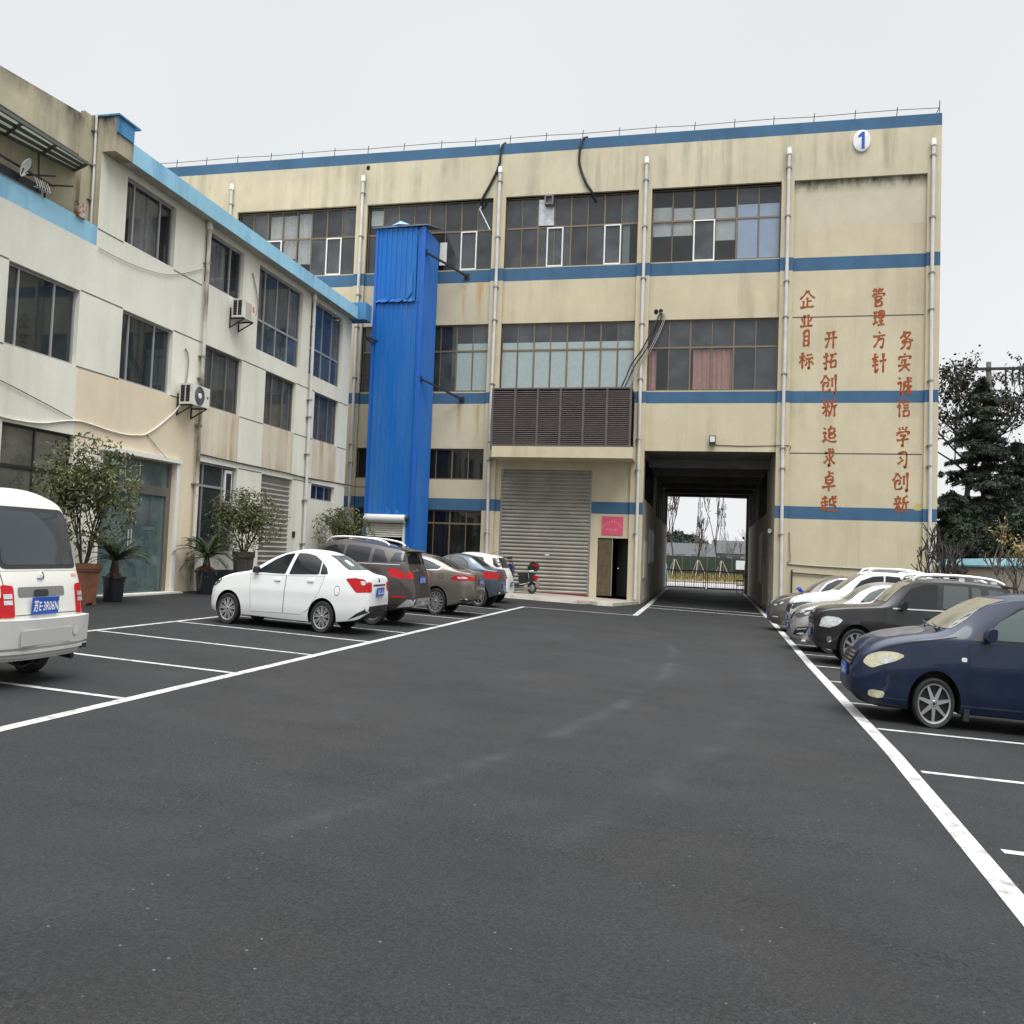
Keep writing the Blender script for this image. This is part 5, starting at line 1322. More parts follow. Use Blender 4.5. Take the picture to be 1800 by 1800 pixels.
def rounded(p, r=0.03):
    q = []; n = len(p)
    for i in range(n):
        a, b, c_ = Vector(p[i - 1]), Vector(p[i]), Vector(p[(i + 1) % n])
        la, lc = (a - b).length, (c_ - b).length
        ra, rc = min(r, la * .45), min(r, lc * .45)
        s0, s1 = b + (a - b) * ra / la, b + (c_ - b) * rc / lc
        for k in range(4):
            t = k / 3
            v = s0 * (1 - t) ** 2 + b * 2 * t * (1 - t) + s1 * t * t
            q.append((v.x, v.y))
    return q

class Car:
    def __init__(s, name, label, cat, paint_, spec, loc, rz=0.0, group=None):
        s.sp = spec; s.paint = paint_
        s.k = spec.get('rear_k', 1.0); xr = spec['xr']
        s.xm = lambda x: x if x <= xr else xr + (x - xr) * s.k
        for q_ in ('top', 'belt', 'bot', 'w'): spec[q_] = [(s.xm(a), b) for a, b in spec[q_]]
        spec['L'] = s.xm(spec['L'])
        s.root = thing(name, label, cat, loc, group, (0, math.atan(TILT), rz), local=True)
        s.W = spec['W']; s.L = spec['L']
        s.make_body()
    def make_body(s):
        sp = s.sp
        zt, zbel, zbo, wf = (pchip(sp[k]) for k in ('top', 'belt', 'bot', 'w'))
        s.zt, s.zbel = zt, zbel
        L, H = s.L, s.W / 2
        st = sorted({round(x, 4) for x in [L * i / 84 for i in range(85)] + [0.008, 0.02, 0.04, 0.07, 0.1, L - 0.008, L - 0.02, L - 0.035, L - 0.055, L - 0.08, L - 0.11]})
        rr = sp.get('rr', 0.72); bul = sp.get('bulge', 0.012)
        rings = []
        NL, NU, NC = 9, 9, 9
        for x in st:
            w, z1, z0 = wf(x) * H, zt(x), zbo(x)
            zb = min(max(zbel(x), z0 + 0.1), z1 - 0.03)
            h = z1 - zb
            g = min(max((h - 0.10) / 0.28, 0), 1); g = g * g * (3 - 2 * g)
            half = [(0.0, z0), (0.5 * w, z0), (0.86 * w, z0)]
            for i in range(NL):
                t = i / (NL - 1)
                y = w * (1 - 0.07 * max(0, 1 - t / 0.3) ** 2 - 0.045 * max(0, (t - 0.55) / 0.45) ** 1.6 + 0.012 * math.exp(-((t - 0.62) / 0.10) ** 2))
                half.append((y, z0 + 0.012 + t * (zb - z0 - 0.012)))
            ya = half[-1][0]
            yb = (0.80 * w) * (1 - g) + rr * w * g
            zB = zb + h * (0.72 * (1 - g) + 0.88 * g)
            for i in range(1, NU + 1):
                t = i / NU
                half.append((ya + (yb - ya) * t + bul * g * math.sin(math.pi * t) + 0.03 * (1 - g) * math.sin(math.pi * t), zb + (zB - zb) * t))
            yb = half[-1][0]
            for i in range(1, NC + 1):
                y = yb * math.cos(i / NC * math.pi / 2)
                half.append((max(y, 0.0), zB + (z1 - zB) * (1 - (y / yb) ** 2.4)))
            ring = [(x, y, z) for y, z in half] + [(x, -y, z) for y, z in half[-2:0:-1]]
            rings.append(ring)
        n = len(rings[0])
        me = bpy.data.meshes.new("body")
        vs = [p for r_ in rings for p in r_]
        fs = []; mi = []
        clad = sp.get('clad', 0.0)
        for i in range(len(rings) - 1):
            for k in range(n):
                k2 = (k + 1) % n
                fs.append((i * n + k, i * n + k2, (i + 1) * n + k2, (i + 1) * n + k))
                zc = (rings[i][k][2] + rings[i + 1][k2][2]) / 2
                bottom = k in (0, 1, n - 1, n - 2)
                mi.append(1 if bottom or zc < clad else 0)
        fs.append(tuple(range(n))); fs.append(tuple((len(rings) - 1) * n + k for k in range(n - 1, -1, -1))); mi += [0, 0]
        me.from_pydata(vs, [], fs)
        me.materials.append(s.paint); me.materials.append(PLAST)
        me.polygons.foreach_set("material_index", mi); me.update()
        bm = bmesh.new(); bm.from_mesh(me); bmesh.ops.recalc_face_normals(bm, faces=bm.faces); bm.to_mesh(me); bm.free()
        ob = bpy.data.objects.new("body", me); COL.objects.link(ob)
        cut = MB()
        zc, arz, arx = sp['zc'], sp['arz'], sp['arx']
        for xw in (sp['xf'], sp['xr']):
            for sd in (-1, 1):
                nn = 36
                y0, y1 = sd * (H - 0.34), sd * (H + 0.2)
                o = len(cut.v)
                cut.add([(xw + arx * math.cos(2 * math.pi * k / nn), y0, zc + arz * math.sin(2 * math.pi * k / nn)) for k in range(nn)] +
                        [(xw + arx * math.cos(2 * math.pi * k / nn), y1, zc + arz * math.sin(2 * math.pi * k / nn)) for k in range(nn)],
                        [tuple(range(nn)), tuple(range(2 * nn - 1, nn - 1, -1))] + [(k, (k + 1) % nn, nn + (k + 1) % nn, nn + k) for k in range(nn)], 1)
        cme = bpy.data.meshes.new("cut"); cme.from_pydata([tuple(v) for v in cut.v], [], cut.f)
        cme.materials.append(s.paint); cme.materials.append(PLAST)
        cme.polygons.foreach_set("material_index", cut.m); cme.update()
        bm = bmesh.new(); bm.from_mesh(cme); bmesh.ops.recalc_face_normals(bm, faces=bm.faces); bm.to_mesh(cme); bm.free()
        cob = bpy.data.objects.new("cut", cme); COL.objects.link(cob)
        md = ob.modifiers.new("arch", 'BOOLEAN'); md.operation = 'DIFFERENCE'; md.solver = 'EXACT'; md.object = cob
        dg = bpy.context.evaluated_depsgraph_get()
        nme = bpy.data.meshes.new_from_object(ob.evaluated_get(dg))
        ob.modifiers.clear(); ob.data = nme; bpy.data.meshes.remove(me)
        bpy.data.objects.remove(cob); bpy.data.meshes.remove(cme)
        nme.name = "body"
        nme.polygons.foreach_set("use_smooth", [True] * len(nme.polygons)); nme.set_sharp_from_angle(angle=math.radians(38))
        ob.parent = s.root; ORG[ob.name] = Vector((0, 0, 0))
        s.body = ob
        bm = bmesh.new(); bm.from_mesh(nme); s.bvh = BVHTree.FromBMesh(bm); bm.free()
    def patch(s, mb, poly, view, off=0.004, mi=0, rnd=0, step=0.05, mirror=False, planar=False):
        """lay a polygon on the body; view 'side' (x,z), 'front'/'rear' (y,z), 'top' (x,y)"""
        if view == 'side': poly = [(s.xm(p[0]), p[1]) for p in poly]
        if rnd == 1: poly = rounded(poly)
        elif rnd: poly = chaikin(poly, rnd)
        pts, n = [], len(poly)
        for i in range(n):
            a, b = poly[i], poly[(i + 1) % n]
            k = max(1, int(math.hypot(b[0] - a[0], b[1] - a[1]) / step))
            pts += [(a[0] + (b[0] - a[0]) * j / k, a[1] + (b[1] - a[1]) * j / k) for j in range(k)]
        nb_ = len(pts)
        def inside(px, py):
            c = False; j = nb_ - 1
            for i in range(nb_):
                if (pts[i][1] > py) != (pts[j][1] > py) and px < (pts[j][0] - pts[i][0]) * (py - pts[i][1]) / (pts[j][1] - pts[i][1]) + pts[i][0]: c = not c
                j = i
            return c
        x0, x1 = min(p[0] for p in pts), max(p[0] for p in pts); y0, y1 = min(p[1] for p in pts), max(p[1] for p in pts)
        allp = [Vector(p) for p in pts]
        nx, ny = int((x1 - x0) / step), int((y1 - y0) / step)
        for i in range(1, nx + 1):
            for j in range(1, ny + 1):
                q = (x0 + (x1 - x0) * i / (nx + 1), y0 + (y1 - y0) * j / (ny + 1))
                if inside(*q) and min((q[0] - p[0]) ** 2 + (q[1] - p[1]) ** 2 for p in pts) > (step * 0.35) ** 2: allp.append(Vector(q))
        vv, _, ff, *_r = delaunay_2d_cdt(allp, [(i, (i + 1) % nb_) for i in range(nb_)], [list(range(nb_))], 1, 1e-5)
        out = []
        for q in vv:
            a, b = q
            if view == 'side': o, d = Vector((a, -6, b)), Vector((0, 1, 0))
            elif view == 'front': o, d = Vector((-6, a, b)), Vector((1, 0, 0))
            elif view == 'rear': o, d = Vector((s.L + 6, a, b)), Vector((-1, 0, 0))
            else: o, d = Vector((a, b, 6)), Vector((0, 0, -1))
            hit, nr, idx, dist = s.bvh.ray_cast(o, d)
            if hit is None:
                hit, nr, idx, dist = s.bvh.find_nearest(o + d * (6 - s.W / 2 if view == 'side' else 6))
            if nr.dot(d) > 0: nr = -nr
            out.append(hit + nr * off)
        fs = [tuple(f) for f in ff]
        mb.add(out, fs, mi)
        if mirror: mb.add([Vector((p.x, -p.y, p.z)) for p in out], [tuple(reversed(f)) for f in fs], mi)
    def part(s, name, mats, polys, both=True, label=None, parent=None, smooth=50):
        """polys = [(poly, view, off, material index, rounding)]; side parts are made once for each side of the car"""
        obs = []
        for sd in ((1, -1) if both else (1,)):
            mb = MB()
            for p in polys:
                poly, view, off, mi, rnd = (list(p) + [0.004, 0, 0][len(p) - 2:])[:5]
                s.patch(mb, poly, view, off, mi, rnd)
            if sd < 0: mb.v = [Vector((p.x, -p.y, p.z)) for p in mb.v]
            ob = mb.build(name, mats, parent or s.root, smooth=smooth)
            if label: ob["label"] = label
            obs.append(ob)
        return obs
    def wheels(s, spokes, style='plain', rim=ALLOY, tw=0.15):
        sp = s.sp; H = s.W / 2; rz, rr = sp['rz'], sp['rim']
        for xw in (sp['xf'], sp['xr']):
            for sd in (-1, 1):
                hub = bpy.data.objects.new("wheel", None); COL.objects.link(hub); hub.parent = s.root; ORG[hub.name] = Vector((0, 0, 0)); hub.empty_display_size = 0.2
                c = (xw, sd * (H - 0.025), sp['zc']); sc = (sp.get('wa', WA), 1, 1)
                yo = sd
                mb = MB()
                pr = [(rr * 0.98, 0.0), (rr * 1.03, 0.012), (rz * 0.93, 0.018), (rz * 0.985, 0.0), (rz, -0.03), (rz, -tw + 0.03), (rz * 0.97, -tw), (rr, -tw)]
                mb.lathe([(r_, y * yo) for r_, y in pr], c, 40, 1, sc, close=True)
                for k in range(40):
                    pass
                mb.build("tyre", TYRE, hub, smooth=40)
                mb = MB()
                mb.lathe([(0, -0.055 * yo), (rr * 0.93, -0.06 * yo), (rr * 0.96, -0.01 * yo)], c, 36, 1, sc, 1)
                mb.lathe([(rr * 0.90, -0.03 * yo), (rr * 0.92, 0.004 * yo), (rr * 1.0, 0.008 * yo), (rr * 1.01, -0.02 * yo)], c, 40, 1, sc, 0)
                mb.lathe([(0, 0.004 * yo), (rr * 0.14, 0.003 * yo), (rr * 0.2, -0.008 * yo), (rr * 0.22, -0.04 * yo)], c, 24, 1, sc, 0)
                mb.lathe([(0, 0.007 * yo), (rr * 0.085, 0.006 * yo)], c, 16, 1, sc, 1)
                for k in range(spokes):
                    offs = (0,) if style != 'twin' else (-0.13, 0.13)
                    for da in offs:
                        a = 2 * math.pi * (k + 0.25) / spokes
                        w0, w1 = {'plain': (0.085, 0.075), 'star': (0.12, 0.065), 'twin': (0.06, 0.055), 'wide': (0.085, 0.10)}[style]
                        ca, sa = math.cos(a), math.sin(a)
                        ai, ao = da * 0.4, da * 1.25
                        q = []
                        for (r_, wd, aa) in ((0.16, w0, ai), (0.93, w1, ao * 0.0 + da)):
                            for e_ in (-1, 1):
                                t_ = a + aa * (1.0 if r_ > 0.5 else 0.6)
                                cx, cz = r_ * math.cos(t_) - e_ * wd * math.sin(t_), r_ * math.sin(t_) + e_ * wd * math.cos(t_)
                                q.append((cx * rr, cz * rr))
                        top = [(c[0] + px * sc[0], c[1] + (0.002 if i < 2 else -0.004) * yo, c[2] + pz) for i, (px, pz) in enumerate(q)]
                        bot = [(c[0] + px * sc[0], c[1] - 0.04 * yo, c[2] + pz) for px, pz in q]
                        mb.add(top + bot, [(0, 2, 3, 1), (0, 4, 6, 2), (1, 3, 7, 5), (2, 6, 7, 3)], 0)
                mb.build("rim", [rim, RIMDK], hub, smooth=30)
    def mirrors(s, x, z, mat_, w=0.1, h=0.12, d=0.12):
        for sd in (-1, 1):
            hit, nr, i_, d_ = s.bvh.ray_cast(Vector((x, sd * 4, z)), Vector((0, -sd, 0)))
            y = hit.y if hit else sd * s.W / 2 * 0.85
            mb = MB()
            pts = []
            for k in range(8):
                pass
            a = sd
            mb.prism(chaikin([(x - 0.01, z - h / 2), (x + w * 0.9, z - h / 2), (x + w, z + h / 2), (x + 0.03, z + h / 2)], 2), 1, y + a * 0.03, y + a * (0.03 + d))
            mb.tube([(x + w * 0.5, y - a * 0.02, z - h * 0.45), (x + w * 0.5, y + a * 0.06, z - h * 0.3)], 0.02, 8)
            m_ = mb.build("mirror", mat_, s.root, smooth=60)
    def handle(s, parent, x, z, sd, mat_, w=0.12):
        hit, nr, i_, d_ = s.bvh.ray_cast(Vector((x, sd * 4, z)), Vector((0, -sd, 0)))
        if not hit: return
        mb = MB(); y = hit.y
        mb.prism(chaikin([(x - w / 2, z - 0.018), (x + w / 2, z - 0.018), (x + w / 2, z + 0.018), (x - w / 2, z + 0.018)], 1), 1, y, y + sd * 0.028)
        mb.build("handle", mat_, parent, smooth=50)
    def doors(s, polys, handles, hmat):
        for i, poly in enumerate(polys):
            cx = sum(p[0] for p in poly) / len(poly); cz = sum(p[1] for p in poly) / len(poly)
            big = [(p[0] + 0.006 * (1 if p[0] > cx else -1), p[1] + 0.006 * (1 if p[1] > cz else -1)) for p in poly]
            ds = s.part("door", [s.paint, SEAM], [(big, 'side', 0.0015, 1), (poly, 'side', 0.0035, 0)])
            for ob, sd in zip(ds, (-1, 1)):
                s.handle(ob, handles[i][0], handles[i][1], sd, hmat)
    def windows(s, polys, trim=None, tw=0.018, gl=CARGL, rnd=1):
        for poly in polys:
            if trim is not None:
                cx = sum(p[0] for p in poly) / len(poly); cz = sum(p[1] for p in poly) / len(poly)
                big = [(p[0] + tw * (1 if p[0] > cx else -1), p[1] + tw * (1 if p[1] > cz else -1)) for p in poly]
                s.part("side_window", [gl, trim], [(big, 'side', 0.003, 1, rnd), (poly, 'side', 0.0055, 0, rnd)])
            else:
                s.part("side_window", [gl], [(poly, 'side', 0.0045, 0, rnd)])
    def plate(s, end, z, y=0.0, w=0.36, h=0.155, text=None, tilt=0.0):
        d = Vector((-1, 0, 0)) if end == 'rear' else Vector((1, 0, 0))
        o = Vector((s.L + 4, y, z)) if end == 'rear' else Vector((-4, y, z))
        hit, nr, i_, d_ = s.bvh.ray_cast(o, d)
        sg_ = 1 if end == 'rear' else -1
        x = (hit.x if hit else (s.L if end == 'rear' else 0)) + sg_ * 0.02
        mb = MB(); mb.box(min(x, x + sg_ * 0.012), max(x, x + sg_ * 0.012), y - w / 2, y + w / 2, z - h / 2, z + h / 2)
        p = mb.build("number_plate", PLBLUE, s.root)
        xx = x + sg_ * 0.014
        if text:
            add_text(text, p, (xx, y, z), w * 0.90, h * 0.72, PLWHITE, sg_)
        else:
            mb = MB()
            for k in range(7):
                yy = y - w * 0.4 + k * w * 0.133
                for q_ in range(3):
                    a, b = R.uniform(-0.02, 0.015), R.uniform(-0.4, 0.2)
                    if q_ % 2: mb.quad((xx, yy + a, z - h * 0.32), (xx, yy + a + 0.008, z - h * 0.32), (xx, yy + a + 0.008, z + h * 0.32), (xx, yy + a, z + h * 0.32))
                    else: mb.quad((xx, yy - 0.016, z + b * h), (xx, yy + 0.016, z + b * h), (xx, yy + 0.016, z + b * h + 0.012), (xx, yy - 0.016, z + b * h + 0.012))
            mb.build("character", PLWHITE, p)
        return p

def add_text(text, parent, c, w, h, mat_, sg_):
    """characters as mesh, in the plane facing +X (sg 1) or -X"""
    cu = bpy.data.curves.new("character", 'FONT'); cu.body = text; cu.size = 1.0; cu.resolution_u = 3; cu.offset = 0.012
    ob = bpy.data.objects.new("character", cu); COL.objects.link(ob)
    dg = bpy.context.evaluated_depsgraph_get(); dg.update()
    me = bpy.data.meshes.new_from_object(ob.evaluated_get(dg))
    bpy.data.objects.remove(ob); bpy.data.curves.remove(cu)
    xs_ = [v.co.x for v in me.vertices]; ys_ = [v.co.y for v in me.vertices]
    x0, x1, y0, y1 = min(xs_), max(xs_), min(ys_), max(ys_)
    for v in me.vertices:
        u, t = (v.co.x - x0) / (x1 - x0) - 0.5, (v.co.y - y0) / (y1 - y0) - 0.5
        v.co = (c[0], c[1] + sg_ * u * w, c[2] + t * h)
    me.materials.clear(); me.materials.append(mat_)
    o2 = bpy.data.objects.new("character", me); COL.objects.link(o2); o2.parent = parent; ORG[o2.name] = Vector((0, 0, 0))

def car_at(x, yc): return (x, yc, gz(x))
WSED = [(0, .66), (.05, .77), (.12, .85), (.25, .93), (.5, .985), (.9, 1.0)]
def wtab(L, tail=((.95, .985), (.45, .965), (.2, .92), (.08, .85), (0.02, .79), (0, .74))):
    return WSED + [(L - a, b) for a, b in tail]
LEFTG = "cars parked tail out along the left row"
RIGHTG = "cars parked nose out along the right row"

# --- white saloon
L_ = 3.44
sp = dict(W=1.30, L=L_, top=[(0, .60), (.02, .68), (.10, .79), (.2, .855), (.46, .965), (.80, 1.04), (1.18, 1.29), (1.5, 1.44), (1.85, 1.505), (2.15, 1.49), (2.4, 1.425), (2.75, 1.265), (3.03, 1.14), (3.15, 1.115), (3.36, 1.095), (3.41, 1.0), (3.44, .80)],
          belt=[(0, .55), (.2, .78), (.5, .9), (.94, .985), (2.4, 1.06), (3.1, 1.04), (3.38, .98), (3.44, .72)],
          bot=[(0, .33), (.05, .24), (.3, .2), (.9, .19), (2.2, .17), (2.8, .22), (3.2, .28), (3.44, .42)], w=wtab(L_), rr=.70, rear_k=.80,
          xf=.475, xr=2.385, zc=.285, rz=.295, rim=.212, arz=.355, arx=.278)
PW_ = paint("white_car_paint", (0.74, 0.745, 0.74), 0.0, 0.3, 0.03)
c = Car("white_saloon_car", "white saloon car parked tail out, nearest car of the left row after the van", "car", PW_, sp, car_at(-9.25, 15.39), 0, LEFTG)
c.wheels(9, 'twin')
c.windows([[(.98, 1.01), (1.30, 1.26), (1.52, 1.375), (1.70, 1.415), (1.60, 1.02)], [(1.67, 1.02), (1.77, 1.42), (1.95, 1.425), (2.12, 1.395), (2.27, 1.30), (2.27, 1.06)], [(2.29, 1.06), (2.29, 1.285), (2.40, 1.18), (2.46, 1.075)]], None)
c.doors([[(.90, .96), (1.62, .985), (1.60, .30), (.96, .28)], [(1.64, .985), (2.38, 1.03), (2.30, .74), (2.10, .40), (1.95, .30), (1.62, .30)]], [(1.46, .90), (2.12, .93)], PW_)
c.part("windscreen", CARGL2, [([(-.42, 1.10), (.42, 1.10), (.36, 1.40), (-.36, 1.40)], 'front', .004, 0, 1)], both=False)
c.part("rear_window", CARGL2, [([(-.46, 1.17), (.46, 1.17), (.37, 1.42), (-.37, 1.42)], 'rear', .004, 0, 1), ], both=False)
c.part("headlight", SMOKE, [([(.06, .70), (.16, .815), (.30, .845), (.25, .76), (.12, .68)], 'side', .005, 0, 1)])
c.part("taillight", [REDL, CLEARL], [([(2.90, 1.02), (3.14, 1.05), (3.34, 1.03), (3.42, .80), (3.18, .78), (3.08, .86)], 'side', .006, 0, 1), ([(3.24, 1.0), (3.34, 1.0), (3.36, .93), (3.27, .92)], 'side', .009, 1, 1), ([(-.60, .79), (-.38, .80), (-.36, .97), (-.58, 1.0)], 'rear', .006, 0, 1)])
c.part("fuel_flap", [PW_, SEAM], [(chaikin([(2.66, .70), (2.78, .70), (2.78, .88), (2.66, .88)], 2), 'side', .0015, 1), (chaikin([(2.668, .712), (2.772, .712), (2.772, .868), (2.668, .868)], 2), 'side', .0035, 0)], both=False)
c.part("rear_valance", PLAST, [([(3.0, .27), (3.43, .43), (3.44, .52), (3.2, .40)], 'side', .004, 0), ([(-.5, .42), (.5, .42), (.45, .54), (-.45, .54)], 'rear', .004, 0)])
c.part("plate_bar", PLAST, [([(-.3, .905), (.3, .905), (.3, .935), (-.3, .935)], 'rear', .008, 0)], both=False)
c.part("boot_badge", SMOKE, [([(-.035, 0.98), (.035, .98), (.02, 1.05), (-.02, 1.05)], 'rear', .006, 0)], both=False)
c.plate('rear', .80); c.mirrors(.98, 1.06, PLAST)
c.part("round_sticker", PLWHITE, [(chaikin([(-.2, 1.24), (-.06, 1.24), (-.06, 1.34), (-.2, 1.34)], 2), 'rear', .007, 0)], both=False)

# --- brown sport utility
L_ = 3.70
sp = dict(W=1.44, L=L_, top=[(0, .75), (.03, .85), (.15, .98), (.5, 1.10), (.85, 1.18), (1.2, 1.50), (1.5, 1.69), (1.85, 1.745), (2.4, 1.73), (2.9, 1.66), (3.34, 1.60), (3.41, 1.47), (3.48, 1.30), (3.60, 1.05), (3.68, .8), (3.70, .62)],
          belt=[(0, .7), (.2, .92), (.6, 1.05), (1.0, 1.17), (2.5, 1.285), (3.3, 1.30), (3.45, 1.18), (3.6, .95), (3.70, .56)],
          bot=[(0, .4), (.1, .32), (.5, .3), (3.0, .3), (3.3, .36), (3.7, .44)], w=wtab(L_), rr=.74, clad=.43, rear_k=.82,
          xf=.70, xr=2.67, zc=.35, rz=.36, rim=.25, arz=.43, arx=.335)
PB_ = paint("brown_grey_metallic", (0.068, 0.058, 0.052), 0.45, 0.32, 0.03)
c = Car("brown_utility_car", "dark brown sport utility car with silver roof rails beside the white saloon", "car", PB_, sp, car_at(-9.42, 17.65), 0, LEFTG)
c.wheels(5, 'wide', rim=simple("grey_rim", (0.35, 0.35, 0.36), 0.35, 0.8), tw=.19)
c.windows([[(1.12, 1.25), (1.42, 1.52), (1.66, 1.60), (1.90, 1.62), (1.88, 1.27)], [(1.94, 1.275), (1.96, 1.625), (2.50, 1.60), (2.48, 1.30)], [(2.56, 1.305), (2.58, 1.585), (2.80, 1.555), (2.96, 1.32)]], None)
c.part("chrome_strip", CHROME, [([(1.05, 1.215), (3.30, 1.275), (3.30, 1.292), (1.05, 1.235)], 'side', .005, 0)])
c.doors([[(1.05, 1.18), (1.90, 1.235), (1.88, .5), (1.12, .5)], [(1.92, 1.235), (2.52, 1.26), (2.50, .92), (2.28, .55), (1.92, .5)]], [(1.72, 1.13), (2.28, 1.165)], PB_)
c.part("rear_window", CARGL, [([(-.52, 1.31), (.52, 1.31), (.45, 1.56), (-.45, 1.56)], 'rear', .005, 0, 1), ], both=False)
c.part("quarter_glass", CARGL, [([(3.02, 1.33), (3.10, 1.53), (3.34, 1.53), (3.42, 1.35)], 'side', .005, 0, 1)])
c.part("windscreen", CARGL, [([(-.5, 1.22), (.5, 1.22), (.42, 1.60), (-.42, 1.60)], 'front', .005, 0, 1)], both=False)
c.part("taillight", [REDL], [([(2.98, 1.205), (3.22, 1.19), (3.42, 1.15), (3.46, 1.0), (3.2, 1.01), (3.05, 1.03)], 'side', .007, 0, 1), ([(-.66, 1.0), (-.46, .99), (-.46, 1.13), (-.63, 1.16)], 'rear', .007, 0, 1)])
c.part("fuel_flap", [PB_, SEAM], [(chaikin([(2.60, .98), (2.76, .98), (2.76, 1.16), (2.60, 1.16)], 2), 'side', .0015, 1), (chaikin([(2.608, .99), (2.752, .99), (2.752, 1.15), (2.608, 1.15)], 2), 'side', .0035, 0)], both=False)
c.part("reflector", REDL, [([(3.15, .60), (3.5, .61), (3.5, .64), (3.15, .64)], 'side', .006, 0)])
c.part("skid_plate", simple("silver_skid", (0.5, 0.5, 0.5), 0.4, 0.5), [([(-.5, .44), (.5, .44), (.42, .60), (-.42, .60)], 'rear', .012, 0), ([(3.30, .40), (3.68, .45), (3.70, .58), (3.55, .58)], 'side', .012, 0)])
c.plate('rear', .98, 0.0)
for sd in (-1, 1):
    mb = MB(); mb.tube(catmull([(1.45, sd * .50, 1.66), (1.62, sd * .51, 1.765), (2.2, sd * .51, 1.79), (2.7, sd * .50, 1.745), (2.86, sd * .49, 1.665)], 6), 0.022, 8); mb.build("roof_rail", simple("silver_rail", (0.66, 0.66, 0.65), 0.3, 0.6), c.root, smooth=50)
mb = MB(); mb.prism([(c.xm(a_), b_) for a_, b_ in [(3.22, 1.60), (3.40, 1.60), (3.46, 1.575), (3.40, 1.545), (3.2, 1.55)]], 1, -.5, .5); mb.build("spoiler", PB_, c.root)
mb = MB(); mb.prism([(2.82, 1.66), (2.97, 1.63), (2.96, 1.71)], 1, -.012, .012); mb.build("aerial", PLAST, c.root)
mb = MB()
for k in range(5): mb.box(c.xm(3.565), c.xm(3.60), -.22 + k * .1, -.17 + k * .1, 1.175, 1.205)
mb.build("boot_badge", CHROME, c.root); c.mirrors(1.15, 1.27, PB_)

# --- taupe fastback
L_ = 3.97
sp = dict(W=1.42, L=L_, top=[(0, .62), (.03, .7), (.15, .8), (.5, .93), (.95, 1.05), (1.4, 1.33), (1.8, 1.46), (2.15, 1.50), (2.5, 1.46), (2.9, 1.345), (3.3, 1.2), (3.6, 1.125), (3.9, 1.095), (3.94, 1.03), (3.97, .78)],
          belt=[(0, .56), (.2, .75), (.6, .9), (1.0, 1.0), (2.7, 1.10), (3.4, 1.09), (3.85, 1.05), (3.97, .72)],
          bot=[(0, .33), (.1, .22), (.4, .2), (3.1, .22), (3.5, .3), (3.97, .44)], w=wtab(L_), rr=.70, rear_k=.84,
          xf=.72, xr=2.85, zc=.32, rz=.335, rim=.256, arz=.395, arx=.30)
PT_ = paint("taupe_metallic", (0.20, 0.175, 0.15), 0.55, 0.3, 0.03)
c = Car("taupe_fastback_car", "taupe fastback car with multi spoke rims and twin exhaust tips", "car", PT_, sp, car_at(-9.47, 21.5), 0, LEFTG)
c.wheels(15, 'plain')
c.windows([[(1.25, 1.04), (1.55, 1.30), (1.85, 1.40), (1.95, 1.405), (1.92, 1.06)], [(1.98, 1.065), (2.02, 1.41), (2.35, 1.39), (2.68, 1.30), (2.94, 1.185), (2.86, 1.125)]], CHROME, .016)
c.doors([[(1.2, .99), (1.94, 1.03), (1.92, .32), (1.22, .30)], [(1.96, 1.03), (2.72, 1.07), (2.62, .74), (2.42, .40), (1.96, .32)]], [(1.80, .94), (2.55, .985)], CHROME)
c.part("rear_window", CARGL, [([(-.5, 1.16), (.5, 1.16), (.38, 1.43), (-.38, 1.43)], 'rear', .005, 0, 1)], both=False)
c.part("windscreen", CARGL, [([(-.48, 1.1), (.48, 1.1), (.38, 1.40), (-.38, 1.40)], 'front', .005, 0, 1)], both=False)
c.part("taillight", [REDL, CLEARL], [([(3.26, .93), (3.42, 1.02), (3.75, 1.03), (3.90, .97), (3.82, .90), (3.45, .885)], 'side', .006, 0, 1), ([(3.44, .975), (3.72, .99), (3.80, .95), (3.5, .925)], 'side', .009, 1, 1), ([(-.64, .90), (-.36, .90), (-.36, .98), (-.62, 1.0)], 'rear', .006, 0, 1)])
c.part("fuel_flap", [PT_, SEAM], [(chaikin([(2.88, .90), (3.03, .90), (3.03, 1.04), (2.88, 1.04)], 2), 'side', .0015, 1), (chaikin([(2.888, .91), (3.022, .91), (3.022, 1.03), (2.888, 1.03)], 2), 'side', .0035, 0)], both=False)
c.plate('rear', .87, .05)
c.part("exhaust_tip", [CHROME, SEAM], [([(3.52, .35), (3.86, .37), (3.86, .46), (3.6, .44)], 'side', .012, 0, 1), ([(3.58, .375), (3.80, .39), (3.80, .43), (3.64, .425)], 'side', .016, 1, 1)])
c.mirrors(1.25, 1.08, PT_)

# --- slate saloon
L_ = 3.25
sp = dict(W=1.32, L=L_, top=[(0, .62), (.03, .7), (.15, .82), (.5, .96), (.82, 1.05), (1.2, 1.34), (1.5, 1.47), (1.8, 1.525), (2.15, 1.49), (2.45, 1.34), (2.76, 1.175), (2.95, 1.14), (3.16, 1.125), (3.22, 1.02), (3.25, .78)],
          belt=[(0, .56), (.2, .78), (.6, .93), (.9, 1.0), (2.4, 1.07), (3.15, 1.06), (3.25, .7)],
          bot=[(0, .33), (.1, .24), (.4, .22), (2.6, .22), (3.25, .40)], w=wtab(L_), rr=.70, rear_k=.85, xf=.6, xr=2.6, zc=.31, rz=.32, rim=.22, arz=.375, arx=.29)
PS_ = paint("slate_blue_metallic", (0.075, 0.095, 0.125), 0.45, 0.3, 0.03)
c = Car("slate_saloon_car", "slate blue grey saloon car between the taupe fastback and the small white hatchback", "car", PS_, sp, car_at(-9.1, 25.2), 0, LEFTG)
c.wheels(7, 'star')
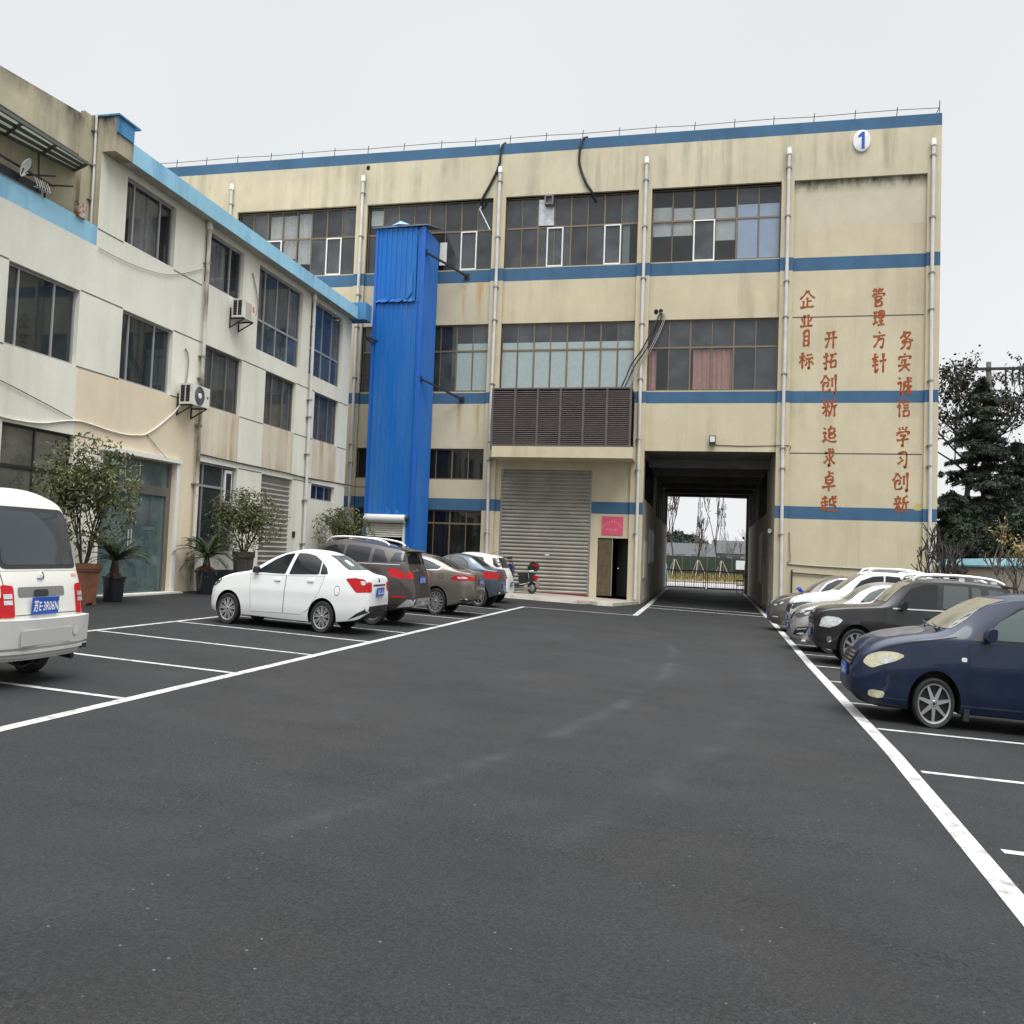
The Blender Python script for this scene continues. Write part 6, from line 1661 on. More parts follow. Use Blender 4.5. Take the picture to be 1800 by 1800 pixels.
c.windows([[(1.1, 1.05), (1.35, 1.31), (1.6, 1.42), (1.58, 1.06)], [(1.64, 1.06), (1.66, 1.43), (1.95, 1.40), (2.14, 1.28), (2.22, 1.10)]], PLAST, .02, gl=CARGL2)
c.doors([[(1.02, 1.0), (1.6, 1.02), (1.58, .34), (1.1, .32)], [(1.62, 1.02), (2.3, 1.05), (2.2, .7), (2.05, .42), (1.62, .34)]], [(1.46, .93), (2.1, .96)], PS_)
c.part("rear_window", CARGL, [([(-.46, 1.2), (.46, 1.2), (.37, 1.44), (-.37, 1.44)], 'rear', .005, 0, 1)], both=False)
c.part("windscreen", CARGL, [([(-.46, 1.1), (.46, 1.1), (.36, 1.42), (-.36, 1.42)], 'front', .005, 0, 1)], both=False)
c.part("taillight", REDL, [([(2.55, .96), (2.8, 1.05), (3.05, 1.05), (3.2, .95), (3.1, .85), (2.75, .85)], 'side', .006, 0, 1), ([(-.6, .86), (-.3, .88), (-.3, 1.0), (-.58, 1.03)], 'rear', .006, 0, 1)])
c.part("plate_bar", CHROME, [([(-.3, .90), (.3, .90), (.3, .925), (-.3, .925)], 'rear', .01, 0)], both=False)
c.plate('rear', .62, 0.1); c.mirrors(1.1, 1.08, PS_)
c.part("exhaust_tip", CHROME, [([(-.5, .42), (-.3, .42), (-.3, .47), (-.5, .47)], 'rear', .01, 0)], both=False)

# --- white hatchback
L_ = 2.92
sp = dict(W=1.30, L=L_, top=[(0, .65), (.03, .76), (.15, .88), (.5, 1.02), (.75, 1.1), (1.05, 1.42), (1.35, 1.55), (1.65, 1.575), (2.1, 1.54), (2.5, 1.485), (2.58, 1.38), (2.72, 1.10), (2.86, .88), (2.92, .6)],
          belt=[(0, .58), (.2, .8), (.6, .97), (.9, 1.06), (2.2, 1.15), (2.55, 1.15), (2.75, .98), (2.92, .52)],
          bot=[(0, .33), (.1, .24), (.4, .22), (2.3, .24), (2.92, .34)], w=wtab(L_), rr=.74, xf=.5, xr=2.38, zc=.30, rz=.31, rim=.21, arz=.365, arx=.28)
c = Car("white_hatchback_car", "small white hatchback car farthest along the left row beside the scooter", "car", paint("warm_white_paint", (0.68, 0.67, 0.61), 0, 0.3, 0.03), sp, car_at(-9.12, 27.5), 0, LEFTG)
c.wheels(7, 'star')
c.windows([[(1.0, 1.1), (1.2, 1.38), (1.5, 1.46), (1.48, 1.12)], [(1.54, 1.12), (1.56, 1.465), (2.05, 1.43), (2.15, 1.2), (2.1, 1.17)]], None)
c.doors([[(.95, 1.05), (1.5, 1.09), (1.48, .34), (1.0, .34)]], [(1.38, .98)], c.paint)
c.part("rear_window", CARGL, [([(-.5, 1.13), (.5, 1.13), (.44, 1.44), (-.44, 1.44)], 'rear', .006, 0, 1)], both=False)
c.part("quarter_glass", CARGL, [([(2.34, 1.44), (2.54, 1.42), (2.66, 1.16), (2.55, 1.14), (2.42, 1.2)], 'side', .006, 0, 1)])
c.part("windscreen", CARGL, [([(-.46, 1.15), (.46, 1.15), (.4, 1.46), (-.4, 1.46)], 'front', .005, 0, 1)], both=False)
c.part("taillight", REDL, [([(2.42, 1.04), (2.58, 1.02), (2.76, .86), (2.8, .76), (2.6, .84)], 'side', .006, 0, 1), ([(-.6, .80), (-.42, .80), (-.42, .98), (-.57, 1.02)], 'rear', .006, 0, 1)])
c.part("fog_lamp", PLAST, [([(2.72, .42), (2.82, .42), (2.82, .56), (2.72, .56)], 'side', .006, 0, 1)])
c.part("rear_valance", PLAST, [([(2.55, .25), (2.91, .34), (2.92, .40), (2.6, .33)], 'side', .004, 0)])
mb = MB(); mb.tube([(2.15, 0, 1.53), (2.38, 0, 1.64)], [.012, .006], 6); mb.build("aerial", PLAST, c.root)
c.plate('rear', .62)

# --- dark blue saloon, right foreground
L_ = 3.75
sp = dict(W=1.40, L=L_, top=[(0, .62), (.03, .71), (.09, .84), (.34, 1.025), (.75, 1.135), (.93, 1.17), (1.25, 1.395), (1.57, 1.59), (1.9, 1.665), (2.3, 1.685), (2.7, 1.63), (3.0, 1.49), (3.3, 1.31), (3.5, 1.27), (3.68, 1.23), (3.73, 1.08), (3.75, .78)],
          belt=[(0, .57), (.15, .76), (.4, .92), (.9, 1.03), (1.25, 1.06), (3.0, 1.12), (3.65, 1.10), (3.75, .7)],
          bot=[(0, .33), (.1, .22), (.4, .18), (1.2, .19), (3.0, .2), (3.75, .42)], w=wtab(L_), rr=.70,
          xf=.91, xr=2.95, zc=.292, rz=.305, rim=.24, arz=.395, arx=.295, wa=.76)
PN_ = paint("dark_blue_metallic", (0.0045, 0.012, 0.036), 0.0, 0.4, 0.012, (0.25, 0.23, 0.19), 0.5, 0.25)
c = Car("dark_blue_saloon_car", "dusty dark blue saloon car with seven spoke rims in the right foreground", "car", PN_, sp, car_at(1.775, 12.02), 0, RIGHTG)
c.wheels(7, 'star')
c.windows([[(1.42, 1.10), (1.60, 1.31), (1.85, 1.48), (2.10, 1.555), (2.22, 1.56), (2.20, 1.115)], [(2.27, 1.115), (2.29, 1.56), (2.6, 1.51), (2.86, 1.36), (2.95, 1.16)]], SEAM, .022, gl=simple("green_car_glass", (0.075, 0.10, 0.095), 0.04, 0, .5))
c.part("mirror_triangle", PLAST, [([(1.30, 1.075), (1.42, 1.20), (1.42, 1.08)], 'side', .006, 0)])
c.doors([[(1.26, 1.03), (2.23, 1.075), (2.22, .28), (1.34, .27)], [(2.25, 1.075), (2.95, 1.10), (2.78, .72), (2.62, .42), (2.25, .28)]], [(2.05, .96), (2.72, .98)], PN_)
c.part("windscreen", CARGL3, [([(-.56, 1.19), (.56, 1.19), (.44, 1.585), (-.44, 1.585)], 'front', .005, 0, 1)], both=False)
c.part("rear_window", CARGL, [([(-.5, 1.33), (.5, 1.33), (.4, 1.58), (-.4, 1.58)], 'rear', .005, 0, 1)], both=False)
c.part("headlight", [YELL, CLEARL], [([(.10, .70), (.16, .80), (.30, .86), (.46, .865), (.57, .83), (.46, .755), (.28, .685), (.2, .64)], 'side', .008, 0, 2), ([(.26, .74), (.40, .80), (.46, .78), (.34, .70)], 'side', .012, 1, 2)])
c.part("grille", [CHROME, SEAM], [([(-.34, .63), (.34, .63), (.37, .82), (-.37, .82)], 'front', .008, 1, 1)] + [([(-.33, .64 + k * .046), (.33, .64 + k * .046), (.34, .662 + k * .046), (-.34, .662 + k * .046)], 'front', .018, 0, 0) for k in range(4)], both=False)
c.part("fog_lamp", YELL, [(chaikin([(.17, .30), (.34, .29), (.36, .38), (.18, .39)], 2), 'side', .006, 0)])
c.part("bumper_lip", PLAST, [([(.02, .34), (.15, .24), (.60, .19), (.60, .215), (.2, .28), (.03, .385)], 'side', .005, 0)])
c.part("bumper_seam", SEAM, [([(.16, .655), (.30, .64), (.56, .545), (.565, .555), (.30, .652), (.165, .667)], 'side', .004, 0)])
c.part("bonnet_seam", SEAM, [([(.30, .875), (.60, .985), (1.14, 1.10), (1.14, 1.108), (.60, .994), (.30, .883)], 'side', .004, 0)])
c.part("side_repeater", CLEARL, [(chaikin([(1.185, .82), (1.245, .82), (1.245, .87), (1.185, .87)], 1), 'side', .008, 0)])
c.mirrors(1.42, 1.165, PN_, .12, .15, .14)
c.plate('front', .55, 0.0, .34, .15)
mb = MB()
for y0 in (-.42, .1):
    mb.bar((.98, y0, 1.185), (1.02, y0 + .46, 1.215), .018)
    mb.tube([(.94, y0 - .03, 1.17), (.98, y0, 1.2)], .02, 6)
mb.build("wiper", PLAST, c.root)
c.part("bonnet_dust", two_tone("bonnet_dust", (0.03, 0.034, 0.05), (0.13, 0.12, 0.105), 4.0, .25, .75, .55), [([(.30, -.46), (.86, -.55), (.86, .55), (.30, .46)], 'top', .003, 0, 2)], both=False)
for sd in (-1, 1):
    mb = MB(); mb.prism([(1.24, .12), (1.30, .12), (1.31, .34), (1.25, .36)], 1, sd * .55, sd * .67); mb.build("mud_flap", PLAST, c.root)

# --- black sport utility, right row
L_ = 3.55
sp = dict(W=1.44, L=L_, top=[(0, .86), (.02, .95), (.06, 1.01), (.43, 1.14), (.9, 1.19), (1.15, 1.24), (1.4, 1.48), (1.62, 1.67), (1.85, 1.755), (2.5, 1.79), (3.1, 1.765), (3.38, 1.71), (3.46, 1.5), (3.52, 1.15), (3.55, .8)],
          belt=[(0, .82), (.1, .98), (.43, 1.06), (1.1, 1.15), (2.4, 1.20), (3.3, 1.24), (3.5, 1.1), (3.55, .72)],
          bot=[(0, .42), (.08, .33), (.4, .29), (3.0, .29), (3.55, .46)], w=wtab(L_), rr=.77, clad=.40,
          xf=.74, xr=2.72, zc=.362, rz=.37, rim=.292, arz=.455, arx=.345)
PK_ = paint("black_grey_metallic", (0.014, 0.0135, 0.0145), 0.0, 0.35, 0.03, (0.20, 0.19, 0.18), 0.6, 0.3)
c = Car("black_utility_car", "tall black sport utility car with ten spoke rims and white roof rails", "car", PK_, sp, car_at(2.02, 18.15), 0, RIGHTG)
c.wheels(10, 'wide')
c.windows([[(1.42, 1.21), (1.66, 1.55), (1.92, 1.655), (2.14, 1.665), (2.12, 1.225)]], None)
c.windows([[(2.22, 1.23), (2.24, 1.665), (2.66, 1.665), (2.66, 1.245)], [(2.72, 1.25), (2.72, 1.66), (2.86, 1.655), (2.92, 1.26)], [(3.06, 1.28), (2.99, 1.64), (3.26, 1.62), (3.34, 1.30)]], None, gl=CARGL2)
c.part("chrome_strip", CHROME, [([(1.36, 1.155), (3.3, 1.205), (3.3, 1.225), (1.36, 1.178)], 'side', .006, 0)])
c.doors([[(1.22, 1.13), (2.15, 1.165), (2.15, .46), (1.26, .44)], [(2.17, 1.165), (2.72, 1.18), (2.66, .86), (2.44, .52), (2.17, .46)]], [(1.98, 1.03), (2.62, 1.05)], PLAST)
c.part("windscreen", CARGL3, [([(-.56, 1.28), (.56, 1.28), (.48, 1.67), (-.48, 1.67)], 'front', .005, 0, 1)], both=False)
c.part("rear_window", CARGL, [([(-.52, 1.3), (.52, 1.3), (.47, 1.62), (-.47, 1.62)], 'rear', .005, 0, 1)], both=False)
c.part("headlight", CLEARL, [([(.08, .72), (.12, .88), (.20, .925), (.40, .92), (.49, .87), (.41, .78), (.26, .71)], 'side', .008, 0, 1)])
c.part("grille", [PLAST, CHROME], [([(-.42, .74), (.42, .74), (.44, .95), (-.44, .95)], 'front', .008, 0, 0)] + [([(-.42, z_), (.42, z_), (.42, z_ + .03), (-.42, z_ + .03)], 'front', .016, 1, 0) for z_ in (.78, .86)], both=False)
c.part("fog_lamp", CHROME, [(chaikin([(.22, .44), (.30, .44), (.30, .55), (.22, .55)], 2), 'side', .006, 0)])
c.part("lower_door_reflection", PLAST, [([(1.16, .74), (2.36, .80), (2.50, .62), (2.36, .40), (1.16, .40)], 'side', .006, 0)])  # black patch painting the asphalt and car reflected in the lower doors
c.plate('front', .58, -.05, .34, .15); c.mirrors(1.46, 1.23, PK_, .13, .16, .15)
for sd in (-1, 1):
    mb = MB(); mb.tube(catmull([(1.72, sd * .52, 1.71), (1.86, sd * .535, 1.815), (2.5, sd * .54, 1.855), (3.05, sd * .53, 1.825), (3.28, sd * .52, 1.745)], 6), 0.03, 8)
    for x_ in (1.9, 2.55, 3.1): mb.box(x_ - .05, x_ + .05, sd * .53 - .02, sd * .53 + .02, 1.75, 1.83)
    mb.build("roof_rail", simple("white_rail", (0.72, 0.72, 0.7), 0.35, 0.3), c.root, smooth=50)
mb = MB(); mb.prism([(3.28, 1.735), (3.50, 1.71), (3.52, 1.68), (3.3, 1.68)], 1, -.52, .52); mb.build("spoiler", PK_, c.root)

# --- silver saloon
L_ = 3.75
sp = dict(W=1.40, L=L_, top=[(0, .62), (.03, .73), (.1, .85), (.22, .94), (.75, 1.10), (1.07, 1.16), (1.4, 1.42), (1.65, 1.565), (1.97, 1.62), (2.4, 1.6), (2.8, 1.45), (3.2, 1.22), (3.6, 1.15), (3.7, 1.0), (3.75, .75)],
          belt=[(0, .57), (.2, .82), (.6, .98), (1.1, 1.05), (2.8, 1.12), (3.6, 1.08), (3.75, .7)],
          bot=[(0, .30), (.1, .2), (.4, .18), (3.0, .2), (3.75, .42)], w=wtab(L_), rr=.70, xf=.80, xr=2.9, zc=.31, rz=.32, rim=.23, arz=.385, arx=.29)
c = Car("silver_saloon_car", "silver saloon car half hidden between the black utility car and the white one", "car", paint("silver_metallic", (0.48, 0.47, 0.455), 0.75, 0.3, 0.06), sp, car_at(1.82, 20.55), 0, RIGHTG)
c.wheels(7, 'star')
c.windows([[(1.3, 1.10), (1.58, 1.38), (1.8, 1.49), (2.08, 1.535), (2.06, 1.12)], [(2.12, 1.12), (2.14, 1.535), (2.5, 1.49), (2.8, 1.32), (2.88, 1.15)]], CHROME, .02, gl=CARGL2)
c.doors([[(1.2, 1.04), (2.1, 1.08), (2.08, .32), (1.24, .3)], [(2.12, 1.08), (2.88, 1.1), (2.7, .7), (2.5, .4), (2.12, .32)]], [(1.9, .98), (2.65, 1.0)], CHROME)
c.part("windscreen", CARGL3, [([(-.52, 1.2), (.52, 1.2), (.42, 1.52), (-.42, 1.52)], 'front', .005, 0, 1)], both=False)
c.part("rear_window", CARGL, [([(-.48, 1.26), (.48, 1.26), (.4, 1.53), (-.4, 1.53)], 'rear', .005, 0, 1)], both=False)
c.part("headlight", [SMOKE, CLEARL], [([(.05, .74), (.18, .87), (.42, .93), (.52, .90), (.36, .80), (.14, .71)], 'side', .007, 0, 1), ([(.22, .81), (.34, .87), (.42, .87), (.3, .79)], 'side', .011, 1, 2)])
c.part("grille", [SMOKE, CHROME], [([(-.36, .68), (.36, .68), (.38, .82), (-.38, .82)], 'front', .008, 0, 1), ([(-.36, .665), (.36, .665), (.36, .69), (-.36, .69)], 'front', .012, 1, 0)], both=False)
c.part("fog_lamp", [SEAM, CLEARL], [([(.04, .34), (.10, .50), (.36, .55), (.30, .40), (.2, .33)], 'side', .006, 0, 1), ([(.10, .36), (.18, .40), (.28, .40), (.22, .35)], 'side', .01, 1, 1), ([(.10, .47), (.32, .51), (.31, .49), (.12, .45)], 'side', .01, 1, 0)])
c.part("bumper_lip", CHROME, [([(.02, .24), (.5, .20), (.5, .225), (.03, .275)], 'side', .006, 0)])
c.mirrors(1.34, 1.15, CHROME, .1, .11, .12); c.plate('front', .5, 0)

# --- white sport utility
L_ = 3.65
sp = dict(W=1.44, L=L_, top=[(0, .75), (.02, .86), (.07, .99), (.4, 1.16), (.98, 1.285), (1.3, 1.53), (1.62, 1.775), (1.96, 1.86), (2.5, 1.875), (3.1, 1.83), (3.45, 1.72), (3.55, 1.4), (3.62, 1.0), (3.65, .75)],
          belt=[(0, .7), (.1, .93), (.5, 1.09), (1.0, 1.19), (2.6, 1.27), (3.4, 1.30), (3.6, .95), (3.65, .68)],
          bot=[(0, .4), (.08, .33), (.4, .3), (3.0, .3), (3.65, .46)], w=wtab(L_), rr=.76, clad=.42, xf=.72, xr=2.75, zc=.36, rz=.37, rim=.27, arz=.45, arx=.34)
c = Car("white_utility_car", "white sport utility car with black grille between the silver and the grey cars", "car", PW_, sp, car_at(2.0, 23.0), 0, RIGHTG)
c.wheels(5, 'wide')
c.windows([[(1.32, 1.25), (1.62, 1.58), (1.85, 1.70), (2.1, 1.73), (2.08, 1.28)], [(2.15, 1.285), (2.17, 1.735), (2.7, 1.72), (2.68, 1.31)], [(2.76, 1.32), (2.78, 1.70), (3.1, 1.66), (3.26, 1.36)]], PLAST, .02)
c.doors([[(1.15, 1.17), (2.1, 1.225), (2.08, .48), (1.2, .46)], [(2.12, 1.225), (2.72, 1.25), (2.62, .85), (2.4, .5), (2.12, .48)]], [(1.9, 1.12), (2.55, 1.15)], PW_)
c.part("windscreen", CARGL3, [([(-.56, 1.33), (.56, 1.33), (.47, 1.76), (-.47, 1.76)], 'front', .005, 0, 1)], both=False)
c.part("rear_window", CARGL, [([(-.5, 1.35), (.5, 1.35), (.45, 1.68), (-.45, 1.68)], 'rear', .005, 0, 1)], both=False)
c.part("headlight", [SMOKE, CLEARL], [([(.03, .78), (.05, .93), (.30, .985), (.50, 1.0), (.40, .90), (.2, .80)], 'side', .008, 0, 1), ([(.18, .85), (.3, .92), (.36, .9), (.26, .83)], 'side', .012, 1, 1), ([(.36, .955), (.47, .985), (.40, .92)], 'side', .012, 1, 0)])
c.part("grille", [PLAST, CHROME], [([(-.46, .68), (.46, .68), (.48, .90), (-.48, .90)], 'front', .008, 0, 0), ([(-.46, .86), (.46, .86), (.46, .885), (-.46, .885)], 'front', .014, 1, 0)], both=False)
c.part("sunroof", CARGL, [([(1.9, -.38), (2.5, -.38), (2.5, .38), (1.9, .38)], 'top', .005, 0, 1)], both=False)
c.mirrors(1.38, 1.30, PW_, .13, .16, .15); c.plate('front', .55)
for sd in (-1, 1):
    mb = MB(); mb.tube(catmull([(1.75, sd * .50, 1.79), (1.9, sd * .51, 1.90), (2.6, sd * .51, 1.93), (3.1, sd * .5, 1.86)], 6), 0.022, 8); mb.build("roof_rail", simple("white_rail", (0.7, 0.7, 0.68), 0.4), c.root, smooth=50)

# --- grey brown saloon, end of right row
L_ = 3.6
sp = dict(W=1.40, L=L_, top=[(0, .56), (.03, .66), (.08, .80), (.36, .97), (.62, 1.06), (.92, 1.13), (1.25, 1.41), (1.55, 1.60), (1.9, 1.665), (2.3, 1.65), (2.75, 1.48), (3.1, 1.25), (3.45, 1.2), (3.55, 1.05), (3.6, .8)],
          belt=[(0, .5), (.15, .78), (.6, .97), (1.0, 1.06), (2.7, 1.14), (3.5, 1.1), (3.6, .7)],
          bot=[(0, .30), (.1, .21), (.4, .19), (3.0, .2), (3.6, .42)], w=wtab(L_), rr=.70, xf=.74, xr=2.75, zc=.31, rz=.32, rim=.23, arz=.385, arx=.29)
c = Car("grey_saloon_car", "grey brown saloon car at the far end of the right row, nose at the passage", "car", paint("grey_brown_metallic", (0.12, 0.104, 0.088), 0.45, 0.34, 0.05), sp, car_at(1.72, 25.9), 0, RIGHTG)
c.wheels(7, 'star')
c.windows([[(1.22, 1.10), (1.5, 1.42), (1.75, 1.55), (2.02, 1.575), (2.0, 1.12)], [(2.07, 1.12), (2.08, 1.575), (2.4, 1.52), (2.75, 1.3), (2.8, 1.16)]], CHROME, .024)
c.doors([[(1.1, 1.05), (2.04, 1.09), (2.02, .32), (1.15, .3)], [(2.06, 1.09), (2.8, 1.11), (2.6, .7), (2.4, .4), (2.06, .32)]], [(1.85, .98), (2.55, 1.0)], CHROME)
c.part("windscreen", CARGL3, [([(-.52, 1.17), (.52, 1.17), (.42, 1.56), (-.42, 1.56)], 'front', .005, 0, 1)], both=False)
c.part("rear_window", CARGL, [([(-.48, 1.3), (.48, 1.3), (.4, 1.56), (-.4, 1.56)], 'rear', .005, 0, 1)], both=False)
c.part("headlight", [SMOKE, CLEARL], [([(.06, .70), (.10, .82), (.30, .88), (.42, .87), (.34, .76), (.16, .68)], 'side', .007, 0, 1), ([(.10, .70), (.2, .72), (.2, .76), (.12, .76)], 'side', .011, 1, 1), ([(.24, .77), (.32, .84), (.37, .82), (.3, .76)], 'side', .011, 1, 1)])
c.part("fog_lamp", [PLAST, CLEARL], [([(.05, .36), (.28, .37), (.28, .44), (.06, .45)], 'side', .006, 0, 1), ([(.08, .385), (.24, .39), (.24, .42), (.08, .425)], 'side', .01, 1, 0)])
c.part("grille", [PLAST, CHROME], [([(-.34, .60), (.34, .60), (.36, .72), (-.36, .72)], 'front', .008, 0, 0), ([(-.34, .65), (.34, .65), (.34, .67), (-.34, .67)], 'front', .014, 1, 0)], both=False)
c.plate('front', .46); c.mirrors(1.28, 1.15, c.paint)
mb = MB()
for k in range(9):
    mb.tube([(.86 + .03 * (k % 3), -.1 + .05 * k, 1.15), (.82, -.12 + .06 * k, 1.24), (.78 + .02 * (k % 4), -.14 + .065 * k, 1.2)], [.03, .04, .02], 6)
duster = tag(mb.build("duster", simple("blue_duster", (0.03, 0.06, 0.45), 0.9), loc=(0, 0, 0)), "blue mop duster lying on the bonnet of the grey brown car", "duster")
duster.location = (1.72, 25.5, gz(1.72) - .035)

# --- white van, left foreground
L_ = 3.11
sp = dict(W=1.31, L=L_, top=[(0, .7), (.04, .85), (.15, .98), (.35, 1.1), (.6, 1.52), (.85, 1.85), (1.2, 1.98), (1.9, 2.055), (2.5, 2.06), (2.66, 2.02), (2.74, 1.93), (2.80, 1.80), (2.96, 1.26), (3.03, 1.08), (3.085, .80), (3.11, .60)],
          belt=[(0, .62), (.2, .9), (.5, 1.1), (1.0, 1.22), (2.75, 1.22), (2.9, 1.2), (3.0, 1.0), (3.11, .5)],
          bot=[(0, .36), (.1, .28), (.5, .26), (2.5, .28), (2.9, .34), (3.11, .38)], w=[(0, .75), (.1, .88), (.4, .97), (.8, 1.0), (2.6, 1.0), (2.85, .99), (2.98, .97), (3.06, .95), (3.1, .93), (3.11, .92)], rr=.82, bulge=.035,
          xf=.55, xr=2.48, zc=.27, rz=.285, rim=.19, arz=.35, arx=.28)
PV_ = paint("cream_white_van_paint", (0.62, 0.61, 0.55), 0.0, 0.35, 0.05)
c = Car("white_van", "dusty cream white minivan at the left edge showing its tailgate and blue plate", "van", PV_, sp, car_at(-10.01, 7.90), math.radians(2.0), LEFTG)
c.wheels(6, 'star', rim=simple("steel_rim_grey", (0.3, 0.3, 0.3), 0.5, 0.5))
c.windows([[(.95, 1.28), (1.1, 1.75), (1.6, 1.82), (1.6, 1.29)], [(1.68, 1.29), (1.68, 1.82), (2.2, 1.84), (2.2, 1.29)], [(2.26, 1.29), (2.26, 1.84), (2.62, 1.80), (2.72, 1.32)]], PLAST, .02)
c.part("windscreen", CARGL, [([(-.5, 1.2), (.5, 1.2), (.44, 1.78), (-.44, 1.78)], 'front', .005, 0, 1)], both=False)
GV = simple("van_rear_glass", (0.035, 0.045, 0.05), 0.05, 0, .5)
c.part("rear_window", [GV, PLAST], [(rounded([(-.565, 1.215), (.565, 1.215), (.525, 1.86), (-.525, 1.86)], .07), 'rear', .004, 1, 0), (rounded([(-.535, 1.255), (.535, 1.255), (.50, 1.815), (-.50, 1.815)], .07), 'rear', .008, 0, 0)], both=False)
c.part("tailgate", [PV_, SEAM], [([(-.54, .74), (.54, .74), (.575, 1.195), (-.575, 1.195)], 'rear', .002, 1, 0), ([(-.532, .748), (.532, .748), (.567, 1.19), (-.567, 1.19)], 'rear', .004, 0, 0)], both=False)
c.part("plate_recess", [simple("recess_grey", (0.16, 0.155, 0.145), 0.7), PLAST], [([(-.40, .925), (.28, .925), (.28, 1.03), (-.40, 1.03)], 'rear', .007, 0, 1), ([(-.19, .93), (.02, .93), (.02, 1.0), (-.19, 1.0)], 'rear', .02, 1, 1)], both=False)
c.part("taillight", [REDL, CLEARL], [([(-.605, .725), (-.455, .725), (-.455, 1.045), (-.59, 1.06)], 'rear', .008, 0, 1), ([(-.58, .915), (-.485, .915), (-.485, .965), (-.58, .965)], 'rear', .014, 1, 0), ([(-.58, .855), (-.485, .855), (-.485, .90), (-.58, .90)], 'rear', .014, 1, 0), ([(2.93, .74), (3.08, .72), (3.02, 1.04), (2.93, 1.06)], 'side', .008, 0, 1)])
mb = MB()
bp_ = simple("grey_white_bumper", (0.46, 0.455, 0.43), 0.5, vary=0.06)
def arcbox(mb, z0, z1, d0, d1, hw, xb=3.11):
    n = 14
    for i in range(n):
        a, b = -hw + 2 * hw * i / n, -hw + 2 * hw * (i + 1) / n
        fa, fb = -0.10 * abs(a / hw) ** 3, -0.10 * abs(b / hw) ** 3
        mb.add([(xb + d0 - .2, a, z0), (xb + d1 + fa, a, z0), (xb + d1 + fb, b, z0), (xb + d0 - .2, b, z0), (xb + d0 - .2, a, z1), (xb + d1 + fa, a, z1), (xb + d1 + fb, b, z1), (xb + d0 - .2, b, z1)],
               [(0, 3, 2, 1), (4, 5, 6, 7), (0, 1, 5, 4), (1, 2, 6, 5), (2, 3, 7, 6), (3, 0, 4, 7)])
arcbox(mb, .42, .705, 0, .10, .665); arcbox(mb, .315, .42, 0, .075, .65); arcbox(mb, .36, .39, 0, .105, .655); arcbox(mb, .285, .315, 0, .05, .63)
bump_ = mb.build("rear_bumper", bp_, c.root, smooth=30)
mb = MB(); mb.disc((3.211, .33, .555), .042, .05, 0, 20); mb.build("round_cap", simple("cap_grey", (0.5, 0.5, 0.48), 0.5), bump_)
mb = MB(); mb.box(3.195, 3.2125, -.46, .26, .44, .60); mb.build("recess_panel", simple("bumper_recess", (0.40, 0.395, 0.37), 0.6), bump_)
mb = MB(); mb.box(3.10, 3.165, .51, .59, .335, .385); mb.build("corner_vent", PLAST, bump_)
def rear_x(y, z):
    hit, *_q = c.bvh.ray_cast(Vector((9, y, z)), Vector((-1, 0, 0))); return hit.x
ex = rear_x(-.06, 1.125) + .012
mb = MB()
mb.lathe([(.050, .0), (.060, .008), (.068, .0)], (ex, -.06, 1.125), 26, 0, (1, WA, 1), close=True)
for s_ in (0, 1):
    mb.tube([(ex + .005, -.06 + (.03 - .06 * s_), 1.115 + .02 * s_), (ex + .007, -.06, 1.14 - .015 * s_), (ex + .005, -.06 - (.03 - .06 * s_), 1.13 - .015 * s_)], [.012, .016, .004], 6)
mb.build("emblem", CHROME, c.root)
c.part("faded_sticker", simple("sticker_red", (0.5, 0.25, 0.2), 0.7), [([(.44, 1.12), (.53, 1.12), (.53, 1.155), (.44, 1.155)], 'rear', .007, 0)], both=False)
px_ = rear_x(-.055, .75) + .012
mb = MB(); mb.box(px_, px_ + .012, -.245, .145, .745, .925); pl_ = mb.build("number_plate", PLBLUE, c.root)
pl_["label"] = "blue plate with white characters"
add_text("苏E·3R06N", pl_, (px_ + .015, -.05, .835), .36, .125, PLWHITE, 1)
mb = MB(); mb.tube(catmull([(2.95, -.35, .26), (3.04, -.25, .20), (3.06, -.1, .23), (3.0, .05, .18), (3.02, .1, .26), (2.9, .15, .28)], 6), .012, 6); mb.build("tow_hook", IRON, c.root)
mb = MB(); mb.tube([(2.8, .38, .29), (3.12, .43, .25)], .035, 10); mb.build("exhaust_pipe", IRON, c.root)

# --- sky blue vehicle waiting beyond the gate
L_ = 3.0
sp = dict(W=1.3, L=L_, top=[(0, .8), (.05, 1.1), (.2, 1.3), (.45, 1.6), (.8, 1.72), (2.5, 1.72), (2.8, 1.66), (2.95, 1.3), (3.0, .8)], belt=[(0, .7), (.2, 1.0), (.6, 1.1), (2.7, 1.1), (3.0, .7)],
          bot=[(0, .35), (.1, .28), (2.8, .28), (3.0, .4)], w=wtab(L_), rr=.82, xf=.6, xr=2.4, zc=.28, rz=.28, rim=.19, arz=.34, arx=.26)
c = Car("sky_blue_car", "sky blue small vehicle passing on the road beyond the passage gate", "car", paint("sky_blue_paint", (0.06, 0.36, 0.52), 0, .35, .03), sp, (-6.05, 70, 0), 0)
c.wheels(6, 'star'); c.windows([[(.5, 1.15), (.7, 1.55), (1.4, 1.6), (1.4, 1.15)], [(1.5, 1.15), (1.5, 1.6), (2.3, 1.6), (2.5, 1.15)]], None)
c.part("taillight", CLEARL, [([(2.6, .9), (2.95, .9), (2.9, 1.2), (2.7, 1.2)], 'side', .006, 0, 1)])
c.part("rear_window", CARGL, [([(-.45, 1.2), (.45, 1.2), (.4, 1.6), (-.4, 1.6)], 'rear', .005, 0, 1)], both=False)

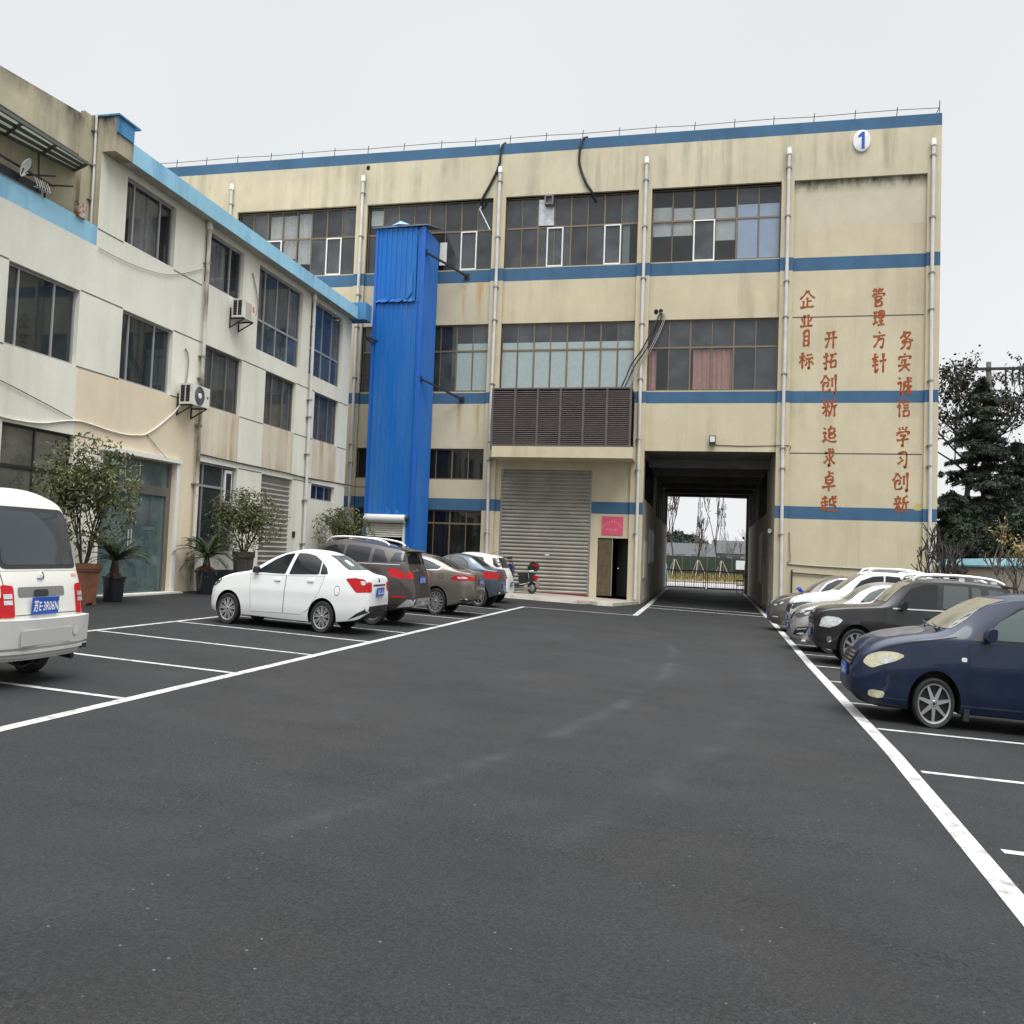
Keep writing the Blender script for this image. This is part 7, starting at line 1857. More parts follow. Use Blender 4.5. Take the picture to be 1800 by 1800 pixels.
# --- scooter on the apron
sx, sy_, sz_ = -6.42, 32.15, gz(-6.7) + 0.11
sc_ = thing("scooter", "dark blue motor scooter with top box in front of the big roller shutter", "scooter", (sx, sy_, sz_))
def S(x, y, z): return (sx + x, sy_ + y, sz_ + z)
for xw in (-1.02, 0.0):
    hub = bpy.data.objects.new("wheel", None); COL.objects.link(hub); hub.parent = sc_; ORG[hub.name] = ORG[sc_.name]; hub.empty_display_size = .1
    mb = MB(); mb.lathe([(.13, -.045), (.2, -.05), (.225, 0), (.2, .05), (.13, .045)], S(xw, 0, .225), 28, 1, (.8, 1, 1)); mb.build("tyre", TYRE, hub, smooth=50)
    mb = MB(); mb.lathe([(0, -.05), (.05, -.05), (.13, -.03), (.13, .03), (.05, .05), (0, .05)], S(xw, 0, .225), 20, 1, (.8, 1, 1)); mb.build("rim", simple("scooter_rim", (.3, .3, .3), .4, .6), hub, smooth=40)
NAVY = simple("navy_plastic", (0.018, 0.022, 0.085), 0.35, 0, .5, .4)
mb = MB(); mb.prism(chaikin([S(-1.1, 0, .30)[::2], S(-.98, 0, .24)[::2], S(-.78, 0, .30)[::2], S(-.72, 0, 1.05)[::2], S(-.86, 0, 1.12)[::2], S(-1.0, 0, .95)[::2], S(-1.06, 0, .6)[::2]], 2), 1, sy_ - .17, sy_ + .17); mb.build("leg_shield", NAVY, sc_, smooth=50)
mb = MB(); mb.prism(chaikin([S(-.9, 0, .25)[::2], S(-.35, 0, .24)[::2], S(-.3, 0, .34)[::2], S(-.9, 0, .32)[::2]], 1), 1, sy_ - .16, sy_ + .16); mb.prism(chaikin([S(-.50, 0, .34)[::2], S(-.1, 0, .42)[::2], S(.18, 0, .55)[::2], S(.22, 0, .68)[::2], S(-.2, 0, .72)[::2], S(-.52, 0, .68)[::2]], 2), 1, sy_ - .14, sy_ + .14); mb.build("body", simple("scooter_black", (.014, .014, .016), .45), sc_, smooth=50)
mb = MB(); mb.prism(chaikin([S(-.56, 0, .66)[::2], S(.1, 0, .70)[::2], S(.12, 0, .78)[::2], S(-.3, 0, .80)[::2], S(-.54, 0, .76)[::2]], 2), 1, sy_ - .13, sy_ + .13); mb.build("seat", BLACK, sc_, smooth=50)
mb = MB(); mb.prism(chaikin([S(-.14, 0, .86)[::2], S(.2, 0, .86)[::2], S(.24, 0, 1.08)[::2], S(.1, 0, 1.2)[::2], S(-.06, 0, 1.18)[::2], S(-.18, 0, 1.0)[::2]], 2), 1, sy_ - .16, sy_ + .16); tb = mb.build("top_box", simple("box_black", (.012, .012, .013), .35), sc_, smooth=50)
mb = MB(); mb.box(sx + .02, sx + .2, sy_ - .165, sy_ - .162, sz_ + 1.04, sz_ + 1.12); mb.build("reflector", REDL, tb)
mb = MB(); mb.prism(chaikin([S(.06, 0, .56)[::2], S(.22, 0, .56)[::2], S(.22, 0, .68)[::2], S(.04, 0, .68)[::2]], 1), 1, sy_ - .145, sy_ + .145); mb.build("taillight", REDL, sc_)
mb = MB(); mb.tube(catmull([S(-.45, -.17, .33), S(-.15, -.17, .40), S(-.1, -.17, .55), S(-.12, -.17, .8), S(0, -.16, .86), S(.2, -.12, .86)], 6), .016, 8); mb.build("crash_bar", CHROME, sc_)
mb = MB(); mb.tube([S(-.84, -.26, 1.14), S(-.86, -.1, 1.17), S(-.86, .1, 1.17), S(-.84, .26, 1.14)], .02, 8); mb.build("handlebar", BLACK, sc_)
for s_ in (-1, 1):
    mb = MB(); mb.tube([S(-.86, s_ * .14, 1.15), S(-.9, s_ * .2, 1.3)], .01, 6); mb.prism(chaikin([S(-.97, 0, 1.27)[::2], S(-.85, 0, 1.27)[::2], S(-.84, 0, 1.36)[::2], S(-.95, 0, 1.37)[::2]], 2), 1, sy_ + s_ * .2 - .01, sy_ + s_ * .2 + .01); mb.build("mirror", BLACK, sc_)
mb = MB(); mb.prism(chaikin([S(.12, 0, .28)[::2], S(.26, 0, .22)[::2], S(.3, 0, .45)[::2], S(.2, 0, .55)[::2]], 1), 1, sy_ - .06, sy_ + .06); mb.build("mudguard", simple("guard_tan", (.25, .2, .17), .6), sc_, smooth=50)
mb = MB(); mb.tube([S(-.7, -.1, .14), S(-.05, -.12, .2)], .045, 10); mb.build("exhaust", simple("exhaust_steel", (.25, .25, .25), .4, .7), sc_)
mb = MB(); mb.tube([S(-.55, -.05, .22), S(-.62, -.2, .0)], .014, 6); mb.build("stand", IRON, sc_)
# ------------------------------------------------------------------ plants
BARK = two_tone("bark_grey_brown", (0.11, 0.095, 0.08), (0.05, 0.042, 0.035), 9, 0.4, 0.65, 0.9)
BARKD = simple("bark_dark", (0.035, 0.030, 0.027), 0.9, vary=0.2, vscale=8)
LEAF_POT = leafy("olive_leaves", [(0.035, 0.05, 0.016), (0.075, 0.095, 0.03), (0.12, 0.13, 0.05), (0.10, 0.085, 0.035)])
LEAF_CY = leafy("cycad_leaflets", [(0.022, 0.04, 0.016), (0.05, 0.075, 0.028), (0.085, 0.105, 0.045)], 0.45)
LEAF_DEAD = leafy("dead_fronds", [(0.20, 0.12, 0.06), (0.32, 0.2, 0.10)], 0.8)
NEEDLE = leafy("cedar_needles", [(0.010, 0.018, 0.012), (0.022, 0.036, 0.022), (0.045, 0.062, 0.036)], 0.7)
LEAF_BROAD = leafy("dark_broad_leaves", [(0.012, 0.016, 0.010), (0.03, 0.036, 0.018), (0.06, 0.06, 0.03)], 0.6)
LEAF_YEL = leafy("yellowing_leaves", [(0.16, 0.12, 0.04), (0.30, 0.21, 0.07), (0.12, 0.10, 0.035), (0.36, 0.28, 0.13)], 0.7)

def leaf(mb, p, d, ln, wd, nrm=None):
    d = d.normalized()
    s = d.cross(nrm if nrm is not None else Vector((R.uniform(-1, 1), R.uniform(-1, 1), R.uniform(-1, 1))))
    if s.length < 1e-4: s = d.orthogonal()
    s = s.normalized() * wd / 2
    up = s.cross(d).normalized() * ln * 0.08
    mb.add([p, p + d * ln * 0.45 + s + up, p + d * ln, p + d * ln * 0.45 - s + up], [(0, 1, 2, 3)])

def branch(mb, p, d, ln, r, depth, tips, spread=0.6, up=0.15, nseg=4, n=6, kids=(2, 4), shrink=0.68, rmin=0.006):
    pts, rs = [p.copy()], [r]
    q = p.copy(); dd = d.normalized()
    for i in range(nseg):
        dd = (dd + Vector((R.uniform(-1, 1), R.uniform(-1, 1), R.uniform(-1, 1))) * 0.16 + Vector((0, 0, up * 0.3))).normalized()
        q = q + dd * ln / nseg
        pts.append(q.copy()); rs.append(max(rmin, r * (1 - 0.5 * (i + 1) / nseg)))
    mb.tube(pts, rs, n if r > 0.03 else 5, cap=False)
    tips.append((pts[-1], dd, depth)); tips.append((pts[-2], dd, depth))
    if depth <= 0: return
    for k in range(R.randint(*kids)):
        t = R.uniform(0.4, 1.0); i = min(nseg - 1, int(t * nseg)); b = pts[i].lerp(pts[i + 1], t * nseg - i if t < 1 else 1)
        side = Vector((R.uniform(-1, 1), R.uniform(-1, 1), R.uniform(-.4, .8)))
        nd = (dd + side.normalized() * spread * 1.5 + Vector((0, 0, up))).normalized()
        branch(mb, b, nd, ln * shrink * R.uniform(.75, 1.15), max(rmin, r * 0.52), depth - 1, tips, spread, up, nseg, n, kids, shrink, rmin)

def potted_tree(label, x, y, h, rx, zc0, potmat, pot_h, pot_r, square=False, nleaf=2600, seed=1, potlabel=None):
    R.seed(seed)
    z0 = gz(x)
    t = thing("potted_tree", label, "tree", (x, y, z0), "potted trees along the office wing")
    mb = MB()
    if square:
        a, b = pot_r * .78, pot_r
        for (z_a, z_b, ra, rb) in ((0.05, pot_h * .82, a, b * .93), (pot_h * .82, pot_h * .88, b * 1.02, b * 1.03), (pot_h * .88, pot_h, b * 1.08, b * 1.08)):
            mb.add([(x - ra, y - ra, z0 + z_a), (x + ra, y - ra, z0 + z_a), (x + ra, y + ra, z0 + z_a), (x - ra, y + ra, z0 + z_a), (x - rb, y - rb, z0 + z_b), (x + rb, y - rb, z0 + z_b), (x + rb, y + rb, z0 + z_b), (x - rb, y + rb, z0 + z_b)],
                   [(0, 3, 2, 1), (4, 5, 6, 7), (0, 1, 5, 4), (1, 2, 6, 5), (2, 3, 7, 6), (3, 0, 4, 7)])
        for sx_ in (-1, 1):
            for s2 in (-1, 1): mb.box(x + sx_ * a * .8 - .05, x + sx_ * a * .8 + .05, y + s2 * a * .8 - .05, y + s2 * a * .8 + .05, z0, z0 + 0.06)
    else:
        mb.lathe([(0, 0.0), (pot_r * .72, 0.0), (pot_r * .95, pot_h * .85), (pot_r * 1.05, pot_h * .86), (pot_r * 1.05, pot_h), (pot_r * .92, pot_h), (pot_r * .9, pot_h * .93), (0, pot_h * .93)], (x, y, z0), 26)
    mb.build("pot", potmat, t, smooth=35)
    mb = MB(); tips = []
    base = Vector((x, y, z0 + pot_h * .9))
    for k in range(4):
        a = k * math.pi / 2 + R.uniform(-.4, .4)
        branch(mb, base + Vector((math.cos(a), math.sin(a), 0)) * .04, Vector((math.cos(a) * .32, math.sin(a) * .32, 1)), (h - pot_h) * .42, .03, 3, tips, .42, .3, 4, 6, (3, 4), .66, .004)
    mb.build("trunk", BARKD, t, smooth=60)
    mb = MB()
    c = Vector((x, y, z0 + zc0)); hz = h - zc0
    clumps = [tp for tp in tips if tp[2] <= 1]
    for i in range(nleaf):
        if R.random() < 0.62 and clumps:
            p, d, _ = R.choice(clumps); p = p + Vector((R.gauss(0, .07), R.gauss(0, .07), R.gauss(0, .09)))
        else:
            a, b, rr_ = R.uniform(0, 2 * math.pi), R.uniform(-1, 1), R.uniform(.45, 1) ** .5
            p = c + Vector((math.cos(a) * math.sqrt(1 - b * b) * rx, math.sin(a) * math.sqrt(1 - b * b) * rx, b * hz)) * rr_
            p += Vector((R.gauss(0, .05), R.gauss(0, .05), 0))
        e = (p - c)
        q = (e.x / rx) ** 2 + (e.y / rx) ** 2 + (e.z / hz) ** 2
        wob = 1.0 + .22 * math.sin(e.x * 7 + seed) * math.sin(e.z * 6 + e.y * 5)
        if q > wob * 1.05: continue
        if p.x < LX + .05 and y < 31: continue
        leaf(mb, p, Vector((R.uniform(-1, 1), R.uniform(-1, 1), R.uniform(-1.3, .15))), R.uniform(.09, .15), R.uniform(.03, .05))
    mb.build("crown", LEAF_POT, t, fix=False)
    return t
TERRA = two_tone("terracotta", (0.20, 0.085, 0.045), (0.13, 0.06, 0.035), 5, .4, .65, .85)
INK = simple("dark_blue_glaze", (0.012, 0.016, 0.026), 0.3, 0, .5, .5)
potted_tree("tall olive green tree in a terracotta pot left of the glass shop door", -12.55, 15.5, 3.6, 1.12, 2.35, TERRA, .85, .25, True, 5200, 3)
potted_tree("round olive green tree in a dark pot behind the bonnet of the white saloon", -12.85, 22.35, 3.05, 1.12, 2.1, simple("stained_dark_pot", (.06, .05, .04), .9, vary=.4, vscale=9), 1.15, .30, False, 4200, 5)
potted_tree("bushy tree at the far end of the office wing beside the blue shaft", -12.75, 28.9, 2.95, 1.15, 2.0, INK, .9, .32, False, 3800, 9)

def cycad(label, x, y, pot_h, pot_r, ln, nf, seed, dead):
    R.seed(seed); z0 = gz(x)
    t = thing("cycad", label, "plant", (x, y, z0), "potted cycads beside the shop door")
    mb = MB(); mb.lathe([(0, 0), (pot_r * .8, 0), (pot_r, pot_h * .9), (pot_r * 1.08, pot_h * .92), (pot_r * 1.08, pot_h), (pot_r * .9, pot_h), (0, pot_h * .95)], (x, y, z0), 24); mb.build("pot", INK, t, smooth=35)
    c = Vector((x, y, z0 + pot_h + .32))
    mb = MB(); mb.lathe([(0, .36), (.06, .34), (.10, .15), (.09, -.05), (0, -.06)], (x, y, z0 + pot_h), 14); mb.build("trunk", simple("cycad_trunk", (.07, .05, .035), .95, bump=.5, bscale=30), t, smooth=40)
    def frond(mb, a, el, L, droop, wl):
        d = Vector((math.cos(a) * math.cos(el), math.sin(a) * math.cos(el), math.sin(el)))
        pts = []; p = c.copy(); n = 16
        for i in range(n + 1):
            pts.append(p.copy()); p = p + d * L / n; d = (d + Vector((0, 0, -droop / n))).normalized()
            if p.x < LX + .03: p.x = LX + .03
        mb.tube(pts, [.010 * (1 - .8 * i / n) + .001 for i in range(n + 1)], 4, cap=False)
        side = Vector((-math.sin(a), math.cos(a), 0))
        for i in range(2, n + 1):
            dd = (pts[i] - pts[i - 1]).normalized()
            for h_ in (0, .5):
                pp = pts[i - 1].lerp(pts[i], h_); k = (i + h_) / n
                w = wl * math.sin(math.pi * min(1, .18 + k * .80)) ** .6
                for s in (-1, 1):
                    leaf(mb, pp, side * s + dd * .75 + Vector((0, 0, .12)), w, .020, Vector((0, 0, 1)))
    mb = MB()
    for k in range(nf):
        frond(mb, k * 2.399 + R.uniform(-.2, .2), math.radians(R.uniform(12, 72)), ln * R.uniform(.8, 1.1), R.uniform(1.1, 2.0), .19)
    mb.build("frond", LEAF_CY, t, fix=False)["label"] = "green arching fronds"
    mb = MB(); c.z -= .2
    for k in range(dead):
        frond(mb, k * 2.0 + R.uniform(-.3, .3), math.radians(R.uniform(-40, 5)), ln * .42, R.uniform(1, 2.2), .09)
    mb.build("frond", LEAF_DEAD, t, fix=False)["label"] = "dead brown fronds hanging under the crown"
cycad("cycad with drooping fronds in a dark pot beside the terracotta pot", -12.75, 16.75, .55, .24, .95, 34, 11, 6)
cycad("cycad with brown dead fronds in a dark pot right of the shop door", -13.0, 20.75, .62, .27, 1.02, 40, 12, 16)
mb = MB(); mb.box(-13.35, -12.3, 21.7, 23.3, gz(-12.9), gz(-12.9) + .62); tag(mb.build("planter_block", simple("dark_planter", (.02, .024, .03), .6)), "low dark planter block behind the bonnet of the white saloon", "planter")

# boundary wall with turquoise coping on the right
COPE = plaster("turquoise_coping", (0.15, 0.30, 0.34), (0.34, 0.37, 0.37), streak=0.8, lo=.45, hi=.62, sx=3.0, blotch=.15)
WALLR = plaster("boundary_render", (0.44, 0.40, 0.32), (0.25, 0.23, 0.19), streak=.5, lo=.48, hi=.75, blotch=.1)
bw_ = thing("boundary_wall", "beige boundary wall with weathered turquoise coping behind the right row of cars", "wall", (8.1, 15, -.3))
mb = MB(); mb.box(8.02, 8.22, -14, 33.46, -.8, 1.95); mb.build("wall", WALLR, bw_)
mb = MB(); mb.prism([(7.93, 1.94), (8.31, 1.94), (8.31, 1.98), (8.12, 2.20), (7.93, 1.99)], 1, -14, 33.45); mb.build("coping", COPE, bw_)

def bare_tree(label, x, y, h, lean, seed, bark=BARK, depth=4, r=.045, leaves=0, stems=1, spread=.5, group=None, z0=None, leafm=LEAF_YEL, ls=.12, up=.25, kids=(2, 3), rmin=.006, lspread=.08):
    R.seed(seed); z0 = gz(x) if z0 is None else z0
    t = thing("bare_tree", label, "tree", (x, y, z0), group)
    mb = MB(); tips = []
    for k in range(stems):
        a = R.uniform(0, 6.28)
        branch(mb, Vector((x + .06 * k, y + .04 * k, z0)), Vector((math.cos(a) * (.5 if stems > 1 else .08) + lean, math.sin(a) * .3 if stems > 1 else 0, 1)), h * .46, r, depth, tips, spread, up, 5, 7, kids, .66, rmin)
    mb.build("trunk", bark, t, smooth=60)
    if leaves:
        mb = MB(); tp = [q for q in tips if q[2] <= 2]
        cl = [R.choice(tp) for _ in range(max(3, leaves // 16))]
        for i in range(leaves):
            p, d, _ = R.choice(cl)
            leaf(mb, p + Vector((R.gauss(0, lspread), R.gauss(0, lspread), R.gauss(0, lspread))), Vector((R.uniform(-1, 1), R.uniform(-1, 1), R.uniform(-1.4, .3))), R.uniform(.7, 1.2) * ls, R.uniform(.35, .5) * ls)
        mb.build("crown", leafm, t, fix=False)
    return t
BG = "young trees along the right boundary wall"
bare_tree("leafless dark many stemmed shrub tree in front of the corner of the factory", 6.75, 29.2, 3.6, -.1, 21, BARKD, 4, .075, 0, 3, .55, BG, rmin=.017)
bare_tree("thin leafless grey tree beside the dark shrub tree by the wall", 7.0, 27.2, 3.2, .1, 22, BARKD, 4, .055, 0, 3, .5, BG, rmin=.013)
bare_tree("young tree with a few yellow leaves by the turquoise coping", 7.3, 23.2, 4.1, .06, 29, BARK, 4, .07, 230, 1, .6, BG, rmin=.010, lspread=.12)
bare_tree("twin stemmed leafless tree nearest on the right by the wall", 7.1, 21.4, 3.9, .1, 24, BARK, 4, .055, 40, 2, .5, BG, rmin=.010)

def conifer(label, x, y, h, rad, seed, z0=-.3, dens=1.0, low=.08, gaps=.0):
    R.seed(seed)
    t = thing("conifer_tree", label, "tree", (x, y, z0), "conifers behind the boundary wall")
    mb = MB(); mb.tube([(x, y, z0), (x + .1, y, z0 + h * .5), (x + .05, y, z0 + h * .97)], [.17, .1, .02], 8); tr = mb.build("trunk", BARKD, t, smooth=60)
    mb, mn = MB(), MB()
    nl = int(h * 2.6)
    for i in range(nl):
        f = low + (1 - low) * i / nl
        zb = z0 + h * f
        L = rad * (1 - f) ** .8 * R.uniform(.75, 1.15) + .15
        for k in range(int((6 if f < .7 else 5) * dens + .5)):
            if R.random() < gaps: continue
            a = R.uniform(0, 6.283); l = L * R.uniform(.65, 1.12)
            d = Vector((math.cos(a), math.sin(a), R.uniform(.0, .3))); p = Vector((x, y, zb + R.uniform(-.15, .15))); pts = []; n = 7
            for j in range(n + 1):
                pts.append(p.copy()); p = p + d * l / n; d = (d + Vector((0, 0, -.09))).normalized()
            mb.tube(pts, [.028 * (1 - j / n) + .005 for j in range(n + 1)], 4, cap=False)
            side = Vector((-math.sin(a), math.cos(a), 0))
            for j in range(1, n + 1):
                w = l * .42 * math.sin(math.pi * min(1, .12 + .85 * j / n))
                for s in (-1, 1):
                    for u in range(3):
                        e = pts[j] + side * s * w * R.uniform(.2, 1) + d * R.uniform(-.1, .2) + Vector((0, 0, -R.uniform(0, .22) * w))
                        q0 = pts[j].lerp(e, .15)
                        m_ = 8
                        for v in range(m_):
                            b = q0.lerp(e, (v + R.random()) / m_)
                            leaf(mn, b, (e - q0).normalized() * .8 + Vector((R.uniform(-.6, .6), R.uniform(-.6, .6), R.uniform(-1.0, .2))), R.uniform(.16, .32), R.uniform(.045, .085))
    mb.build("branch", BARKD, t, smooth=60)
    mn.build("crown", NEEDLE, t, fix=False)
conifer("tall dark cedar rising right of the factory corner", 12.2, 43.5, 11.2, 3.2, 31, dens=.8, gaps=.12)
conifer("low dense cedar directly behind the factory corner", 9.75, 38.8, 5.5, 2.3, 32, dens=1.2, low=.05)
conifer("broad dark cedar at the right edge behind the wall", 12.0, 37.2, 4.9, 2.5, 33, dens=1.2, low=.05)
conifer("slim dark cedar behind the utility pole at the right edge", 14.7, 47.0, 8.8, 2.6, 34, dens=.9)
R.seed(40)
bl = thing("broadleaf_tree", "sparse dark broadleaf tree topping the cedars against the sky", "tree", (12.4, 47.5, -.3))
mb = MB(); tips = []
mb.tube([(12.3, 47.5, -.3), (12.55, 47.5, 4), (12.9, 47.4, 8.2)], [.2, .15, .11], 8)
for k in range(10):
    a = k * 2.4
    branch(mb, Vector((12.9, 47.45, 6.2 + .22 * k)), Vector((math.cos(a) * .95, math.sin(a) * .7, .9)), 2.7, .06, 4, tips, .62, .16, 4, 6, (2, 4), .66, .012)
mb.build("trunk", BARKD, bl, smooth=60)
mb = MB()
tp = [q for q in tips if q[2] <= 2]
for i in range(3600):
    p, d, _ = R.choice(tp)
    if R.random() < .25: p = p + Vector((R.gauss(0, .25), R.gauss(0, .25), R.gauss(0, .25)))
    leaf(mb, p + Vector((R.gauss(0, .1), R.gauss(0, .1), R.gauss(0, .1))), Vector((R.uniform(-1, 1), R.uniform(-1, 1), R.uniform(-1.2, .3))), R.uniform(.16, .26), R.uniform(.10, .16))
mb.build("crown", LEAF_BROAD, bl, fix=False)

pole = thing("utility_pole", "concrete utility pole with dark crossarms among the cedars", "pole", (13.05, 45.3, -.3))
mb = MB(); mb.tube([(13.05, 45.3, -.3), (13.0, 45.3, 11.9)], [.17, .11], 12); mb.build("pole", simple("pole_concrete", (.17, .165, .155), .9, vary=.15), pole, smooth=50)
for z, x0, x1 in ((11.55, 12.2, 14.6), (10.0, 12.9, 14.3)):
    mb = MB(); mb.bar((x0, 45.2, z), (x1, 45.15, z), .12); mb.build("crossarm", IRON, pole)
mb = MB()
for x in (13.7, 14.0, 14.3): mb.tube([(x, 45.15, 11.5), (x, 45.15, 10.75)], .045, 6)
mb.tube([(14.3, 45.15, 10.75), (14.4, 45.15, 10.3), (14.35, 45.15, 9.95)], .02, 5)
mb.build("insulator", IRON, pole)
for i, (z, yy_) in enumerate(((11.62, 45.2), (11.35, 45.0), (10.9, 45.1))):
    cable(("upper", "middle", "lower")[i] + " overhead wire running right from the utility pole", [(14.2, yy_, z), (24, yy_, z - .25), (45, yy_, z + .3)], .02 if i else .035, DKC, "overhead_wire", 6, "overhead wires")

# ------------------------------------------------------------------ beyond the gate
mb = MB(); mb.box(-60, 60, 58.2, 73.5, -.02, .012); structure(mb.build("road", simple("pale_road", (0.25, 0.245, 0.24), .85, vary=.08, vscale=.3), loc=(0, 65, 0)))
mb = MB(); mb.box(-60, 60, 73.5, 74.0, -.02, .10); structure(tag(mb.build("kerb", simple("kerb_stone", (.2, .15, .12), .9), loc=(0, 73.7, 0)), "low reddish kerb beyond the gate", "kerb"))
mb = MB(); mb.box(-60, 60, 74.0, 109.5, -.02, .05); structure(mb.build("verge", two_tone("dry_verge", (0.26, 0.20, 0.10), (0.10, 0.09, 0.04), 1.2, .4, .65, .95), loc=(0, 90, 0)))
R.seed(50)
mb = MB()
for i in range(5200):
    x, y = R.uniform(-9, 9), R.uniform(76, 109)
    leaf(mb, Vector((x, y, .04)), Vector((R.uniform(-.3, .3), R.uniform(-.3, .3), 1)), R.uniform(.15, .5), .06)
o_ = mb.build("dry_grass", leafy("dry_grass_blades", [(.13, .11, .04), (.28, .21, .09), (.08, .09, .03)], .9), loc=(0, 92, 0), fix=False); o_["kind"] = "stuff"; o_["label"] = "dry yellow grass on the verge beyond the gate"; o_["category"] = "grass"
hd = thing("hoarding", "long dark green site hoarding beyond the road", "fence", (0, 110, 0))
mb = MB()
for i in range(60): mb.box(-30 + i, -30 + i + .985, 110 + .03 * (i % 2), 110.05 + .03 * (i % 2), .1, 2.3 + (.04 if i % 7 == 0 else 0))
mb.build("panel", simple("hoarding_green", (0.016, 0.034, 0.022), .7, vary=.25, vscale=.6), hd)
mb = MB()
for i in range(21): mb.box(-30 + 3 * i - .05, -30 + 3 * i + .05, 109.93, 109.99, 0, 2.4)
mb.build("post", simple("hoarding_post", (0.10, 0.10, 0.085), .8), hd)
mb = MB(); mb.box(3.45, 4.6, 109.85, 109.92, .95, 2.05)
nb2 = mb.build("notice_sign", simple("notice_white", (.55, .6, .6), .6), loc=(4, 109.9, .95)); tag(nb2, "pale notice panel fixed on the green hoarding", "sign")
TG = "staked young trees on the verge"
def staked(label, x, y, h, seed, leaves, spread):
    t = bare_tree(label, x, y, h, 0, seed, BARKD, 4, .11, leaves, 1, spread, TG, 0.05, LEAF_BROAD, .30, .5, (2, 3), .022, .25)
    mb = MB()
    for a in (0.3, 2.4, 4.5):
        mb.bar((x + 1.0 * math.cos(a), y + 1.0 * math.sin(a), .05), (x + .1 * math.cos(a), y + .1 * math.sin(a), 1.9), .07)
    mb.build("stake", simple("stake_wood", (.34, .31, .26), .9), t)
staked("tallest staked tree with clinging leaves at the left of the gate view", -3.4, 95, 10.2, 61, 110, .38)
staked("forked pollarded staked tree in the middle of the gate view", -.95, 96, 7.0, 62, 0, .3)
staked("slender straight staked tree at the right of the gate view", 1.5, 95, 9.5, 63, 20, .18)
bare_tree("thin leaning roadside tree at the left edge of the gate view", -4.6, 88, 7.5, .06, 64, BARKD, 3, .08, 0, 1, .4, TG, 0.05, rmin=.02)
def shed(name, label, x0, x1, y0, y1, hw, hr, wallc, roofc, windows):
    t = thing(name, label, "building", ((x0 + x1) / 2, y0, 0))
    mb = MB(); mb.box(x0, x1, y0, y1, 0, hw); mb.build("wall", simple(name + "_wall", wallc, .9, vary=.08, vscale=.2), t)
    mb = MB(); ym = (y0 + y1) / 2
    mb.prism([(y0 - .5, hw + .003), (y1 + .5, hw + .003), (ym, hr)], 0, x0 - .4, x1 + .4); mb.build("roof", simple(name + "_roof", roofc, .8, vary=.08, vscale=.3), t)
    for i in range(windows):
        a = x0 + 1 + (x1 - x0 - 2) * i / windows
        mb = MB(); mb.box(a, a + (x1 - x0 - 2) / windows * .6, y0 - .06, y0 - .003, 1.7, 2.9); mb.build("window", simple("shed_window", (.10, .11, .12), .3), t)
shed("grey_shed", "long grey roofed shed behind the hoarding", -22, 1.0, 150, 170, 2.6, 5.0, (.30, .30, .29), (.045, .047, .05), 8)
shed("pale_shed", "pale walled shed with dark grey roof right of the hoarding view", 1.2, 24, 165, 190, 3.4, 6.1, (.48, .47, .43), (.042, .044, .048), 9)
R.seed(70)
mb = MB()
for i in range(9000):
    x = R.uniform(-32, 0)
    top = 7.9 - max(0, x + 5.5) * .32 + .35 * math.sin(x * 1.7) + .2 * math.sin(x * 4.1)
    z = R.uniform(.3, 1) ** .6 * top
    y = 200 + (1 - z / top) * -14 + R.uniform(-1.5, 1.5)
    leaf(mb, Vector((x, y, z)), Vector((R.uniform(-1, 1), R.uniform(-1, .2), R.uniform(-.6, 1))), R.uniform(.5, 1.0), R.uniform(.35, .7))
o_ = mb.build("evergreen_wood", leafy("far_evergreen", [(.03, .045, .033), (.05, .07, .05), (.085, .10, .075)], .8), loc=(-16, 195, 0), fix=False); o_["kind"] = "stuff"; o_["label"] = "distant evergreen wood on a rise beyond the hoarding"; o_["category"] = "wood"
mb = MB(); mb.prism([(-34, 0), (-34, 7.0), (-6, 7.2), (-1.5, 5.6), (1, 0)], 1, 202, 214); structure(mb.build("hill", simple("far_hill", (.05, .068, .05), .95, vary=.2, vscale=.5), loc=(-16, 205, 0)))
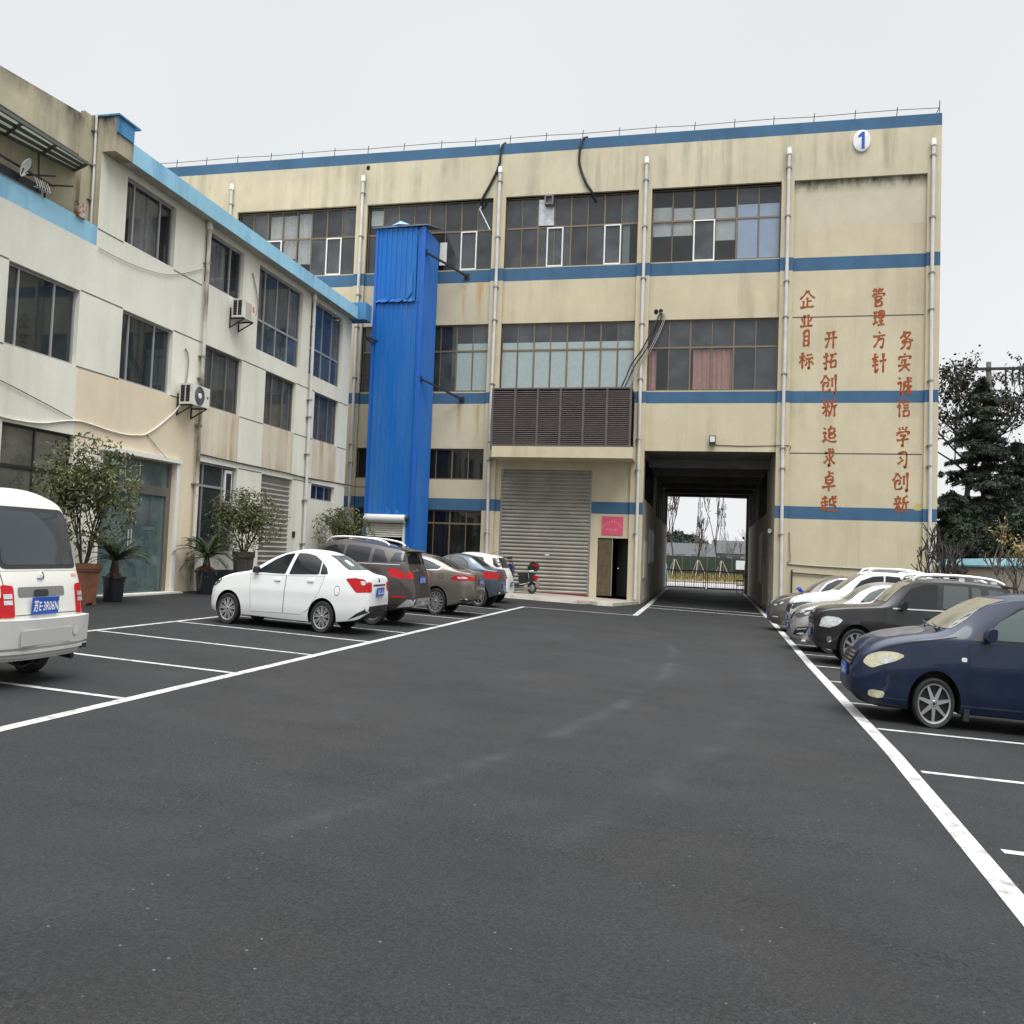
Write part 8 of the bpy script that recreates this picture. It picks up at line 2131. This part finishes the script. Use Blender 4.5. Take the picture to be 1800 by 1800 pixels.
for i, (x, h, w_) in enumerate(((-2.55, 21.3, 1.5), (4.2, 20.8, 1.3))):
    t = thing("lattice_tower", ("left", "right")[i] + " steel lattice mast far beyond the gate", "tower", (x, 260, 0), "lattice masts on the horizon")
    STL = simple("far_steel_hazed", (.27, .28, .29), .8)  # grey lightened in place of haze over the masts
    def leg(sx_, sy2, f): k = (1 - f) ** 1.25; return Vector((x + sx_ * (w_ * k + .12), 260 + sy2 * (w_ * k + .12), h * f))
    for sx_, sy2 in ((-1, -1), (1, -1), (1, 1), (-1, 1)):
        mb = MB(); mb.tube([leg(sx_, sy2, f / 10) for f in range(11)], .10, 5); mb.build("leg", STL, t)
    mb = MB(); fl_ = [0, .1, .2, .3, .4, .48, .56, .64, .71, .78, .84, .9, .95, 1]
    cs = ((-1, -1), (1, -1), (1, 1), (-1, 1))
    for a, b in zip(fl_, fl_[1:]):
        for j in range(4):
            p, q = cs[j], cs[(j + 1) % 4]
            mb.tube([leg(*p, a), leg(*q, b)], .05, 4, cap=False); mb.tube([leg(*q, a), leg(*p, b)], .05, 4, cap=False); mb.tube([leg(*p, b), leg(*q, b)], .05, 4, cap=False)
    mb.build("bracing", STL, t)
    mb = MB()
    for f in (.62, .74, .86):
        c_ = leg(0, 0, f); 
        for a in range(3): mb.box(x + .7 * math.cos(a * 2.1) - .15, x + .7 * math.cos(a * 2.1) + .15, 259 + .5 * math.sin(a * 2.1), 259.2 + .5 * math.sin(a * 2.1), h * f - .8, h * f + .8)
    mb.tube([(x, 260, h), (x, 260, h + 1.6)], .05, 5)
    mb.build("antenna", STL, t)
for i, z in enumerate((8.95, 8.75)):
    cable(("upper", "lower")[i] + " power line crossing the view beyond the gate", [(-9, 93, z + .12), (-4, 93, z), (3, 93, z - .25), (9, 93, z - .3)], .03, DKC, "power_line", 6, "power lines beyond the gate")
# bare hedge trees in front of the pale shed
for i, (x, h) in enumerate(((-.4, 7), (4.6, 8), (6.0, 8.2), (7.2, 7.6))):
    bare_tree(["far leafless tree left of the slender staked tree", "far leafless bush tree over the pale shed, left one", "far leafless bush tree over the pale shed, middle one", "far leafless bush tree over the pale shed, right one"][i], x, 150 + 3 * i if i else 120, h, 0, 80 + i, simple("far_twigs", (.16, .15, .14), .9), 3, .06, 0, 3, .5, "leafless trees in the distance", 0.0, rmin=.025)
